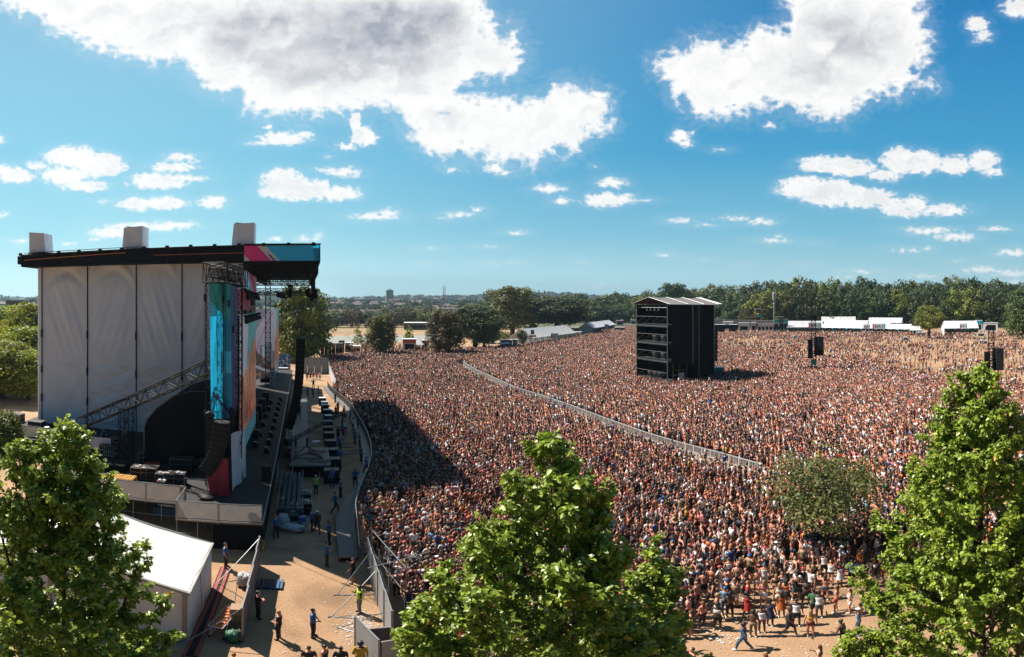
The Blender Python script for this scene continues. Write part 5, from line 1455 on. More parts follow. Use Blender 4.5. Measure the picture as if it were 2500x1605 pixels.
for v in (FV0 - .6, FV0 + 3.9, FV0 + 8, FV1 - .2, FV1 + .7): b.path([(v, FU0 - 1.55, 15.78), (v, mu, 17.13), (v, FU1 + .85, 15.78)], .07)
b.path([(FV0 - .6, FU0 - 1.55, 15.7), (FV1 + .7, FU0 - 1.4, 15.6)], .05)
sp(b, 'roof_beam', M['steel'], t)
b = MB(); b.tube((FV0, FU0, 15.1), (FV0, FU1, 15.1), .06); 
for q in (2.5, 6.2): b.tube((FV0 + .1, FU0 + q, 15.2), (FV0 + .1, FU0 + q, 17), .05)
for q in (3.0, 4.2, 5.5, 6.6): b.tube((FV0 + .3, FU0 + q, 15), (FV0 + .3, FU0 + q, 14.5), .12, .2, 8)
sp(b, 'lamp_bar', M['steel'], t)
for q, z in ((2, 8.5), (4.5, 8.5), (2, 5.2), (4.6, 5.2), (6, 1.3), (3, 1.3), (4.4, 1.3)):
    b = MB(); b.box((FV0 + .9, FU0 + q, z + .55), (.7, 1.3, .9), bev=.04); b.box((FV0 + .5, FU0 + q, z + 1.1), (.3, 1.0, .3)); sp(b, 'control_desk', M['deckg'], t)
b = MB()
for (v, u) in ((FV0 + .8, FU0 - .8), (FV0 + 2.4, FU0 - .8), (FV0 + 4.2, FU0 - .8)): b.tube((v, u, 0), (v, u, 4.4), .05)
for z in (.4, 1.2, 2.3, 3.2): b.tube((FV0 + .8, FU0 - .8, z), (FV0 + 4.2, FU0 - .8, z), .045)
sp(b, 'ladder_scaffold', M['wood'], t)
b = MB(); b.box((FV0 + 3, FU0 - .6, 2.0), (1.4, .06, 1.3)); sp(b, 'mesh_screen', M['tarp'], t)
t = sthing('line_array', 84, FV1 + .8, 10, 'slim black line array hanging on the far side of the sound tower', 'line array')
for k in range(9):
    b = MB(); b.box((FV1 + .9, 77.2, 10.4 - k * .75), (.9, .9, .68), bev=.05); sp(b, 'cabinet', M['blackm'], t)
def toilet(x, y, label, col='teal', n=1, w=1.2):
    p = P(x, y); t = empty('portable_toilet', p, -(x - CX) / F, label, 'portable toilet')
    b = MB(); b.box((0, 0, 1.1), (w, w, 2.1), bev=.04); b.build('cabin', M[col], t)
    b = MB(); b.box((0, 0, 2.2), (w * .95, w * .95, .16), bev=.05); b.build('roof', M['white'], t)
    b = MB(); b.box((0, -w / 2 - .01, 1.0), (w * .6, .03, 1.8)); b.build('door', M['teal'], t)
toilet(1755, 922, 'teal cabin at the right foot of the sound tower', w=2.2)
# delay towers
def delay_tower(x, ybase, ytop, yspk0, yspk1, num, label):
    p = P(x, ybase); r_ = math.hypot(p.x, p.y); rz = -(x - CX) / F
    t = empty('delay_tower', p, rz, label, 'loudspeaker tower', 'delay towers in the field')
    H_ = ZY(ytop, r_)
    b = MB(); b.truss((0, 0, 0), (0, 0, H_), 1.0, 1.0, .085, int(H_ / 1.0)); b.build('mast', M['blackm'], t)
    b = MB(); b.box((0, 0, H_ - .2), (1.7, 1.7, .9)); b.tube((-.9, 0, H_ - .4), (.9, 0, H_ - .4), .06); b.build('head', M['blackm'], t)
    z1, z0 = ZY(yspk0, r_), ZY(yspk1, r_); n_ = 10; ch = (z1 - z0) / n_
    for s_, (ox, w_) in enumerate(((-.75, 1.0), (1.25, 2.0))):
        for k in range(n_):
            b = MB(); b.box((ox, -.7 * (1 - s_) - .1, z1 - ch * (k + .5) - (0.6 if s_ == 0 else 0)), (w_, 1.0, ch * .92), (-.25 if s_ else .2), bev=.03); o = b.build('speaker_cabinet', M['blackm'], t)
            if s_:
                b = MB(); b.box((ox - .25, -.62, z1 - ch * (k + .5)), (.12, .04, ch * .35)); b.build('bracket', M['alu'], t).parent = o
    b = MB(); b.box((0, -.6, 2.6), (1.3, .08, 1.3)); sg = b.build('number_sign', mat('teal_sign', (.01, .30, .28), .5), t)
    text_obj('number', num, 1.0, M['white'], sg, (0, -.66, 2.5), (math.pi / 2, 0, 0), .02)
    b = MB(); b.box((0, 0, .5), (3.4, 3.0, 1.0)); b.build('base_skirt', M['black'], t)
delay_tower(1986, 912, 772, 822, 868, '2', 'middle black loudspeaker tower with number 2 sign in the thinning crowd')
delay_tower(2420, 950, 797, 850, 904, '3', 'right black loudspeaker tower with number 3 sign above the right poplar')

# ------------------------------------------------------------------ bars, tents and stalls
def frame(x, y):
    p = P(x, y); return p, math.hypot(p.x, p.y)
def bar_tent(x0, y0, x1, y1, depth, eave, ridge, label, name='bar_tent', nb=6, walls=True, m_='marqw', grp=None, cat='tent'):
    """front wall foot runs between ground pixels; body goes away from the camera"""
    a, c = P(x0, y0), P(x1, y1); L = (c - a).length; rz = math.atan2((c - a).y, (c - a).x)
    t = empty(name, a, rz, label, cat, grp)
    b = MB()
    b.sheet((-.3, -.4, eave), (L + .3, -.4, eave), (L + .3, depth / 2, ridge), (-.3, depth / 2, ridge), nb * 3, 5, lambda s, q: Vector((0, 0, -.12 * abs(math.sin(s * math.pi * nb)) * math.sin(math.pi * q))))
    b.sheet((-.3, depth / 2, ridge), (L + .3, depth / 2, ridge), (L + .3, depth + .3, eave), (-.3, depth + .3, eave), nb * 3, 3)
    b.build('roof', M[m_], t)
    b = MB()
    for xx in (0, L): b.add([(xx, 0, 0), (xx, depth, 0), (xx, depth, eave), (xx, depth / 2, ridge - .05), (xx, 0, eave)], [(0, 1, 2, 3, 4)])
    b.quad((0, depth, 0), (L, depth, 0), (L, depth, eave), (0, depth, eave)); b.build('wall', M[m_], t)
    b = MB()
    for k in range(nb + 1): b.box((L * k / nb, 0, eave / 2), (.2, .2, eave))
    b.tube((0, -.42, eave), (L, -.42, eave), .07); b.build('frame', M['steel'], t)
    for k in range(1, nb + 1):
        b = MB(); b.box((L * (k - .5) / nb, -.5, eave - .35), (.7, .06, .7)); b.build('till_sign', M['teal'] if k % 2 else M['blue'], t)
    b = MB(); b.box((L / 2, 1.2, .55), (L * .96, .5, 1.1)); b.build('counter', M['deckg'], t)
    return t, L, rz
M['marqw'] = mat('white_tent_pvc', (.66, .66, .68), .5, .05, .6)
M['teal_text'] = mat('teal_lettering', (.01, .22, .28), .5)
def bar_sign(x0, y0, x1, y1, r_, txt, label, grp='bar name signs'):
    """sign board by its corners in the picture at distance r_"""
    p0, p1 = PD(x0, r_), PD(x1, r_); w = (p1 - p0).length; z0, z1 = ZY(y1, r_), ZY(y0, r_); h = z1 - z0
    t = empty('bar_sign', (p0 + p1) / 2 + Vector((0, 0, z0)), math.atan2((p1 - p0).y, (p1 - p0).x), label, 'sign', grp)
    b = MB(); b.box((0, 0, h / 2), (w, .12, h)); b.build('board', M['white'], t)
    for sx, m_ in ((-1, 'pink'), (1, 'blue')):
        b = MB(); b.prism([(sx * w / 2, 0), (sx * w * .5, h), (sx * w * (.33 if sx > 0 else .44), h), (sx * w * (.44 if sx > 0 else .36), 0)][::sx], 0, .03, M=Matrix.Translation((0, -.065, 0)) @ Matrix.Rotation(math.pi / 2, 4, 'X'))
        b.build('corner_stripe', M[m_], t)
    if txt:
        text_obj('lettering', txt, h * .62 if w > 2.2 * h else h * .5, M['teal_text'], t, (0, -.11, h * .48), (math.pi / 2, 0, 0), .015)
    for sx in (-.4, .4):
        b = MB(); b.tube((sx * w, .1, -z0 * .0 - 1.0), (sx * w, .1, h), .06); b.build('post', M['steel'], t)
    return t
grpT = 'white bar tents'
bar_tent(1922, 811, 2008, 811, 8, 2.6, 6.0, 'long white bar 3 tent, left section under the first sign', nb=5, grp=grpT)
bar_tent(2008, 811.5, 2112, 814, 9, 2.6, 6.6, 'long white bar 3 tent, taller middle section', nb=6, grp=grpT)
bar_tent(2112, 814, 2168, 815, 8, 2.6, 5.6, 'white bar 3 tent section behind the two close signs', nb=3, grp=grpT)
bar_tent(2168, 815, 2218, 816.5, 7, 2.6, 5.0, 'white bar 3 tent, lower right end section', nb=3, grp=grpT)
bar_tent(2120, 804, 2200, 805, 6, 4, 7.0, 'tall white tent standing behind the right part of bar 3', nb=4)
bar_tent(2006, 801, 2088, 801, 6, 4, 7.2, 'tall white tent standing behind the middle part of bar 3', nb=4)
bar_sign(1974, 788, 2005, 801, 282, 'BAR 3', 'leftmost BAR 3 sign, seen through the middle loudspeaker tower')
bar_sign(2108, 792.5, 2124, 802.5, 270, 'BAR', 'narrow angled BAR 3 sign left of the large one')
bar_sign(2130, 790.5, 2162, 803.5, 266, 'BAR 3', 'large clear BAR 3 sign right of the narrow one')
bar_tent(2306, 818, 2388, 817, 10, 3.2, 6.8, 'white bar 4 tent with a grey roof right of the lone green tree', nb=5, m_='tarp2')
bar_sign(2343, 790, 2361, 803, 252, 'BAR 4', 'BAR 4 sign on the roof edge of the right hand tent')
bar_tent(2222, 819, 2250, 819, 5, 2.4, 4.6, 'small white tent end left of the lone green tree', nb=2)
bar_tent(1296, 845, 1404, 829, 9, 2.8, 6.2, 'cream roofed bar 1 tent at the left side of the field', nb=8, m_='marq')
bar_sign(1345, 814, 1363, 830, 206, 'BAR 1', 'BAR 1 sign standing on the cream roofed tent')
bar_tent(1448, 815, 1502, 804, 8, 2.8, 5.6, 'grey roofed tent left of the sound tower below the trees', nb=4, m_='tarp2')
bar_sign(1476, 792, 1486, 805, 276, 'BAR', 'small white sign on a post left of the sound tower')
def cabin(x0, x1, ytop, ybase, label, m_='white', depth=3, name='site_cabin', grp='site cabins and stalls', cat='cabin', stripe=None):
    a, c = P(x0, ybase), P(x1, ybase); L = (c - a).length; r_ = math.hypot(a.x, a.y); h = max(1.2, ZY(ytop, r_))
    t = empty(name, (a + c) / 2, math.atan2((c - a).y, (c - a).x), label, cat, grp)
    b = MB(); b.box((0, depth / 2, h / 2), (L, depth, h), bev=.05); b.build('body', M[m_], t)
    b = MB(); b.box((0, depth / 2, h + .05), (L + .3, depth + .3, .12)); b.build('roof', M['tarp2'] if m_ != 'marqw' else M['marqw'], t)
    b = MB(); b.box((0, -.03, h * .45), (L * .7, .06, h * .4)); b.build('hatch', M['black'], t)
    if stripe: b = MB(); b.box((0, -.08, h * .86), (L * .96, .08, h * .24)); b.build('fascia', M[stripe], t)
    return t
M['kebab'] = mat('orange_red_sign', (.75, .14, .03), .5)
M['beige'] = mat('beige_panel', (.34, .30, .26), .7, .1, 1)
for i in range(6): cabin(783 + 9 * i, 791.5 + 9 * i, 839, 872, 'tall beige hoarding section behind the food stalls, %s from the left' % ('first', 'second', 'third', 'fourth', 'fifth', 'sixth')[i], 'beige', .3, 'hoarding', 'beige hoarding behind the stalls', 'hoarding')
cabin(842, 862, 838, 860, 'brown timber food stall left of the bare tree', 'wood', 3, 'food_stall', cat='stall')
cabin(862, 880, 846, 862, 'orange fronted food stall behind the streamers', 'wood', 3, 'food_stall', cat='stall', stripe='kebab')
cabin(983, 1016, 829, 862, 'white food stall under a large orange sign', 'white', 4, 'food_stall', cat='stall', stripe='kebab')
cabin(1030, 1048, 832, 858, 'small red stall beside the white pagoda', 'white', 3, 'food_stall', cat='stall', stripe='kebab')
cabin(1221, 1250, 831, 850, 'brown low cabin left of the small dark tree', 'wood', 3)
cabin(1252, 1262, 830, 850, 'white and teal kiosk beside the small dark tree', 'white', 2, stripe='teal')
cabin(1382, 1420, 811, 826, 'pale container behind the right end of bar 1', 'tarp2', 3)
cabin(1394, 1454, 800, 812, 'long white cabin under the dark trees left of the sound tower', 'white', 4)
cabin(1500, 1525, 800, 812, 'white cabin with a green stripe left of the sound tower', 'white', 3, stripe='green')
cabin(1505, 1522, 783, 795, 'small white stall with a pink panel below the tree belt', 'white', 3, stripe='pink')
cabin(1540, 1552, 782, 792, 'white box unit touching the left edge of the sound tower', 'white', 3)
cabin(1743, 1770, 793, 812, 'dark awning stall right of the sound tower', 'black', 4)
cabin(1780, 1800, 793, 812, 'black fronted stall with a grey roof right of the awning', 'black', 4)
cabin(1765, 1790, 786, 809, 'pale block cabin behind the dark stalls', 'tarp2', 4)
cabin(1803, 1830, 789, 812, 'white service tank trailer between stalls and field', 'white', 3)
cabin(1834, 1846, 788, 811, 'small white cabin near the teal signs', 'white', 3)
for i in range(14): cabin(1741 + 11.5 * i, 1752 + 11.5 * i, 781 + .2 * i, 806, 'grey hoarding, %s section of the wall right of the sound tower' % ordq(i), 'hoard', .3, 'hoarding', 'grey hoarding along the trees', 'hoarding')
for i in range(8): cabin(1850 + 9.2 * i, 1858.5 + 9.2 * i, 791 - .3 * i, 811, 'white hoarding, %s section of the run ending at the bar 3 tents' % ordq(i), 'white', .3, 'hoarding', 'white hoarding beside bar 3', 'hoarding')
for i, (x0, x1) in enumerate(((1889, 1901), (1912, 1924))):
    cabin(x0, x1, 780, 811, ('left' if i == 0 else 'right') + ' teal lettered sign over the toilets area', 'teal', .3, 'direction_sign', 'teal direction signs', 'sign')
cabin(1901, 1914, 774, 811, 'green sign board raised between the two teal signs', 'green', .3, 'direction_sign', 'teal direction signs', 'sign')
cabin(2380, 2398, 783, 812, 'white tall cabin with a teal panel right of bar 4', 'white', 3, stripe='cyan')
cabin(2400, 2436, 789, 812, 'white service cabins right of bar 4', 'white', 4)
cabin(2236, 2262, 812, 823, 'low white trailer under the lone green tree', 'white', 2)
for i, (x, y, lab) in enumerate(((1938, 829, 'left of the middle loudspeaker tower'), (2210, 832, 'in the sparse crowd left of the lone tree'), (2396, 840, 'left of a close pair near the right loudspeaker tower'), (2406, 840, 'right of a close pair near the right loudspeaker tower'))):
    o = cabin(x - 4.5, x + 4.5, y - 8, y, 'blue recycling bin unit ' + lab, 'blue', 1.2, 'bin_unit', 'blue bin units', 'bin')
# ice cream van
p = P(2392, 828); r_ = math.hypot(p.x, p.y)
t = empty('ice_cream_van', p, -(2392 - CX) / F, 'cream ice cream van with a serving window near bar 4', 'van')
b = MB(); b.prism([(-3.4, .5), (3.3, .5), (3.3, 2.7), (-1.8, 2.7), (-2.6, 1.6), (-3.4, 1.4)], -1, 1, M=Matrix.Rotation(math.pi / 2, 4, 'X')); b.build('body', mat('cream_paint', (.70, .62, .45), .4), t)
b = MB(); b.box((.6, -1.03, 1.95), (2.4, .05, .9)); b.box((-2.0, -1.02, 2.0), (.6, .04, .6)); b.build('window', M['glass'], t)
for x in (-2.2, 2.1):
    b = MB(); b.tube((x, -1.05, .45), (x, -.75, .45), .42, None, 14); b.build('wheel', M['blackm'], t)
# pagoda, umbrellas, banner, wheelchair sign, lookout, masts, bare tree with streamers
p = P(1022, 858); t = empty('pagoda_tent', p, 0, 'white pointed pagoda tent beside the orange food stall', 'tent')
b = MB(); b.add([(-2, -2, 2.3), (2, -2, 2.3), (2, 2, 2.3), (-2, 2, 2.3), (0, 0, 4.4), (-2, -2, 0), (2, -2, 0), (2, 2, 0), (-2, 2, 0)], [(0, 1, 4), (1, 2, 4), (2, 3, 4), (3, 0, 4), (5, 0, 3, 8), (1, 6, 7, 2)]); b.build('cover', M['white'], t)
for i, (x, y) in enumerate(((1205, 850), (1222, 850), (1236, 849))):
    p = P(x, y + 6); t = empty('parasol', p, 0, ['leftmost', 'middle', 'rightmost'][i] + ' pale parasol in the row left of bar 1', 'parasol', 'parasols by bar 1')
    b = MB(); b.tube((0, 0, 2.2), (0, 0, 2.8), 1.5, .05, 10); b.build('canopy', M['white'], t); b = MB(); b.tube((0, 0, 0), (0, 0, 2.3), .04); b.build('pole', M['steel'], t)
p = P(834, 868); t = empty('feather_banner', p, .3, 'tall dark green banner with pale lines of writing before the beige hoarding', 'banner')
b = MB(); b.box((0, 0, 2.6), (1.7, .1, 3.9)); b.build('cloth', mat('bottle_green_banner', (.01, .11, .08), .6), t)
b = MB()
for z, w_ in ((4.0, 1.0), (3.7, .9), (2.9, 1.1), (2.6, .8), (1.4, 1.2)): b.box((0, -.07, z), (w_, .03, .14))
b.build('writing', M['white'], t)
p = PD(1300, 196); t = empty('wheelchair_sign', p, -.05, 'blue wheelchair symbol sign on a raised frame beside bar 1', 'sign')
z0 = ZY(817, 196); z1 = ZY(806, 196)
b = MB(); b.box((0, 0, (z0 + z1) / 2), (1.3, .1, z1 - z0)); bo = b.build('board', M['navy'], t)
b = MB(); zc = (z0 + z1) / 2; b.blob((-.05, -.09, zc + .5), (.12, .04, .12), 8, 6); b.path([(-.05, -.09, zc + .35), (0, -.09, zc - .1), (.28, -.09, zc - .12), (.4, -.09, zc - .5)], .05)
for k in range(9): a = math.pi * (.7 + k * .13); b.tube((.0 + .32 * math.cos(a), -.09, zc - .25 + .32 * math.sin(a)), (.0 + .32 * math.cos(a + .41), -.09, zc - .25 + .32 * math.sin(a + .41)), .04, None, 5)
b.build('symbol', M['white'], t)
b = MB(); b.box((0, .5, z0 - .6), (2.6, 1.2, .7)); b.tube((-1.2, 0, 0), (-1.2, 0, z0), .05); b.tube((1.2, 0, 0), (1.2, 0, z0), .05); b.build('platform', M['wood'], t)
p = P(1852, 802); t = empty('lookout', p, -.3, 'wooden lookout hut on stilts with a teal banner before the trees', 'lookout'); r_ = math.hypot(p.x, p.y)
zt = ZY(755, r_)
b = MB(); b.box((0, 0, zt), (4.4, 3, .25)); b.build('roof', M['tarp2'], t)
b = MB(); [b.box((x, y, zt / 2), (.2, .2, zt)) for x in (-2, 2) for y in (-1.2, 1.2)]; b.box((0, 0, zt - 2.6), (4, 2.4, .2)); b.box((0, 1.2, zt - 1.8), (4, .1, 1.6)); b.build('frame', M['wood'], t)
b = MB(); b.box((0, -1.3, zt - 4.4), (3.4, .1, 1.6)); b.build('banner', M['teal'], t)
def mast(x, r_, ytop, w, label, white=False):
    H_ = ZY(ytop, r_); t = empty('radio_mast', PD(x, r_), 0, label, 'mast')
    b = MB(); b.truss((0, 0, 0), (0, 0, H_), w, w, .10, int(H_ / w / 1.3)); b.build('lattice', M['steel'], t)
    b = MB(); b.tube((0, 0, H_), (0, 0, H_ + 3), .08); b.box((0, 0, H_ * .72), (w * 1.6, w * 1.6, .3))
    if white: [b.box((sx, 0, H_ - 2.2), (.5, .5, 3.6)) for sx in (-.6, .6)]; b.box((0, 0, H_), (1.2, 1.2, .6))
    b.build('aerial', M['white'], t)
mast(1084.5, 395, 700, 1.5, 'tall thin lattice mast rising above the trees near the middle')
mast(1890, 300, 716, .7, 'slim mast with white aerials above the teal signs', True)
p = P(893, 880); t = empty('bare_tree', P(893, 876), 0, 'bare thin tree hung with white and teal streamers at the crowd edge', 'tree')
b = MB(); b.tube((0, 0, 0), (0, 0, 3), .14, .1, 7); rb = random.Random(8)
tips = []
for k in range(14):
    a = rb.uniform(0, 6.28); e = Vector((2.2 * math.cos(a) * rb.uniform(.4, 1), 2.2 * math.sin(a) * rb.uniform(.4, 1), rb.uniform(4, 6.6))); b.tube((0, 0, rb.uniform(1.5, 3)), e, .06, .02, 5); tips.append(e)
b.build('trunk', M['bark'], t)
p2 = P(858, 866)
b = MB()
for k in range(26):
    c0 = Vector((rb.uniform(-2.6, 3.5), rb.uniform(-.4, .4), rb.uniform(2.2, 6.0))); b.path([c0, c0 + Vector((rb.uniform(-1.2, 1.2), 0, rb.uniform(-.6, .6))), c0 + Vector((rb.uniform(-2, 2), 0, rb.uniform(-1, 1)))], .06, 4)
sc_ = sculpt = empty('streamer_sculpture', p2, 0, 'white and teal wire streamer sculpture left of the round tree', 'sculpture'); b.build('streamers', M['white'], sc_)
b = MB(); b.tube((0, 0, 0), (0, 0, 3.2), .06); b.build('pole', M['steel'], sc_)

# ------------------------------------------------------------------ courts, shed, fences beyond
def ground_sheet(name, pxs, m_, z):
    b = MB(); b.add([P(x, y) + Vector((0, 0, z)) for x, y in pxs], [tuple(range(len(pxs)))]); return tag(b.build(name, m_), kind='structure')
ground_sheet('ground', [(770, 838), (1075, 834), (1075, 817), (770, 821)], mat('court_surface', (.30, .31, .26), .9, .08, .08), .02)
ground_sheet('ground', [(760, 812), (1110, 812), (1110, 790), (760, 790)], mat('dry_lawn', (.40, .27, .12), .95, .2, .03), .012)
def wire_fence(x0, x1, y, r0, r1, h, label):
    a, c = PD(x0, r0), PD(x1, r1); L = (c - a).length; t = empty('wire_fence', a, math.atan2((c - a).y, (c - a).x), label, 'fence')
    n_ = int(L / 3)
    for k in range(n_ + 1):
        b = MB(); b.tube((L * k / n_, 0, 0), (L * k / n_, 0, h), .05, None, 5); b.build('post', M['steel'], t)
    b = MB()
    for z in np.linspace(.1, h, 5): b.tube((0, 0, z), (L, 0, z), .025, None, 4)
    b.build('wires', M['steel'], t)
wire_fence(762, 870, 0, 255, 290, 4, 'tall wire fence at the left end of the courts')
wire_fence(870, 1060, 0, 290, 300, 4, 'tall wire fence behind the courts')
t = cabin(986, 1068, 789, 806, 'long grey low roofed shed beyond the courts', 'deckg', 14, 'shed', None, 'shed')
# terrace houses and the tower block
M['brick'] = mat('brown_brick', (.22, .13, .09), .9, .15, .5)
M['slate'] = mat('slate_roof', (.13, .10, .09), .8, .2, .5)
M['concrete'] = mat('pale_concrete', (.36, .35, .34), .85, .06, .3)
M['winglass'] = mat('window_glass', (.05, .06, .07), .15)
def house_proto():
    t = empty('terrace_house', (0, 0, 0), 0, '', 'house', 'terrace houses beyond the park')
    b = MB(); b.box((0, 4, 3.1), (6.6, 8, 6.2)); b.build('wall', M['brick'], t)
    b = MB(); b.add([(-3.35, -.3, 6.1), (3.35, -.3, 6.1), (3.35, 4, 9.1), (-3.35, 4, 9.1), (-3.35, 8.3, 6.1), (3.35, 8.3, 6.1)], [(0, 1, 2, 3), (3, 2, 5, 4), (0, 3, 4), (1, 5, 2)]); rf = b.build('roof', M['slate'], t)
    b = MB(); b.box((2.9, 4, 9.6), (.8, 1.4, 2.0)); b.tube((2.9, 3.7, 10.6), (2.9, 3.7, 11.1), .15); b.tube((2.9, 4.3, 10.6), (2.9, 4.3, 11.1), .15); b.build('chimney', M['brick'], rf)
    for (x, z) in ((-1.6, 4.4), (1.4, 4.4), (-1.6, 1.5)):
        b = MB(); b.box((x, -.05, z), (1.3, .12, 1.7)); w = b.build('window', M['white'], t)
        b = MB(); b.box((x, -.12, z), (1.1, .06, 1.5)); b.build('pane', M['winglass'], w)
    b = MB(); b.box((1.5, -.05, 1.1), (1.0, .12, 2.2)); b.build('door', M['green'], t)
    return t
hp = None
def house(x, r_, rz, label, s_=1.0):
    global hp
    if hp is None: t = hp = house_proto()
    else: t = copy_tree(hp)
    t.location = PD(x, r_); t.rotation_euler = (0, 0, rz); t.scale = (s_, s_, s_); t['label'] = label
    return t
ordw = ['first', 'second', 'third', 'fourth', 'fifth', 'sixth', 'seventh', 'eighth', 'ninth', 'tenth', 'eleventh', 'twelfth', 'thirteenth', 'fourteenth', 'fifteenth', 'sixteenth', 'seventeenth', 'eighteenth', 'nineteenth', 'twentieth', 'twenty-first', 'twenty-second', 'twenty-third', 'twenty-fourth', 'twenty-fifth', 'twenty-sixth']
for i in range(24): house(762 + i * 13.4, 545 + 1.5 * i, .20, '%s house from the left in the long brick terrace beyond the scrub' % ordw[i], 1.0)
for i in range(14): house(1040 + i * 13, 760, .1, '%s house from the left in the paler terrace behind the radio mast' % ordw[i], 1.15)
for (x, w, y0, y1, r_, lab) in ((870, 30, 737, 748, 800, 'large school building with a steep dark roof left of the tower block'), (912, 26, 735, 746, 820, 'pointed roofed hall just left of the tower block'), (975, 30, 739, 748, 800, 'red brick school wing right of the tower block'), (1090, 22, 742, 750, 900, 'pale gabled block near the mast')):
    t = empty('school_building', PD(x, r_), .1, lab, 'building'); W = w / F * r_; zt = ZY(y0, r_); ze = ZY(y1, r_) + 2
    b = MB(); b.box((0, 6, ze / 2), (W, 12, ze)); b.build('wall', M['brick'], t)
    b = MB(); b.add([(-W / 2, 0, ze), (W / 2, 0, ze), (W / 2 * .6, 6, zt), (-W / 2 * .6, 6, zt), (-W / 2, 12, ze), (W / 2, 12, ze)], [(0, 1, 2, 3), (3, 2, 5, 4), (0, 3, 4), (1, 5, 2)]); b.build('roof', M['slate'], t)
    for k in range(5):
        b = MB(); b.box((-W / 2 + W * (k + .5) / 5, -.1, ze * .6), (W / 9, .2, ze * .5)); b.build('window', M['winglass'], t)
r_ = 1400; t = empty('tower_block', PD(951, r_), .35, 'pale grey concrete tower block rising above the roofs', 'building'); H_ = ZY(709, r_)
b = MB(); b.box((0, 0, H_ / 2), (19, 13, H_)); b.build('wall', M['concrete'], t)
b = MB(); b.box((0, 0, H_ + 1.2), (6, 6, 3)); b.box((5, 0, H_ + .6), (3, 3, 1.6)); b.build('roof_plant', M['concrete'], t)
for k in range(16):
    z = H_ - 2 - k * 2.9
    for j in range(5):
        b = MB(); b.box((-7.6 + j * 3.8, -6.55, z), (2.3, .3, 1.4)); b.build('window', M['winglass'], t)
# brick building at far left
r_ = 420; t = empty('office_building', PD(15, r_), -.6, 'red brick office block on the skyline at the far left', 'building'); b = MB(); b.box((0, 8, ZY(736, r_) / 2), (34, 16, ZY(736, r_))); b.build('wall', M['brick'], t)
b = MB(); b.box((0, 8, ZY(735, r_)), (35, 17, .6)); b.build('roof', M['slate'], t)
for k in range(7):
    b = MB(); b.box((-14 + k * 4.6, -.1, ZY(742, r_)), (3, .3, 1.8)); b.build('window', M['winglass'], t)
# grass beyond the fenced field
b = MB(); ar = [(-1.4 + .1 * k_) for k_ in range(29)]
b.add([(q * math.sin(a), q * math.cos(a), .008) for q in (330, 2000) for a in ar], [(k_, k_ + 29, k_ + 30, k_ + 1) for k_ in range(28)])
tag(b.build('grass', mat('far_grass', (.10, .11, .04), .95, .3, .02)), kind='structure')
# hills with woods and houses
def hill_h(a, r_):
    base = 6 + 42 * sstep(1300, 3000, r_) * (1 + .25 * np.sin(a * 9 + 1) + .12 * np.sin(a * 23)) * (1 - .35 * sstep(.0, .5, a)) 
    return base + 9 * fbm(a * 14, r_ / 260, 4, 31)
na, nr = 260, 50
A_, R_ = np.meshgrid(np.linspace(-1.25, 1.25, na), np.concatenate([np.linspace(900, 3400, 36), np.linspace(3600, 8000, 14)]))
Z_ = hill_h(A_, R_); Z_ = np.where(R_ < 1000, -1, Z_)
V_ = np.stack([R_ * np.sin(A_), R_ * np.cos(A_), Z_], -1).reshape(-1, 3); idx = np.arange(na * nr).reshape(nr, na)
me = np_mesh('hills', V_, np.stack([idx[:-1, :-1], idx[:-1, 1:], idx[1:, 1:], idx[1:, :-1]], -1).reshape(-1, 4), 4)
o = link_mesh('hills', me, None, mat('hill_ground', (.055, .075, .035), .95, .4, .006)); o['kind'] = 'structure'
# far woods: many small leafy lumps, beyond counting
nW = 2600; aW = rng.uniform(-1.1, 1.1, nW); rW = 800 + 2500 * rng.uniform(0, 1, nW) ** .8
hW = np.where(rW < 1000, 0, hill_h(aW, rW))
lv_, _l = crown_mesh('far', 501, 14, 9, .28, 'dome', 1); co = np.empty(len(lv_.vertices) * 3, np.float32); lv_.vertices.foreach_get('co', co); co = co.reshape(-1, 3)
sW = rng.uniform(7, 14, nW)
allv = (co[None] * sW[:, None, None] * np.array([1.3, 1.3, .75]) + np.stack([rW * np.sin(aW), rW * np.cos(aW), hW + sW * .6], -1)[:, None]).reshape(-1, 3)
me = np_mesh('distant_woods', allv, np.arange(len(allv)).reshape(-1, 4), 4)
o = link_mesh('distant_woods', me, None, mat('distant_foliage', (.035, .06, .028), .9, .35, .02)); tag(o, 'far off wooded hillside blending into blue haze', 'woods', kind='stuff')
bp_ = None
hk = random.Random(12)
for i in range(110):
    a = hk.uniform(-.42, .12) if i < 95 else hk.uniform(-1.0, -.9); r_ = hk.uniform(900, 2700); z = float(hill_h(np.array([a]), np.array([r_]))[0]) if r_ > 1000 else 0
    w = hk.uniform(8, 30); h = hk.uniform(6, 11) if i % 9 else hk.uniform(14, 22)
    if bp_ is None:
        b = MB(); b.box((0, 0, .35), (1, 1, .7)); b.add([(-.52, -.52, .7), (.52, -.52, .7), (.52, 0, 1), (-.52, 0, 1), (-.52, .52, .7), (.52, .52, .7)], [(0, 1, 2, 3), (3, 2, 5, 4), (0, 3, 4), (1, 5, 2)], 1)
        o = bp_ = b.build('distant_house', [M['concrete'], mat('tiled_roof', (.28, .15, .10), .8)])
    else: o = bp_.copy(); COL.objects.link(o)
    o.location = (r_ * math.sin(a), r_ * math.cos(a), z + 2); o.scale = (w, 10, h); o.rotation_euler = (0, 0, -a + hk.uniform(-.4, .4))
    tag(o, 'tiny pale house on the far hillside, %s from the left' % 'ZZ', 'house', 'distant houses on the hillside')

_h = sorted([o for o in bpy.data.objects if o.name.startswith('distant_house')], key=lambda o: math.atan2(o.location.x, o.location.y))
for i, o in enumerate(_h): o['label'] = 'tiny pale house on the far hillside, %s counted from the left' % ordq(i)
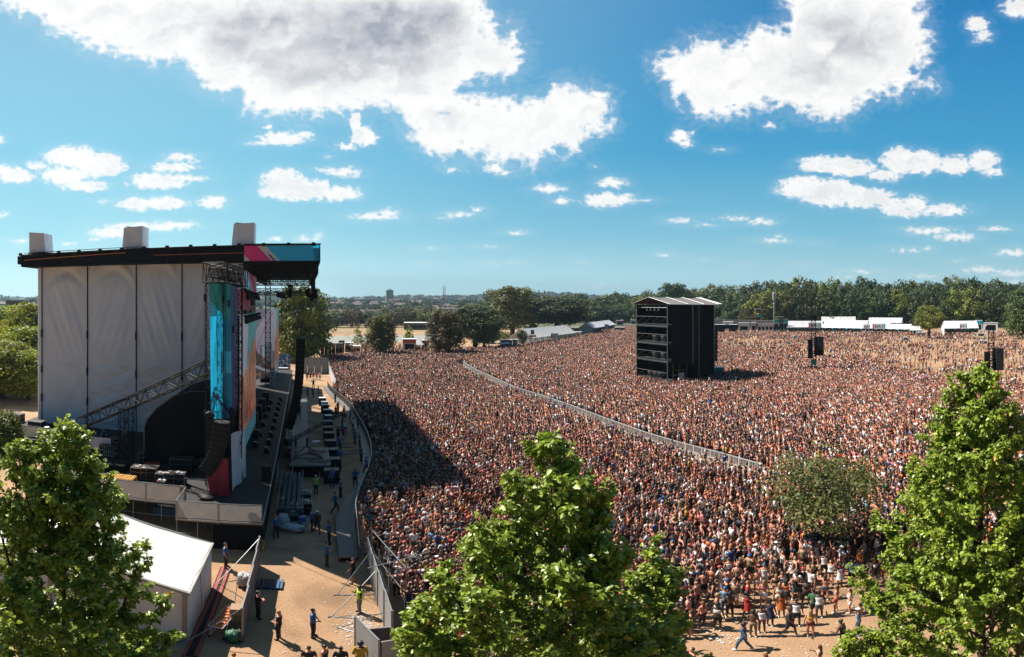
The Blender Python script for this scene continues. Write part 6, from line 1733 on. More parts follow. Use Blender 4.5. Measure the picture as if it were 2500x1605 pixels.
# ------------------------------------------------------------------ the near poplars, leaf by leaf
M['poplar_leaf'] = attr_mat('poplar_leaf', 'col', .40, .36)
M['poplar_bark'] = mat('poplar_bark', (.075, .06, .04), .85, .25, 6, bump=.4)
def leaf_cloud(cs, outs, size, r):
    """cs (n,3) leaf bases, outs (n,3) outward directions -> verts, faces of heart shaped folded leaves"""
    n = len(cs)
    up = np.array([0, 0, 1.0])
    nn = outs * .5 + up * .55 + r.normal(size=(n, 3)) * .55
    nn /= np.linalg.norm(nn, axis=1)[:, None]
    ax = outs * .5 + r.normal(size=(n, 3)) * .6 + np.array([0, 0, -.45])
    ax -= nn * np.sum(ax * nn, 1)[:, None]; ax /= np.linalg.norm(ax, axis=1)[:, None]
    sd = np.cross(nn, ax)
    s = (size * r.uniform(.55, 1.15, n))[:, None]
    fold = r.uniform(.05, .35, n)[:, None]
    c = cs + ax * s * .25
    b0 = c; tip = c + ax * s * 1.05 - nn * s * .15
    def side(k, a, w): return c + ax * s * a + sd * (k * s * w) + nn * s * fold * w * 1.2
    V = np.stack([b0, side(1, -.02, .42), side(1, .48, .36), tip, side(-1, .48, .36), side(-1, -.02, .42)], 1).reshape(-1, 3)
    base = np.arange(n)[:, None] * 6
    Fc = np.concatenate([base + np.array([0, 1, 2, 3]), base + np.array([0, 3, 4, 5])], 1).reshape(-1, 4)
    return V, Fc
def poplar(root_p, label, stems, size, n_leaf, seed, yellow=.004):
    """stems: (bottom xyz, tip xyz, radius at the bottom, branch count); coordinates relative to the foot"""
    r = np.random.default_rng(seed); rr = random.Random(seed)
    t = empty('poplar_tree', root_p, 0, label, 'tree', 'poplars in the foreground')
    tw = MB(); segs = []
    for (a, c, R0, nb) in stems:
        a, c = Vector(a), Vector(c); L = (c - a).length; d = (c - a).normalized()
        tw.tube(a, a.lerp(c, .5), .018 * L ** .8 + .01, .012 * L ** .8 * .6 + .006, 7); tw.tube(a.lerp(c, .5), c, .012 * L ** .8 * .6 + .006, .004, 6)
        for k in range(nb):
            q = (k + rr.random()) / nb; q = q ** .9
            s0 = a.lerp(c, min(q, .97)); R_ = R0 * (1 - q) ** .85 * rr.uniform(.75, 1.12) + .10
            az = k * 2.399 + rr.uniform(-.4, .4); el = rr.uniform(.5, .95)
            dv = Vector((math.cos(az) * math.cos(el), math.sin(az) * math.cos(el), math.sin(el)))
            bl = R_ / math.cos(el) * .95
            m1 = s0 + dv * bl * .5 + Vector((0, 0, -.03 * bl)); e1 = s0 + dv * bl + Vector((0, 0, .06 * bl))
            tw.tube(s0, m1, .006 + .007 * bl, .004 + .004 * bl, 5, caps=False); tw.tube(m1, e1, .004 + .004 * bl, .002, 4, caps=False)
            segs.append((m1.lerp(s0, .45), m1, .7, dv)); segs.append((m1, e1, 1.2, dv))
            for j in range(int(2 + bl * 5.5)):
                w = rr.uniform(.25, 1.0); p0 = (s0.lerp(m1, w * 2) if w < .5 else m1.lerp(e1, w * 2 - 1))
                dd = (dv * .6 + Vector((rr.gauss(0, 1), rr.gauss(0, 1), rr.gauss(.35, .6))) * .6).normalized()
                tl = rr.uniform(.14, .42) * (.6 + .4 * min(1, bl)); p1 = p0 + dd * tl
                tw.tube(p0, p1, .003, .0015, 3, caps=False); segs.append((p0, p1, 1.0 * tl / .25, dd))
    A = np.array([s[0] for s in segs]); B = np.array([s[1] for s in segs]); W = np.array([s[2] * (s[1] - s[0]).length ** .3 for s in segs]); O = np.array([s[3] for s in segs])
    idx = r.choice(len(segs), n_leaf, p=W / W.sum()); q = r.uniform(.1, 1.02, n_leaf)[:, None]
    off = r.normal(size=(n_leaf, 3)); off /= np.linalg.norm(off, axis=1)[:, None]
    cs = A[idx] + (B[idx] - A[idx]) * q + off * r.uniform(.01, .07, (n_leaf, 1))
    V, Fc = leaf_cloud(cs, O[idx] * .6 + off * .6, size, r)
    me = np_mesh('foliage', V, Fc, 4)
    k1 = r.beta(1.1, 1.3, (n_leaf, 1)); col = np.array([.21, .32, .034]) * (1 - k1) + np.array([.56, .70, .072]) * k1
    col *= r.uniform(.75, 1.2, (n_leaf, 1))
    ye = r.uniform(size=n_leaf) < yellow; col[ye] = (.75, .34, .02)
    face_col(me, np.repeat(col, 2, axis=0))
    link_mesh('foliage', me, t, M['poplar_leaf'])
    tw.build('branches', M['poplar_bark'], t, True)
    b = MB(); z0 = min(s[0][2] for s in stems); b.tube((0, 0, 0), (0, 0, z0 + .5), .17, .10, 10); b.build('trunk', M['poplar_bark'], t, True)
    return t
def rel(x, y, r_, foot):
    """picture point at distance r_ relative to the foot"""
    p = PD(x, r_, ZY(y, r_)); return tuple(p - foot)
f = PD(1345, 8.7); rl = lambda x, y, r_=8.7: rel(x, y, r_, f)
poplar(f, 'largest poplar at the bottom centre with a pointed top in front of the crowd',
       [((0, 0, 5.2), rl(1345, 1058), 2.75, 80), (rl(1400, 1480), rl(1478, 1195), .55, 14), (rl(1280, 1400), rl(1250, 1165, 8.3), .45, 11), (rl(1240, 1480, 8.3), rl(1165, 1290, 8.0), .6, 13),
        (rl(1180, 1560, 8.2), rl(1070, 1400, 7.9), .6, 13), (rl(1150, 1660, 8.4), rl(1010, 1480, 8.2), .6, 12), (rl(1080, 1680, 8.2), rl(985, 1540, 8), .6, 12), (rl(1450, 1420), rl(1425, 1190), .5, 12), (rl(1450, 1560), rl(1475, 1330, 8.3), .55, 12), (rl(1240, 1620, 7.6), rl(1150, 1450, 7.3), .55, 10),
        (rl(1400, 1600, 7.8), rl(1400, 1420, 7.4), .5, 10), (rl(1500, 1650, 8.4), rl(1520, 1480, 8.2), .5, 10)], .100, 44000, 21)
f = PD(1610, 10.2); rl = lambda x, y, r_=10.2: rel(x, y, r_, f)
poplar(f, 'smaller dark poplar just right of the central one, before the sandy gap',
       [((0, 0, 4.2), rl(1600, 1385), 1.35, 34), (rl(1600, 1500), rl(1592, 1318), .32, 9), (rl(1620, 1560), rl(1650, 1400), .35, 9), (rl(1570, 1570), rl(1545, 1400), .35, 8), (rl(1600, 1640, 8.6), rl(1630, 1520, 8.4), .4, 9), (rl(1560, 1640, 8.6), rl(1550, 1530, 8.4), .35, 8)], .105, 10000, 22)
f = PD(150, 9.6); rl = lambda x, y, r_=9.6: rel(x, y, r_, f)
poplar(f, 'bright poplar at the bottom left overlapping the white marquee',
       [((0, 0, 5.0), rl(162, 1022), 2.25, 72), (rl(110, 1400), rl(38, 1090), .8, 20), (rl(140, 1350), rl(98, 1085), .6, 15), (rl(220, 1440), rl(287, 1205), .55, 15), (rl(180, 1350), rl(235, 1140), .5, 13), (rl(60, 1500), rl(-30, 1180), .9, 18),
        (rl(270, 1560), rl(350, 1335), .45, 12), (rl(300, 1640), rl(398, 1465), .45, 11), (rl(180, 1300), rl(208, 1130), .35, 9), (rl(60, 1620, 9), rl(20, 1420, 8.8), .6, 12), (rl(200, 1640, 8.9), rl(230, 1400, 8.6), .6, 13), (rl(320, 1700, 9), rl(420, 1540, 9), .35, 9)], .090, 56000, 23)
f = PD(2400, 12.2); rl = lambda x, y, r_=12.2: rel(x, y, r_, f)
poplar(f, 'tall poplar filling the right edge of the picture in front of the crowd',
       [((0, 0, 4.4), rl(2393, 905), 3.6, 130), (rl(2380, 1200), rl(2298, 1005), .6, 15), (rl(2420, 1200), rl(2478, 1015), .5, 13), (rl(2330, 1330), rl(2232, 1140), .7, 17), (rl(2300, 1480), rl(2170, 1290), .8, 18),
        (rl(2460, 1400), rl(2530, 1130), .7, 16), (rl(2300, 1600), rl(2120, 1440), .5, 13), (rl(2280, 1700), rl(2150, 1560), .7, 14), (rl(2480, 1620), rl(2540, 1350), .7, 16), (rl(2350, 1500, 11), rl(2300, 1300, 10.6), .6, 13), (rl(2420, 1560, 11), rl(2430, 1330, 10.5), .6, 13)], .094, 96000, 24)
f = PD(2090, 10.8); rl = lambda x, y, r_=10.8: rel(x, y, r_, f)
poplar(f, 'low poplar tip poking up at the bottom edge left of the tall right poplar', [((0, 0, 4.0), rl(2110, 1535), .8, 20), (rl(2070, 1660), rl(2060, 1560), .4, 9), (rl(2130, 1640), rl(2165, 1545), .4, 9)], .088, 4500, 25)
f = PD(-10, 7.4); rl = lambda x, y, r_=7.4: rel(x, y, r_, f)
poplar(f, 'sunlit poplar tip at the bottom left corner below the bright poplar', [((0, 0, 5.0), rl(10, 1490), 1.0, 22)], .09, 2500, 26)
# ------------------------------------------------------------------ people: bodies grown as one continuous surface, clothes over them
M['skin'] = objcol_mat('skin', .5, .06, 9)
M['cloth'] = objcol_mat('cloth', .85, .14, 10, .15)
M['hair'] = objcol_mat('hair', .55, .25, 30, .3)
M['shoe'] = objcol_mat('shoe', .6, .1, 8)
M['eye'] = mat('eye_dark', (.02, .015, .012), .3)
# poses: shoulder-elbow-wrist and hip-knee-ankle targets for a 1.72 m figure, facing +Y, x to its right
def pose(el=None, wr=None, er=None, wrr=None, kl=None, al=None, kr=None, ar=None, lean=0.0, turn=0.0, hip=.92):
    J = dict(el=(-.25, -.02, 1.12), wl=(-.27, .08, .87), er=(.25, -.02, 1.12), wr=(.27, .08, .87),
             kl=(-.11, .03, .49), al=(-.12, 0, .08), kr=(.11, .03, .49), ar=(.12, 0, .08))
    for k, v in (('el', el), ('wl', wr), ('er', er), ('wr', wrr), ('kl', kl), ('al', al), ('kr', kr), ('ar', ar)):
        if v is not None: J[k] = v
    J['lean'] = lean; J['turn'] = turn; J['hip'] = hip
    return J
POSES = {
 'stand': pose(),
 'relaxed': pose(el=(-.27, -.05, 1.13), wr=(-.22, .12, .93), er=(.24, 0, 1.12), wrr=(.25, .1, .86), kl=(-.14, .06, .49), al=(-.17, .05, .08)),
 'crossed': pose(el=(-.26, .10, 1.14), wr=(.06, .24, 1.16), er=(.26, .10, 1.14), wrr=(-.06, .27, 1.12)),
 'clasp': pose(el=(-.27, .02, 1.12), wr=(-.04, .24, 1.02), er=(.27, .02, 1.12), wrr=(.05, .25, 1.03)),
 'hips': pose(el=(-.38, -.04, 1.16), wr=(-.19, .04, .98), er=(.38, -.04, 1.16), wrr=(.19, .04, .98), kl=(-.15, .02, .49), al=(-.2, 0, .08)),
 'phone': pose(el=(-.27, .02, 1.12), wr=(-.24, .16, .93), er=(.24, .16, 1.15), wrr=(.08, .30, 1.32)),
 'arm_up': pose(er=(.30, .08, 1.62), wrr=(.26, .14, 1.88)),
 'arms_up': pose(el=(-.34, .06, 1.58), wr=(-.28, .12, 1.84), er=(.33, .06, 1.6), wrr=(.30, .16, 1.86)),
 'point': pose(er=(.40, .16, 1.38), wrr=(.62, .26, 1.42)),
 'walk': pose(el=(-.25, -.16, 1.13), wr=(-.26, -.22, .9), er=(.25, .1, 1.13), wrr=(.25, .30, .98), kl=(-.10, .22, .52), al=(-.11, .30, .10), kr=(.10, -.06, .50), ar=(.11, -.36, .14), lean=.06),
 'walk2': pose(el=(-.25, .12, 1.13), wr=(-.25, .30, 1.0), er=(.25, -.14, 1.13), wrr=(.26, -.2, .9), kl=(-.10, -.08, .50), al=(-.11, -.38, .16), kr=(.10, .20, .52), ar=(.11, .26, .09), lean=.05),
 'lean': pose(el=(-.28, .16, 1.08), wr=(-.2, .40, 1.02), er=(.28, .16, 1.08), wrr=(.2, .40, 1.02), lean=.22),
 'dance': pose(el=(-.38, .08, 1.35), wr=(-.42, .22, 1.6), er=(.30, .10, 1.18), wrr=(.22, .32, 1.2), kl=(-.16, .12, .48), al=(-.2, .02, .08), lean=.05),
}
HEADZ = 1.60
def _ring(mb, c, rx, ry, n, tilt=0): pass
def _loft(rings, n=14, cap=True):
    """rings: list of (centre, rx, ry, forward axis) horizontal-ish ellipses"""
    vs, fs = [], []
    for (c, rx, ry) in rings:
        for i in range(n):
            a = 2 * math.pi * i / n
            vs.append((c[0] + rx * math.cos(a), c[1] + ry * math.sin(a), c[2]))
    for k in range(len(rings) - 1):
        for i in range(n):
            j = (i + 1) % n; fs.append((k * n + i, k * n + j, (k + 1) * n + j, (k + 1) * n + i))
    fs.append(tuple(range(n - 1, -1, -1))); fs.append(tuple((len(rings) - 1) * n + i for i in range(n)))
    return vs, fs
def _ball(mb, c, r): mb.blob(c, r if isinstance(r, tuple) else (r, r, r), 10, 8)
def _limb(mb, a, b, ra, rb):
    mb.tube(a, b, ra, rb, 10); _ball(mb, a, ra * 1.0); _ball(mb, b, rb * 1.0)
def torso_rings(J, g, fem, z0=None, z1=None):
    L = J['lean']
    R_ = [(.84, .155, .105), (.90, .170 + .012 * fem, .118), (.97, .160 - .004 * fem, .112), (1.06, .138 - .018 * fem, .100), (1.15, .146 - .012 * fem, .106), (1.25, .166 - .008 * fem, .118 + .016 * fem), (1.34, .178 - .012 * fem, .112), (1.41, .160 - .01 * fem, .09), (1.45, .10, .072)]
    R_ = [x for x in R_ if (z0 is None or x[0] >= z0) and (z1 is None or x[0] <= z1)]
    return [((0, L * (z - .9) * .9, z), rx + g, ry + g) for z, rx, ry in R_]
def sh(J, s): return Vector((s * .175, J['lean'] * .45, 1.38))
def hipj(J, s): return Vector((s * .085, 0, .88))
def raw_mesh(kind, J, fem):
    """coarse shapes that are then fused by a voxel remesh into one skin"""
    b = MB(); g = .0
    hd = Vector((0, J['lean'] * .68, HEADZ))
    V_ = lambda k: Vector(J[k])
    if kind == 'body':
        vs, fs = _loft(torso_rings(J, 0, fem)); b.add(vs, fs)
        b.tube((0, J['lean'] * .5 - .01, 1.40), hd + Vector((0, -.01, -.06)), .058, .05, 10)
        b.blob(hd + Vector((0, .005, .015)), (.074, .092, .108), 14, 10)
        b.blob(hd + Vector((0, .035, -.055)), (.05, .05, .045), 10, 7)        # jaw
        b.blob(hd + Vector((0, .100, -.012)), (.014, .022, .022), 8, 5)        # nose
        for s in (-1, 1): b.blob(hd + Vector((s * .078, .0, -.005)), (.012, .02, .03), 6, 5)
        for s, e, w in ((-1, 'el', 'wl'), (1, 'er', 'wr')):
            S0, E_, W_ = sh(J, s), V_(e), V_(w)
            _limb(b, S0, E_, .052, .040); _limb(b, E_, W_, .040, .027)
            d = (W_ - E_).normalized(); x = d.cross(Vector((0, 1, .3))).normalized(); n_ = d.cross(x)
            pc = W_ + d * .05; b.tube(W_, pc + d * .035, .024, .030, 8)
            for k, (o, ln) in enumerate(((-.024, .062), (-.008, .074), (.009, .070), (.025, .055))):
                p0 = pc + x * o + d * .03; p1 = p0 + d * ln * .6 + n_ * .004; p2 = p1 + d * ln * .35 + n_ * .018
                b.tube(p0, p1, .0085, .008, 6); b.tube(p1, p2, .008, .007, 6)
            b.tube(W_ + d * .02 + x * (.02 * s), W_ + d * .07 + x * (.052 * s) + n_ * .012, .010, .008, 6)
        for s, k, a in ((-1, 'kl', 'al'), (1, 'kr', 'ar')):
            H_, K_, A_2 = hipj(J, s), V_(k), V_(a)
            _limb(b, H_, K_, .092 + .008 * fem, .058); b.tube(K_, K_.lerp(A_2, .3) + Vector((0, -.012, 0)), .056, .060, 10); _limb(b, K_.lerp(A_2, .3) + Vector((0, -.012, 0)), A_2, .060, .036)
            b.blob(A_2 + Vector((s * .01, .06, -.035)), (.042, .12, .04), 8, 6)
        return b, .013, .16
    if kind in ('tee', 'vest', 'crop', 'long', 'hivis', 'dress', 'bikini'):
        z0 = {'crop': 1.12, 'bikini': 1.2}.get(kind, .88 if kind != 'long' else .86); z1 = 1.42 if kind in ('tee', 'long', 'hivis') else 1.38 if kind != 'bikini' else 1.3
        vs, fs = _loft(torso_rings(J, .016 if kind != 'hivis' else .028, fem, z0, z1)); b.add(vs, fs)
        if kind in ('vest', 'crop', 'dress', 'bikini'):
            for s in (-1, 1): b.tube((s * .09, J['lean'] * .45 + .05, 1.34), (s * .085, J['lean'] * .5 - .02, 1.425), .022, None, 6)
        if kind == 'dress':
            vs, fs = _loft([((0, 0, .58), .25, .21), ((0, 0, .75), .215, .17), ((0, 0, .92), .19, .14), ((0, 0, 1.0), .165, .12)]); b.add(vs, fs)
        if kind in ('tee', 'long', 'hivis'):
            for s, e, w in ((-1, 'el', 'wl'), (1, 'er', 'wr')):
                S0, E_, W_ = sh(J, s), V_(e), V_(w)
                _ball(b, S0, .066)
                if kind == 'long': b.tube(S0, E_, .068, .056, 10); _ball(b, E_, .056); b.tube(E_, E_.lerp(W_, .93), .056, .04, 10)
                elif kind == 'tee': b.tube(S0, S0.lerp(E_, .68), .068, .064, 10)
                else: b.tube(S0, S0.lerp(E_, .2), .07, .066, 10)
        return b, .019, .30
    if kind in ('trousers', 'shorts', 'hotpants', 'skirt', 'leggings'):
        vs, fs = _loft([((0, 0, .86), .168 + .012 * fem, .122), ((0, 0, .92), .178 + .012 * fem, .128), ((0, 0, .99), .166, .118)]); b.add(vs, fs)
        if kind == 'skirt':
            vs, fs = _loft([((0, 0, .66), .22, .18), ((0, 0, .8), .205, .16), ((0, 0, .95), .175, .125)]); b.add(vs, fs)
        else:
            for s, k, a in ((-1, 'kl', 'al'), (1, 'kr', 'ar')):
                H_, K_, A_2 = hipj(J, s), V_(k), V_(a)
                if kind == 'trousers': b.tube(H_, K_, .108, .076, 10); _ball(b, K_, .076); b.tube(K_, K_.lerp(A_2, .97), .076, .058, 10)
                elif kind == 'leggings': b.tube(H_, K_, .100, .066, 10); _ball(b, K_, .066); b.tube(K_, K_.lerp(A_2, .3), .066, .068, 10); b.tube(K_.lerp(A_2, .3), K_.lerp(A_2, .97), .068, .044, 10)
                else: b.tube(H_, H_.lerp(K_, .85 if kind == 'shorts' else .32), .108, .09 if kind == 'shorts' else .102, 10)
        return b, .019, .30
    if kind.startswith('shoes'):
        for s, a in ((-1, 'al'), (1, 'ar')):
            if (kind[5:] == '_l' and s > 0) or (kind[5:] == '_r' and s < 0): continue
            A_2 = V_(a); b.blob(A_2 + Vector((s * .01, .055, -.035)), (.052, .135, .05), 8, 6); b.tube(A_2 + Vector((0, 0, -.05)), A_2 + Vector((0, 0, .015)), .05, .046, 8)
        return b, .018, .5
    if kind.startswith('hair'):
        hz = hd + Vector((0, -.018, .035))
        if kind == 'hair_short': b.blob(hz, (.083, .094, .098), 12, 8)
        elif kind == 'hair_afro': b.blob(hz + Vector((0, -.02, .03)), (.13, .13, .125), 12, 8)
        elif kind == 'hair_bun': b.blob(hz, (.085, .097, .098), 12, 8); b.blob(hz + Vector((0, -.06, .10)), (.05, .05, .045), 8, 6)
        elif kind == 'hair_pony': b.blob(hz, (.085, .097, .098), 12, 8); b.tube(hz + Vector((0, -.08, .04)), hz + Vector((0, -.15, -.10)), .035, .03, 8); b.tube(hz + Vector((0, -.15, -.10)), hz + Vector((0, -.13, -.30)), .03, .012, 8)
        elif kind == 'hair_long':
            b.blob(hz, (.09, .10, .10), 12, 8); b.blob(hz + Vector((0, -.055, -.12)), (.10, .06, .17), 10, 7); b.blob(hz + Vector((0, -.07, -.28)), (.10, .045, .12), 10, 6)
        elif kind == 'hair_cap': b.blob(hz + Vector((0, .005, .03)), (.09, .10, .075), 12, 8); b.box(hz + Vector((0, .12, .03)), (.13, .10, .018))
        elif kind == 'hair_bucket': b.blob(hz + Vector((0, .005, .035)), (.09, .10, .075), 12, 8); b.tube(hz + Vector((0, 0, .02)), hz + Vector((0, 0, .035)), .16, .12, 12)
        return b, .016, .4
PM = {}
def grown(kind, pname, fem):
    """fuse with a voxel remesh, thin out, cache"""
    key = (kind, pname, fem)
    if key in PM: return PM[key]
    J = POSES[pname]
    b, vox, ratio = raw_mesh(kind, J, fem)
    me = bpy.data.meshes.new(kind); me.from_pydata(b.v, [], b.f); me.update()
    o = bpy.data.objects.new('tmp', me); COL.objects.link(o)
    rm = o.modifiers.new('r', 'REMESH'); rm.mode = 'VOXEL'; rm.voxel_size = vox; rm.use_smooth_shade = True
    sm = o.modifiers.new('s', 'SMOOTH'); sm.factor = .5; sm.iterations = 2 if kind != 'body' else 1
    dc = o.modifiers.new('d', 'DECIMATE'); dc.ratio = ratio
    bpy.context.view_layer.update()
    ev = o.evaluated_get(bpy.context.evaluated_depsgraph_get())
    m2 = bpy.data.meshes.new_from_object(ev); m2.name = kind
    bpy.data.objects.remove(o)
    m2.polygons.foreach_set('use_smooth', [True] * len(m2.polygons))
    m2.materials.clear()
    if kind == 'body':
        m2.materials.append(M['skin']); m2.materials.append(M['eye'])
        hd = Vector((0, J['lean'] * .68, HEADZ)); mi = []
        for p in m2.polygons:
            c = p.center - hd
            mi.append(1 if (c.y > .05 and ((abs(abs(c.x) - .030) < .014 and abs(c.z - .014) < .008) or (abs(c.x) < .022 and abs(c.z + .055) < .006))) else 0)
        m2.polygons.foreach_set('material_index', mi)
    elif kind.startswith('hair'): m2.materials.append(M['hair'])
    elif kind.startswith('shoes'): m2.materials.append(M['shoe'])
    else: m2.materials.append(M['cloth'])
    PM[key] = m2
    return m2
SKIN = [(.72, .29, .18), (.84, .39, .27), (.58, .21, .12), (.13, .062, .036), (.075, .037, .024), (.24, .12, .07)]
HAIRC = {'dark': (.015, .011, .009), 'brown': (.05, .026, .014), 'blond': (.34, .22, .09), 'ginger': (.26, .075, .02), 'grey': (.3, .28, .26), 'black': (.008, .007, .007)}
CC = {'white': (.95, .93, .92), 'black': (.010, .010, .012), 'red': (.50, .03, .02), 'orange': (.62, .15, .02), 'yellow': (.68, .42, .04), 'blue': (.012, .13, .42), 'navy': (.015, .025, .07),
      'green': (.01, .20, .07), 'pink': (.62, .16, .24), 'grey': (.20, .20, .21), 'denim': (.05, .11, .20), 'light blue': (.20, .38, .55), 'maroon': (.12, .01, .015), 'beige': (.42, .30, .19),
      'purple': (.10, .03, .16), 'teal': (.01, .22, .24), 'khaki': (.14, .13, .08), 'hivis': (.55, .85, .02), 'brown': (.10, .05, .03), 'magenta': (.6, .02, .16)}
PARTN = {'tee': 't_shirt', 'vest': 'vest', 'crop': 'crop_top', 'long': 'jacket', 'hivis': 'safety_vest', 'dress': 'dress', 'bikini': 'bikini_top'}
def person(loc, face, posen='stand', top=('tee', 'white'), bot=('shorts', 'denim'), hair=('hair_short', 'dark'), skin=0, fem=0, h=1.72, shoes='white', label='', group=None, extra=None):
    """face: direction looked at, world angle measured like atan2(y, x)"""
    assert label and len(label.split()) <= 16, label
    t = empty('person', loc, face - math.pi / 2, label, 'person', group)
    s = h / 1.72; t.scale = (s, s, s)
    def part(nm, kind, col):
        o = link_mesh(nm, grown(kind, posen, fem), t); o.color = (*col, 1); return o
    part('body', 'body', SKIN[skin])
    if hair: part('hat' if 'cap' in hair[0] or 'bucket' in hair[0] else 'hair', hair[0], HAIRC.get(hair[1], CC.get(hair[1])))
    if top: part(PARTN[top[0]], top[0], CC[top[1]])
    if bot: part(bot[0], bot[0], CC[bot[1]])
    if shoes: part('shoe', 'shoes_l', CC[shoes]); part('shoe', 'shoes_r', CC[shoes])
    if extra == 'hivis': part('safety_vest', 'hivis', CC['hivis'])
    return t
def toward(p, q): return math.atan2(q.y - p.y, q.x - p.x)
STAGEC = S(75, -6)
AWAY = lambda p: math.atan2(p.y, p.x)
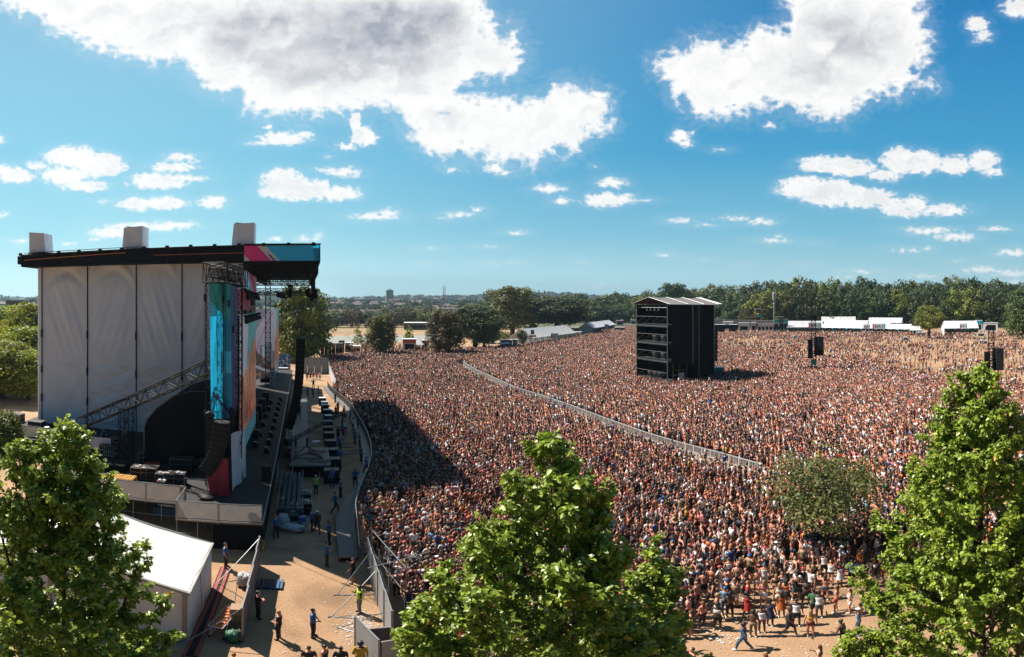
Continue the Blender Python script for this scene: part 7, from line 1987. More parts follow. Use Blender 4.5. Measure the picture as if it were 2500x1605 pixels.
# ---- staff and crew, each placed by its feet in the photograph:  x, y, pose, face(deg, 0 = picture right, 90 = away from the camera), top, trousers, hair, skin, label
def staff(x, y, posen, fdeg, top, bot, hair, skin, label, z=0, fem=0, h=1.75, group='security and crew', extra=None, shoes='black'):
    p = P(x, y, z)
    a = AWAY(p) - math.pi / 2 + math.radians(fdeg)
    return person(p, a, posen, top, bot, hair, skin, fem, h, shoes, label, group, extra)
B_, K_ = ('tee', 'blue'), ('trousers', 'black')
HS = ('hair_short', 'dark')
st_list = [
 (764, 1556, 'clasp', -15, B_, K_, ('hair_short', 'dark'), 5, 'person in a blue shirt standing alone with clasped hands on the sunlit sand'),
 (681, 1561, 'clasp', 165, ('tee', 'black'), K_, None, 0, 'person with shaved head in a dark green shirt at the shadow edge of the yard'),
 (630, 1511, 'crossed', 20, ('tee', 'black'), K_, ('hair_short', 'dark'), 0, 'person in black with folded arms and glasses in the shade of the brown hoarding'),
 (550, 1387, 'relaxed', -10, B_, K_, ('hair_short', 'brown'), 0, 'person in a blue shirt carrying papers between marquee and hoarding'),
 (797, 1383, 'phone', 10, B_, K_, HS, 0, 'person in a blue shirt with a hand at the chin in the shaded yard'),
 (803, 1328, 'clasp', -10, B_, K_, HS, 5, 'person in a blue shirt just behind the one with a hand at the chin'),
 (862, 1425, 'phone', 160, ('tee', 'black'), ('shorts', 'black'), ('hair_bucket', 'black'), 0, 'person in black shorts and a black hat beside the end of the access ramp'),
 (761, 1297, 'crossed', 0, B_, K_, HS, 0, 'person in a blue shirt with raised arms beside the white hooded one'),
 (774, 1302, 'walk', -80, ('long', 'black'), ('shorts', 'black'), ('hair_bucket', 'white'), 4, 'person in a black hoodie with a white hat and white shoes walking towards the camera'),
 (818, 1252, 'walk', 20, B_, K_, HS, 0, 'person in a blue shirt striding across the pit beyond the blue barrel'),
 (831, 1215, 'clasp', -20, B_, K_, HS, 0, 'person in a blue shirt holding papers in the middle of the pit'),
 (867, 1189, 'relaxed', -100, B_, K_, HS, 5, 'person in a blue shirt leaning by the step plates in the dark'),
 (895, 1158, 'walk2', 200, B_, K_, HS, 0, 'person in a blue shirt climbing with one leg bent at the curved barrier'),
 (881, 1128, 'relaxed', 30, B_, K_, HS, 0, 'person in a blue shirt facing the crowd at the widest point of the barrier'),
 (878, 1094, 'relaxed', 0, B_, K_, HS, 1, 'person in a blue shirt at the barrier behind the widest point'),
 (866, 1084, 'stand', 20, B_, K_, HS, 0, 'person in a blue shirt near the far reddish cable ramp'),
 (811, 1191, 'arm_up', 90, B_, ('trousers', 'navy'), HS, 0, 'person in a blue shirt reaching up at the nearest subwoofer'),
 (829, 1135, 'lean', 100, B_, K_, HS, 0, 'person in a blue shirt standing at the third subwoofer'),
 (829, 1103, 'arm_up', 90, B_, K_, ('hair_short', 'brown'), 0, 'person in a blue shirt raising an arm by the pit speakers'),
 (842, 1060, 'relaxed', -90, ('tee', 'white'), ('trousers', 'black'), HS, 0, 'person in a white shirt among the photographers in the pit'),
 (838, 1075, 'phone', 60, ('tee', 'magenta'), ('shorts', 'black'), ('hair_pony', 'dark'), 0, 'person in a bright pink top among the photographers in the pit'),
 (826, 1078, 'phone', 60, ('tee', 'black'), ('trousers', 'black'), HS, 4, 'person in black beside the bright pink top in the pit'),
 (820, 1020, 'phone', 60, ('vest', 'orange'), ('trousers', 'black'), HS, 0, 'person in an orange vest taking pictures in the far pit'),
 (825, 1010, 'relaxed', 40, B_, K_, HS, 0, 'person in a blue shirt beside the orange vest in the far pit'),
 (812, 1032, 'stand', 60, ('tee', 'black'), K_, HS, 0, 'person in black leaning near the middle subwoofers'),
 (836, 1045, 'stand', 200, B_, K_, HS, 5, 'person in a blue shirt in the group of photographers'),
 (855, 1026, 'relaxed', 10, B_, K_, HS, 0, 'person in a blue shirt at the barrier beside the photographers'),
 (840, 1020, 'stand', -30, B_, K_, HS, 0, 'person in a blue shirt walking past the photographers'),
 (873, 1050, 'relaxed', 10, ('tee', 'red'), K_, HS, 0, 'person in a red shirt at the barrier in the roof shadow'),
 (862, 1052, 'stand', 160, ('tee', 'white'), ('shorts', 'denim'), ('hair_long', 'brown'), 0, 'person in a white shirt and denim shorts by the step plates'),
 (751, 969, 'stand', -60, B_, K_, HS, 0, 'leftmost person in blue of three on the far sunlit sand'),
 (764, 971, 'stand', 80, B_, K_, HS, 0, 'middle person in blue of three on the far sunlit sand'),
 (777, 966, 'stand', 0, B_, K_, HS, 0, 'rightmost person in blue of three on the far sunlit sand'),
 (765, 948, 'hips', -90, ('tee', 'black'), K_, HS, 4, 'person in black standing behind the three in blue on the far sand'),
 (818, 984, 'stand', 30, ('tee', 'black'), K_, HS, 4, 'person in black on the far step plates'),
 (841, 974, 'stand', 40, B_, K_, HS, 0, 'left person in blue of a pair on the far barrier step'),
 (846, 975, 'stand', 40, B_, K_, HS, 0, 'right person in blue of a pair on the far barrier step'),
 (750, 930, 'stand', -90, ('tee', 'black'), ('shorts', 'red'), HS, 4, 'person in black and red at the rail before the far hoarding'),
 (758, 929, 'stand', -90, ('tee', 'navy'), ('shorts', 'black'), HS, 0, 'person in navy at the rail before the far hoarding'),
 (765, 927, 'stand', -90, ('dress', 'orange'), None, ('hair_long', 'dark'), 0, 'person in an orange dress before the far hoarding'),
 (773, 928, 'stand', -90, ('tee', 'pink'), ('shorts', 'khaki'), HS, 0, 'person in a pink top before the far hoarding'),
 (781, 929, 'stand', -90, ('tee', 'white'), ('shorts', 'grey'), HS, 0, 'person in white before the far hoarding'),
 (771, 1208, 'arm_up', 60, ('tee', 'white'), ('trousers', 'navy'), ('hair_cap', 'white'), 0, 'person in a yellow safety vest with white cap taking a photo in the dark pit'),
 (672, 1313, 'relaxed', -60, B_, K_, ('hair_short', 'brown'), 0, 'person in a blue shirt in the dark corner beside the clear rubbish bag'),
 (806, 1478, 'stand', 0, B_, K_, HS, 0, None),
]
for e in st_list:
    if e[8] is None: continue
    staff(e[0], e[1], *e[2:9], extra='hivis' if 'safety vest' in e[8] else None)
staff(878, 1497, 'phone', 195, ('tee', 'black'), ('trousers', 'grey'), ('hair_short', 'black'), 4, 'person in a yellow safety vest bending by the stay poles at the steel hoarding', extra='hivis')
staff(722, 1105, 'phone', 0, ('tee', 'black'), ('shorts', 'black'), HS, 0, 'camera operator in black shorts holding the jib arm', z=1.2)
staff(706, 1131, 'stand', 60, ('tee', 'black'), ('trousers', 'maroon'), HS, 0, 'person in dark clothes standing at the top of the pit stairs', z=1.2)
staff(731, 1018, 'phone', -60, ('tee', 'black'), ('trousers', 'black'), HS, 4, 'person in black standing on the far part of the walkway', z=1.2)
staff(705, 1050, 'phone', -60, ('tee', 'black'), ('trousers', 'black'), HS, 0, 'person in black behind a camera at the foot of the long line array', z=1.2)
staff(305, 1083, 'stand', 90, ('tee', 'white'), ('shorts', 'light blue'), None, 0, 'person in a white t-shirt with a red back print standing on the rear deck', z=2)
staff(253, 1086, 'lean', -90, ('tee', 'blue'), ('trousers', 'black'), HS, 0, 'person in a blue shirt leaning over the grey board on the rear deck', z=2)
staff(754, 1651, 'clasp', 90, ('tee', 'black'), K_, ('hair_bun', 'brown'), 0, 'person in a black printed shirt, back to the camera at the bottom edge')
staff(792, 1648, 'relaxed', 150, ('vest', 'black'), ('shorts', 'black'), ('hair_cap', 'black'), 0, 'person with a white headband beside the black printed shirt at the bottom edge')
staff(832, 1652, 'relaxed', 90, ('tee', 'black'), K_, ('hair_short', 'black'), 4, 'person with dark curly hair at the bottom edge right of the headband')
staff(880, 1640, 'relaxed', 90, ('long', 'yellow'), K_, ('hair_afro', 'black'), 4, 'person in a bright yellow top beside the angled grey panel at the bottom edge')
staff(571, 1668, 'relaxed', 90, ('tee', 'black'), K_, ('hair_short', 'ginger'), 0, 'person with ginger hair just rising over the bottom edge beside the marquee')
NP_STAFF = 62
# ---- people in blue along the lane through the crowd
LANE = [(1122, 893), (1150, 912), (1185, 930), (1250, 962), (1300, 978), (1380, 1008), (1460, 1041), (1560, 1080), (1640, 1106), (1740, 1134), (1838, 1164)]
for i, (x, y, z) in enumerate(((1180, 936, 0), (1240, 958, 0), (1259, 985, 0), (1296, 986, 0), (1310, 990, 0), (1344, 995, 0), (1378, 1013, .5), (1460, 1052, 0), (1497, 1066, 0), (1566, 1092, 0), (1770, 1150, 0))):
    staff(x, y, ['stand', 'relaxed', 'stand', 'hips', 'arm_up', 'stand', 'point', 'stand', 'stand', 'stand', 'stand'][i], rng.uniform(0, 360), B_, K_, ('hair_cap', 'blue') if i == 6 else HS, i % 3, '%s person in blue along the barrier lane counted from the far end' % ordw[i], z=z)
# ---- the loose people in the sunny gap at the bottom right, by hand
G2 = 'people at the sunny edge of the crowd'
loose = [  # x, y(feet), pose, facing, top, bottom, hair, skin, fem, label
 (2096, 1551, 'point', 175, ('vest', 'light blue'), ('trousers', 'denim'), ('hair_cap', 'white'), 3, 1, 'person with an outstretched arm and white cap beside the right poplar'),
 (2103, 1504, 'relaxed', 170, ('crop', 'grey'), ('hotpants', 'denim'), ('hair_long', 'blond'), 0, 1, 'blonde person in denim shorts, rightmost of two on bare sand'),
 (2075, 1502, 'phone', 180, ('crop', 'white'), ('hotpants', 'white'), ('hair_long', 'brown'), 1, 1, 'person in white top and white shorts on bare sand'),
 (2042, 1495, 'relaxed', 170, ('crop', 'beige'), ('hotpants', 'red'), ('hair_long', 'brown'), 0, 1, 'person in red shorts at the left of the two in white and denim'),
 (1979, 1555, 'stand', 90, ('crop', 'yellow'), ('hotpants', 'maroon'), ('hair_long', 'blond'), 0, 1, 'blonde person in a yellow top and maroon shorts seen from behind'),
 (1988, 1508, 'lean', 100, ('tee', 'green'), ('shorts', 'black'), ('hair_short', 'dark'), 4, 0, 'person in a bright green t-shirt bending behind the yellow top'),
 (1945, 1530, 'relaxed', 80, ('vest', 'white'), ('shorts', 'navy'), ('hair_short', 'black'), 4, 0, 'person in a white vest and navy shorts left of the green t-shirt'),
 (1926, 1554, 'walk', -20, ('vest', 'black'), ('shorts', 'navy'), ('hair_short', 'black'), 4, 0, 'person in a dark vest striding right across the sand'),
 (1816, 1589, 'walk', 160, ('long', 'denim'), ('leggings', 'denim'), ('hair_afro', 'black'), 3, 1, 'person in denim jacket and jeans looking at a phone on the sand'),
 (1839, 1556, 'stand', 80, ('bikini', 'beige'), ('hotpants', 'beige'), ('hair_afro', 'black'), 3, 1, 'person in matching beige patterned top and shorts'),
 (1752, 1541, 'relaxed', 70, ('crop', 'white'), ('shorts', 'black'), ('hair_afro', 'black'), 4, 0, 'person in a white top and black shorts at the left of the sandy gap'),
 (1860, 1546, 'stand', 90, ('vest', 'white'), ('hotpants', 'red'), ('hair_bun', 'black'), 4, 1, 'person in white top and red shorts beside the beige patterned set'),
 (1880, 1530, 'stand', 70, ('dress', 'navy'), None, ('hair_bun', 'black'), 4, 1, 'person in a short navy dress at the gap edge'),
 (1823, 1510, 'dance', 60, ('dress', 'red'), None, ('hair_afro', 'black'), 4, 1, 'person in a bright red dress dancing at the gap edge'),
 (1782, 1510, 'relaxed', 80, ('bikini', 'black'), ('leggings', 'black'), ('hair_long', 'black'), 3, 1, 'person in black trousers with long dark hair near the gap'),
 (1770, 1500, 'stand', 90, ('tee', 'light blue'), ('trousers', 'denim'), ('hair_cap', 'blue'), 0, 0, 'person with a blue cap and pale shirt at the left of the loose group'),
 (1908, 1508, 'stand', 100, ('dress', 'orange'), None, ('hair_long', 'brown'), 3, 1, 'person in an orange dress in the middle of the loose group'),
 (1865, 1480, 'relaxed', 90, ('crop', 'pink'), ('skirt', 'white'), ('hair_long', 'blond'), 0, 1, 'blonde person in a white skirt in the loose group'),
 (1903, 1487, 'phone', 90, ('crop', 'white'), ('hotpants', 'white'), ('hair_long', 'blond'), 0, 1, 'blonde person in white holding a cup'),
 (1920, 1478, 'stand', 60, ('crop', 'orange'), ('skirt', 'black'), ('hair_long', 'dark'), 1, 1, 'person in an orange crop top and black skirt'),
 (1945, 1466, 'hips', 100, ('vest', 'black'), ('shorts', 'denim'), ('hair_cap', 'black'), 0, 0, 'person in a black vest and denim shorts with hands on hips'),
 (1968, 1478, 'dance', 80, ('crop', 'black'), ('leggings', 'black'), ('hair_bun', 'black'), 3, 1, 'person in black leggings dancing behind the white vest'),
 (2000, 1510, 'stand', 90, ('vest', 'white'), ('shorts', 'grey'), ('hair_bun', 'black'), 4, 0, 'person in white near the bright green t-shirt'),
 (2015, 1466, 'dance', 80, ('bikini', 'black'), ('hotpants', 'denim'), ('hair_long', 'brown'), 0, 1, 'person in a black top and denim shorts with raised arm'),
 (1985, 1440, 'arm_up', 100, ('tee', 'black'), ('skirt', 'black'), ('hair_long', 'blond'), 1, 1, 'person in a black skirt with a raised arm beside the umbrella side'),
 (2012, 1410, 'relaxed', 90, ('vest', 'white'), ('shorts', 'black'), ('hair_afro', 'black'), 3, 0, 'person in a white vest below the open crowned tree'),
 (2054, 1415, 'stand', 90, ('crop', 'black'), ('leggings', 'magenta'), ('hair_long', 'brown'), 0, 1, 'person in pink patterned leggings below the open crowned tree'),
 (2080, 1430, 'relaxed', 90, ('tee', 'light blue'), ('shorts', 'black'), ('hair_short', 'dark'), 1, 0, 'person in a pale shirt and black shorts left of the right poplar'),
 (1940, 1400, 'stand', 90, ('dress', 'red'), None, ('hair_long', 'dark'), 0, 1, 'person in a long red dress at the front of the dense crowd'),
 (1960, 1395, 'stand', 90, ('tee', 'beige'), ('trousers', 'maroon'), ('hair_cap', 'grey'), 1, 0, 'broad person in a beige shirt beside the long red dress'),
 (1895, 1430, 'walk', 80, ('bikini', 'black'), ('leggings', 'black'), ('hair_long', 'dark'), 5, 1, 'person in black walking into the crowd at the gap'),
 (1735, 1480, 'walk2', 40, ('crop', 'black'), ('leggings', 'black'), ('hair_long', 'dark'), 0, 1, 'person in black leggings at the left end of the gap'),
 (1800, 1440, 'relaxed', 90, ('vest', 'beige'), ('shorts', 'black'), None, 1, 0, 'shaven headed person in a tan top in the loose crowd'),
 (1866, 1440, 'relaxed', 90, ('vest', 'white'), ('shorts', 'white'), ('hair_cap', 'blue'), 0, 0, 'person in white with a blue cap in the loose crowd'),
 (1848, 1452, 'stand', 90, ('bikini', 'white'), ('hotpants', 'white'), ('hair_bun', 'dark'), 0, 1, 'person in a white bikini top with a bun'),
 (1780, 1425, 'relaxed', 100, ('vest', 'white'), ('shorts', 'black'), ('hair_short', 'brown'), 0, 0, 'person in a white vest at the left of the loose crowd'),
 (1718, 1460, 'stand', 90, None, ('shorts', 'black'), ('hair_short', 'brown'), 0, 0, 'bare chested person at the left end of the loose crowd'),
 (1868, 1665, 'relaxed', 120, ('bikini', 'black'), ('hotpants', 'denim'), ('hair_long', 'ginger'), 0, 1, 'ginger haired person rising over the bottom edge left of centre gap'),
 (2000, 1645, 'phone', 170, ('crop', 'khaki'), ('hotpants', 'black'), ('hair_long', 'brown'), 1, 1, 'person with long brown hair at the bottom edge of the gap'),
 (2060, 1586, 'lean', 150, ('vest', 'black'), ('shorts', 'black'), ('hair_bun', 'black'), 3, 0, 'person in black half hidden by the low poplar tip'),
 (1690, 1655, 'relaxed', 200, None, ('shorts', 'navy'), ('hair_short', 'brown'), 0, 0, 'bare shouldered person at the bottom edge left of the gap'),
 (1722, 1668, 'dance', 200, ('bikini', 'white'), ('hotpants', 'denim'), ('hair_long', 'dark'), 5, 1, 'person making a hand sign at the bottom edge left of the gap'),
 (2128, 1462, 'stand', 90, ('crop', 'white'), ('shorts', 'white'), ('hair_short', 'dark'), 0, 1, 'person in white half hidden by the edge of the right poplar'),
]
for e in loose:
    p = P(e[0], e[1]); person(p, AWAY(p) - math.pi / 2 + math.radians(e[3]), e[2], e[4], e[5], e[6], e[7], e[8], 1.74 if not e[8] else 1.66, 'white', e[9], G2)
NP_LOOSE = len(loose)

# ------------------------------------------------------------------ the crowd
def region(X, Y):
    """people per square metre wanted at ground points (arrays)"""
    r_ = np.hypot(X, Y); a = np.arctan2(X, Y); px = CX + a * F; py = HY + F * np.arctan(CAM_H / np.maximum(r_, 1))
    u = X * UH.x + Y * UH.y; v = X * VH.x + Y * VH.y
    d = np.full(X.shape, 3.1)
    # right hand field thins out with distance
    thin = np.interp(px, [1745, 1800, 1950, 2150, 2300, 2500], [845, 866, 888, 912, 938, 965])
    far = sstep(thin + 34, thin - 22, py)
    lumps = fbm(X / 9, Y / 9, 3, 71)
    sparse = .17 + .65 * sstep(.0, .4, lumps)
    sparse = np.where(py < 830, .42 + .4 * lumps, sparse)
    sparse = np.where((px > 2180) & (py < 900), sparse * .6, sparse)
    d = np.where(px > 1745, d * (1 - far) + sparse * far, d)
    d = np.where((px > 1745) & (py < 815), 0, d)
    # left part: the crowd ends before the stalls
    back = np.interp(px, [700, 790, 900, 1000, 1100, 1250, 1300, 1400, 1460, 1540, 1745], [884, 880, 868, 862, 860, 852, 848, 832, 815, 800, 800])
    d = np.where((px < 1745) & (py < back), 0, d)
    d = np.where((px < 1745) & (py < back + 26), d * .45, d)
    d = np.where((px > 880) & (px < 1080) & (py < 868) & (py > 850), .35, d)
    # sandy gap bottom right, emptying towards the camera
    gap = np.interp(px, [1500, 1640, 1720, 1800, 1900, 2000, 2100, 2200, 2500], [1700, 1610, 1530, 1495, 1478, 1455, 1435, 1460, 1470])
    d = np.where((px > 1600) & (py > gap - 70), d * .5, d)
    d = np.where((px > 1600) & (py > gap), 0, d)
    d = d * np.where(px < 1745, .84 + .3 * sstep(-.35, .2, fbm(X / 5, Y / 5, 3, 81)), 1)
    # pit and hoardings
    bv = np.interp(u, [b_[0] for b_ in BAR], [b_[1] for b_ in BAR])
    bv = np.where(u < 29.5, 4.0, bv)
    d = np.where((v < bv + .38), 0, d)
    d = np.where((u < 95 + 1) & (px < 700), 0, d)
    d = np.where((u > 95) & (v < 6.1) & (u < 120), 0, d)
    d = np.where((u < 20.5) & (v < 6), 0, d)
    # sound tower, delay tower feet
    d = np.where((u > FU0 - 1.8) & (u < FU1 + .6) & (v > FV0 - .8) & (v < FV1 + 1.2), 0, d)
    for (x_, y_) in ((1986, 912), (2420, 950), (1755, 922)):
        q = P(x_, y_); d = np.where(np.hypot(X - q.x, Y - q.y) < 2.6, 0, d)
    return d
LP = [P(x, y) for x, y in LANE]
LANE2 = [P(x, y) for x, y in ((1250, 984), (1180, 996), (1110, 1006), (1030, 1015))]
def seg_dist(X, Y, pts):
    D_ = np.full(X.shape, 1e9)
    for p, q in zip(pts[:-1], pts[1:]):
        ex, ey = q.x - p.x, q.y - p.y; t_ = np.clip(((X - p.x) * ex + (Y - p.y) * ey) / (ex * ex + ey * ey), 0, 1)
        D_ = np.minimum(D_, np.hypot(X - p.x - t_ * ex, Y - p.y - t_ * ey))
    return D_
# jittered grid with local thinning keeps people from standing inside one another
cell = .53
gx_, gy_ = np.meshgrid(np.arange(-75, 330, cell), np.arange(8, 345, cell))
gx_ = gx_ + (np.arange(gx_.shape[0]) % 2)[:, None] * cell / 2
X = (gx_ + rng.uniform(-.17, .17, gx_.shape)).ravel(); Y = (gy_ + rng.uniform(-.17, .17, gy_.shape)).ravel()
aa = np.arctan2(X, Y); ok = (np.abs(aa) < 1.03) & (np.hypot(X, Y) > 19) & (np.hypot(X, Y) < 335)
X, Y = X[ok], Y[ok]
dn = region(X, Y)
dn = np.where(seg_dist(X, Y, LP) < 1.5, 0, dn); dn = np.where(seg_dist(X, Y, LANE2) < .6, 0, dn)
lp_ = np.array([(P(e[0], e[1]).x, P(e[0], e[1]).y) for e in loose])
rr_ = np.hypot(X, Y)
dn = np.where(rr_ > 190, dn * .75, dn)
keep = rng.uniform(size=X.shape) < dn * cell * cell * 1.0
X, Y = X[keep], Y[keep]
for (lx, ly) in lp_:
    m_ = np.hypot(X - lx, Y - ly) > .5; X, Y = X[m_], Y[m_]
rr_ = np.hypot(X, Y)
# attributes of every crowd member
n = len(X)
topn = ['white', 'black', 'bare', 'red', 'orange', 'yellow', 'blue', 'navy', 'green', 'pink', 'grey', 'light blue', 'beige', 'maroon', 'teal']
topp = np.array([.25, .32, .17, .065, .055, .03, .022, .04, .01, .045, .02, .02, .025, .01, .004]); topp /= topp.sum()
ti = rng.choice(len(topn), n, p=topp)
botn = ['black', 'denim', 'white', 'navy', 'khaki', 'light blue', 'beige', 'red']
bi = rng.choice(len(botn), n, p=[.30, .28, .10, .10, .07, .08, .05, .02])
si = rng.choice(6, n, p=[.32, .19, .18, .11, .08, .12])
hn = ['dark', 'brown', 'blond', 'ginger', 'black']
hi_ = rng.choice(5, n, p=[.38, .20, .11, .04, .27])
# the 190 or so that show largest stand as people of their own; the rest are beyond counting
pxs = CX + np.arctan2(X, Y) * F; pys = HY + F * np.arctan(CAM_H / rr_)
def behind_poplar(px, py):
    c = np.zeros(px.shape, bool)
    c |= (px > 1345 - (py - 1045) * .52 - 30) & (px < 1345 + (py - 1045) * .45 + 40) & (py > 1180)
    c |= (np.abs(px - 1600) < (py - 1290) * .45) & (py > 1330)
    c |= (px > 2393 - (py - 905) * .5 - 40) & (py > 1040)
    return c
cand = np.where(~behind_poplar(pxs, pys - 25) & (pys < 1640))[0]
order = cand[np.argsort(rr_[cand])]
NIND = 300 - 67 - 11 - NP_LOOSE
ind = order[:NIND]
def near_word(px, py):
    if px < 1000: return 'behind the steel hoarding' if py > 1330 else 'near the curved barrier'
    if px < 1250: return 'left of the central poplar'
    if px < 1560: return 'above the central poplar'
    if px < 1760: return 'between poplar and sandy gap'
    if px < 1880: return 'left above the sandy gap'
    if px < 2020: return 'above the sandy gap'
    return 'near the open crowned tree'
tk_f = ['crop', 'bikini', 'vest', 'dress', 'tee']; tk_m = ['tee', 'tee', 'vest', 'tee']
seen = {}
poses_c = ['stand', 'relaxed', 'phone', 'arm_up', 'arms_up', 'clasp', 'dance', 'hips', 'crossed']
pr = random.Random(99)
for i in ind:
    p = Vector((X[i], Y[i], 0)); fem0 = pr.random() < .5; tn0 = topn[ti[i]]; bn = botn[bi[i]]
    for trial in range(400):
        fem = fem0; tn = tn0 if trial < 60 else pr.choice(topn)
        if fem: tk = pr.choice(tk_f); tn = tn if tn != 'bare' else 'white'
        else: tk = pr.choice(tk_m)
        hk_ = pr.choice(['hair_long', 'hair_bun', 'hair_pony', 'hair_long', 'hair_afro'] if fem else ['hair_short', 'hair_short', 'hair_cap', 'hair_short', 'hair_bucket'])
        hat = hk_ in ('hair_cap', 'hair_bucket'); hc = pr.choice(['white', 'black', 'red', 'blue']) if hat else pr.choice(hn)
        po = pr.choice(poses_c)
        top = None if (tn == 'bare' and not fem) else (tk, tn); bot = None if (top and top[0] == 'dress') else (pr.choice(['hotpants', 'skirt', 'hotpants', 'leggings']) if fem else pr.choice(['shorts', 'shorts', 'trousers']), bn)
        hw = ('%s %s' % (hc, 'cap' if hk_ == 'hair_cap' else 'sun hat')) if hat else '%s %s hair' % ({'hair_long': 'long', 'hair_bun': 'tied up', 'hair_pony': 'ponytailed', 'hair_afro': 'bushy', 'hair_short': 'short'}[hk_], hc)
        tw_ = 'bare chested' if top is None else 'in %s %s' % (tn, {'crop': 'crop top', 'bikini': 'bikini top', 'vest': 'vest', 'dress': 'dress', 'tee': 't-shirt'}[tk])
        pw = {'arm_up': ' arm raised', 'arms_up': ' arms raised', 'phone': ' hand lifted', 'dance': ' dancing', 'hips': ' hands on hips', 'crossed': ' arms folded'}.get(po, '')
        lab = 'person %s, %s,%s %s' % (tw_, hw, pw, near_word(pxs[i], pys[i]))
        if lab not in seen and len(lab.split()) <= 16: break
    seen[lab] = 1
    fc = toward(p, STAGEC) + pr.gauss(0, .35) if pys[i] < 1330 or pxs[i] < 1500 else toward(p, STAGEC) + pr.gauss(0, 1.0)
    person(p, fc, po, top, bot, (hk_, hc), int(si[i]), int(fem), pr.uniform(1.56, 1.68) if fem else pr.uniform(1.66, 1.84), pr.choice(['white', 'black', 'white']), lab, 'people of the crowd nearest the camera')
# --- the rest of the crowd: one mesh, three levels of detail cut from the same figures
def tmpl(posen, fem, topk, botk, hairk, target):
    """merged low version: verts, tris, region (0 skin 1 top 2 bottom 3 hair 4 shoes)"""
    Vs, Fs, Rs = [], [], []; off = 0
    for reg, kind, share in ((0, 'body', .40), (1, topk, .2), (2, botk, .18), (3, hairk, .14), (4, 'shoes_l', .04), (4, 'shoes_r', .04)):
        if kind is None: continue
        src = grown(kind, posen, fem)
        o = bpy.data.objects.new('tmp', src); COL.objects.link(o)
        dc = o.modifiers.new('d', 'DECIMATE'); dc.ratio = max(.004, min(1, target * share / len(src.polygons)))
        bpy.context.view_layer.update()
        m2 = bpy.data.meshes.new_from_object(o.evaluated_get(bpy.context.evaluated_depsgraph_get())); bpy.data.objects.remove(o)
        m2.calc_loop_triangles()
        v = np.empty(len(m2.vertices) * 3, np.float32); m2.vertices.foreach_get('co', v)
        f_ = np.empty(len(m2.loop_triangles) * 3, np.int32); m2.loop_triangles.foreach_get('vertices', f_)
        v = v.reshape(-1, 3); f_ = f_.reshape(-1, 3)
        if reg in (1, 2, 3): v = v * np.array([1.04, 1.06, 1.0]); v[:, 2] += .004
        Vs.append(v); Fs.append(f_ + off); Rs.append(np.full(len(f_), reg)); off += len(v); bpy.data.meshes.remove(m2)
    return np.concatenate(Vs), np.concatenate(Fs), np.concatenate(Rs)
T_SPEC = [('relaxed', 0, 'tee', 'shorts', 'hair_short'), ('stand', 0, 'vest', 'trousers', 'hair_cap'), ('arm_up', 0, 'tee', 'shorts', 'hair_short'), ('hips', 1, 'crop', 'hotpants', 'hair_long'),
          ('phone', 1, 'vest', 'skirt', 'hair_long'), ('arms_up', 1, 'bikini', 'hotpants', 'hair_bun'), ('crossed', 0, 'tee', 'trousers', 'hair_short'), ('clasp', 1, 'crop', 'hotpants', 'hair_pony'),
          ('walk', 0, 'tee', 'shorts', 'hair_bucket'), ('dance', 1, 'dress', None, 'hair_afro')]
near_t = [tmpl(*s, 520) for s in T_SPEC]; mid_t = [tmpl(*s, 210) for s in T_SPEC]; far_t = [tmpl(*s, 84) for s in T_SPEC]
rest = np.setdiff1d(np.arange(n), ind)
CCa = np.array([CC[x] if x != 'bare' else (0, 0, 0) for x in topn]); CBa = np.array([CC[x] for x in botn]); SKa = np.array(SKIN); HAa = np.array([HAIRC[x] for x in hn])
CHUNK_V, CHUNK_F, CHUNK_C = [], [], []; voff = 0
tsel = rng.choice(10, n, p=[.18, .09, .10, .12, .10, .08, .09, .11, .05, .08])
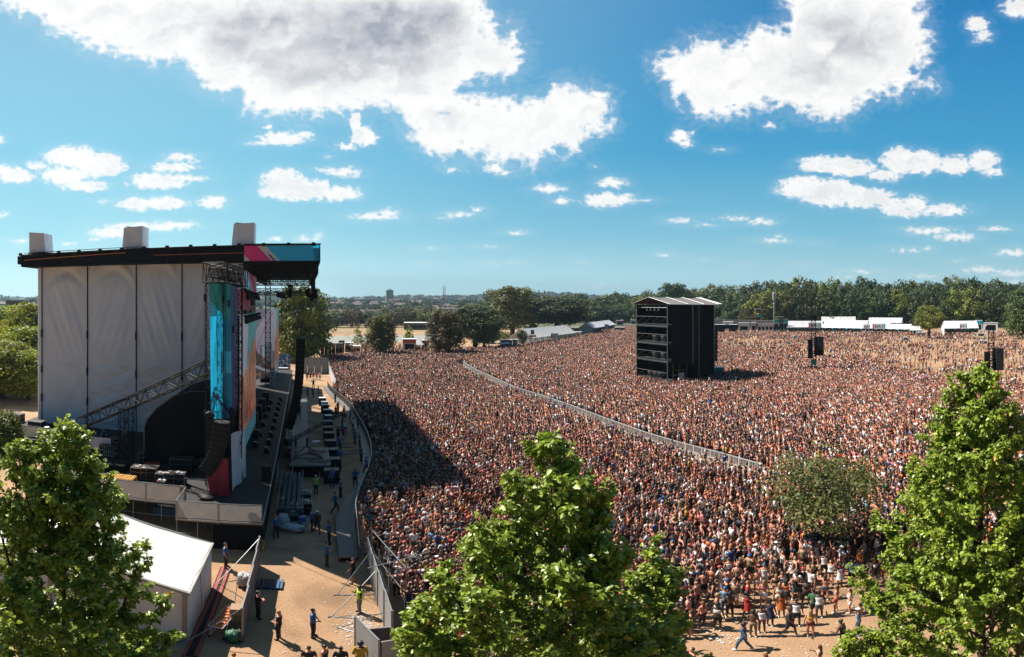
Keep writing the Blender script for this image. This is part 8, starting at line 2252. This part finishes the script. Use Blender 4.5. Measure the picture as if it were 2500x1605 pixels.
for ids_mask, tset in (((rr_ < 58), near_t), ((rr_ >= 58) & (rr_ < 105), mid_t), ((rr_ >= 105), far_t)):
    for k in range(10):
        I = rest[(tsel[rest] == k) & ids_mask[rest]]
        if not len(I): continue
        v, f_, rg = tset[k]; m_ = len(I)
        fc = np.arctan2(STAGEC.y - Y[I], STAGEC.x - X[I]) + rng.normal(0, .4, m_) - math.pi / 2
        loose_ = (pxs[I] > 1745) & (dn[keep][I] < 1.6) if False else rng.uniform(size=m_) < .12
        fc = np.where(loose_, rng.uniform(0, 6.28, m_), fc)
        s = rng.uniform(.90, 1.06, m_) * (1.0 if not T_SPEC[k][1] else .96)
        c_, s_ = np.cos(fc) * s, np.sin(fc) * s
        W = np.empty((m_, len(v), 3), np.float32)
        W[:, :, 0] = c_[:, None] * v[None, :, 0] - s_[:, None] * v[None, :, 1] + X[I][:, None]
        W[:, :, 1] = s_[:, None] * v[None, :, 0] + c_[:, None] * v[None, :, 1] + Y[I][:, None]
        W[:, :, 2] = s[:, None] * v[None, :, 2] + np.where(rng.uniform(size=m_) < .012, .72, 0)[:, None]     # a few ride on shoulders
        sk = SKa[si[I]] * rng.uniform(.85, 1.15, (m_, 1)); tp = np.where((ti[I] == 2)[:, None], sk, CCa[ti[I]] * rng.uniform(.75, 1.25, (m_, 1))); bt = CBa[bi[I]] * rng.uniform(.8, 1.2, (m_, 1))
        ha = HAa[hi_[I]] * rng.uniform(.5, 1.3, (m_, 1)); hats = rng.uniform(size=m_) < .12; ha[hats] = np.array([(.7, .7, .7), (.5, .03, .02), (.02, .02, .02), (.6, .4, .2)])[rng.integers(0, 4, hats.sum())]
        sh_ = np.full((m_, 3), .45)
        tab = np.stack([sk, tp, bt, ha, sh_], 1)          # m,5,3
        if T_SPEC[k][2] == 'dress': pass
        CHUNK_C.append(tab[:, rg, :].reshape(-1, 3).astype(np.float32))
        CHUNK_V.append(W.reshape(-1, 3)); CHUNK_F.append((f_[None] + (np.arange(m_) * len(v))[:, None, None] + voff).reshape(-1, 3)); voff += m_ * len(v)
me = np_mesh('crowd', np.concatenate(CHUNK_V), np.concatenate(CHUNK_F), 3)
face_col(me, np.clip(np.concatenate(CHUNK_C), 0, 1))
me.polygons.foreach_set('use_smooth', np.ones(len(me.polygons), bool))
M['crowd'] = attr_mat('crowd_colours', 'col', .75)
tag(link_mesh('crowd', me, None, M['crowd']), 'vast packed summer crowd filling the field beyond its nearest edge', 'crowd', kind='stuff')
print('crowd', n, 'faces', len(me.polygons))
del CHUNK_V, CHUNK_F, CHUNK_C

# ------------------------------------------------------------------ barrier lane through the crowd
lb = MB()
lb.box((0, 0, 1.08), (1.16, .06, .07)); lb.box((0, .02, .2), (1.16, .03, .06))
for k in range(7): lb.box((-.54 + k * .18, .02, .6), (.045, .03, .95))
for x in (-.57, .57): lb.box((x, 0, .55), (.06, .07, 1.15)); lb.tube((x, 0, 1.05), (x, -.7, .04), .025); lb.tube((x, 0, .04), (x, -.72, .04), .025)
lb = lb.build('lane_barrier', mat('bright_aluminium', (.62, .61, .60), .5, .08, 5)); lfirst = True
def lay(pts, off, flip, lab, z=0):
    global lfirst
    kk = 0
    for p, q in zip(pts[:-1], pts[1:]):
        d = q - p; L = d.length; m_ = max(1, int(round(L / 1.2))); dd = d / m_; nn_ = Vector((dd.y, -dd.x, 0)).normalized()
        for k in range(m_):
            c = p + dd * (k + .5) + nn_ * off
            o = lb if lfirst else lb.copy()
            if not lfirst: COL.objects.link(o)
            lfirst = False
            o.location = c; o.rotation_euler = (0, 0, math.atan2(dd.y, dd.x) + (math.pi if flip else 0)); o.scale = (dd.length / 1.2, 1, 1)
            tag(o, lab % ordq(kk), 'crowd barrier', 'barrier panels of the lane'); kk += 1
lay(LP, -.9, True, 'barrier panel in the farther line of the crowd lane, %s from its far end')
lay(LP, .9, False, 'barrier panel in the nearer line of the crowd lane, %s from its far end')
lay(LANE2, 0, False, 'barrier panel in the side line from lane to stage, %s from the lane')
# umbrella in the crowd
p = P(1985, 1385); t = empty('umbrella', p, 0, 'open black umbrella held in the crowd under the open crowned tree', 'umbrella')
b = MB(); zz = 2.05; nseg = 8
vs = [(0, 0, zz + .28)] + [(.62 * math.cos(k * math.pi / 4), .62 * math.sin(k * math.pi / 4), zz) for k in range(8)] + [(.36 * math.cos(k * math.pi / 4), .36 * math.sin(k * math.pi / 4), zz + .2) for k in range(8)]
b.add(vs, [(0, 9 + k, 9 + (k + 1) % 8) for k in range(8)] + [(9 + k, 1 + k, 1 + (k + 1) % 8, 9 + (k + 1) % 8) for k in range(8)]); b.build('canopy', M['black'], t)
b = MB(); b.tube((0, 0, 1.2), (0, 0, zz + .3), .012); b.build('shaft', M['steel'], t)
# litter
lr = random.Random(31)
def litter(name, pts, label):
    b = MB()
    for (x, y, s) in pts:
        p = P(x, y); a = lr.uniform(0, 3.14); b.box((p.x, p.y, .012 + lr.uniform(0, .02)), (s * lr.uniform(.6, 1.6), s, .012), a)
    tag(b.build(name, M['paper']), label, 'litter', kind='stuff')
litter('litter', [(lr.uniform(1690, 2200), lr.uniform(1440, 1604), lr.uniform(.02, .06)) for _ in range(300)] + [(lr.gauss(1775, 25), lr.gauss(1560, 14), lr.uniform(.06, .13)) for _ in range(22)], 'scattered cups and paper on the sandy gap')
litter('litter', [(lr.gauss(878, 26), lr.gauss(1530, 20), lr.uniform(.02, .06)) for _ in range(420)] + [(lr.uniform(640, 905), lr.uniform(1240, 1600), lr.uniform(.02, .05)) for _ in range(260)], 'white scraps scattered over the sandy yard')
for o in list(bpy.data.objects):
    for k_ in ('_u', '_v', '_z'):
        if k_ in o: del o[k_]
# ------------------------------------------------------------------ summer haze: a pale even volume round the whole place
hz = MB(); hz.box((0, 3900, 149.5), (11000, 8600, 301))
hm = bpy.data.materials.new('haze_air'); hm.use_nodes = True
hm.node_tree.nodes.remove(hm.node_tree.nodes['Principled BSDF'])
pv = hm.node_tree.nodes.new('ShaderNodeVolumePrincipled')
pv.inputs['Color'].default_value = (.50, .74, .90, 1); pv.inputs['Density'].default_value = 0.00009; pv.inputs['Anisotropy'].default_value = .3
hm.node_tree.links.new(pv.outputs[0], hm.node_tree.nodes['Material Output'].inputs['Volume'])
tag(hz.build('haze', hm), kind='stuff', label='faint blue summer haze over the far hills', cat='haze')
cy.volume_bounces = 0
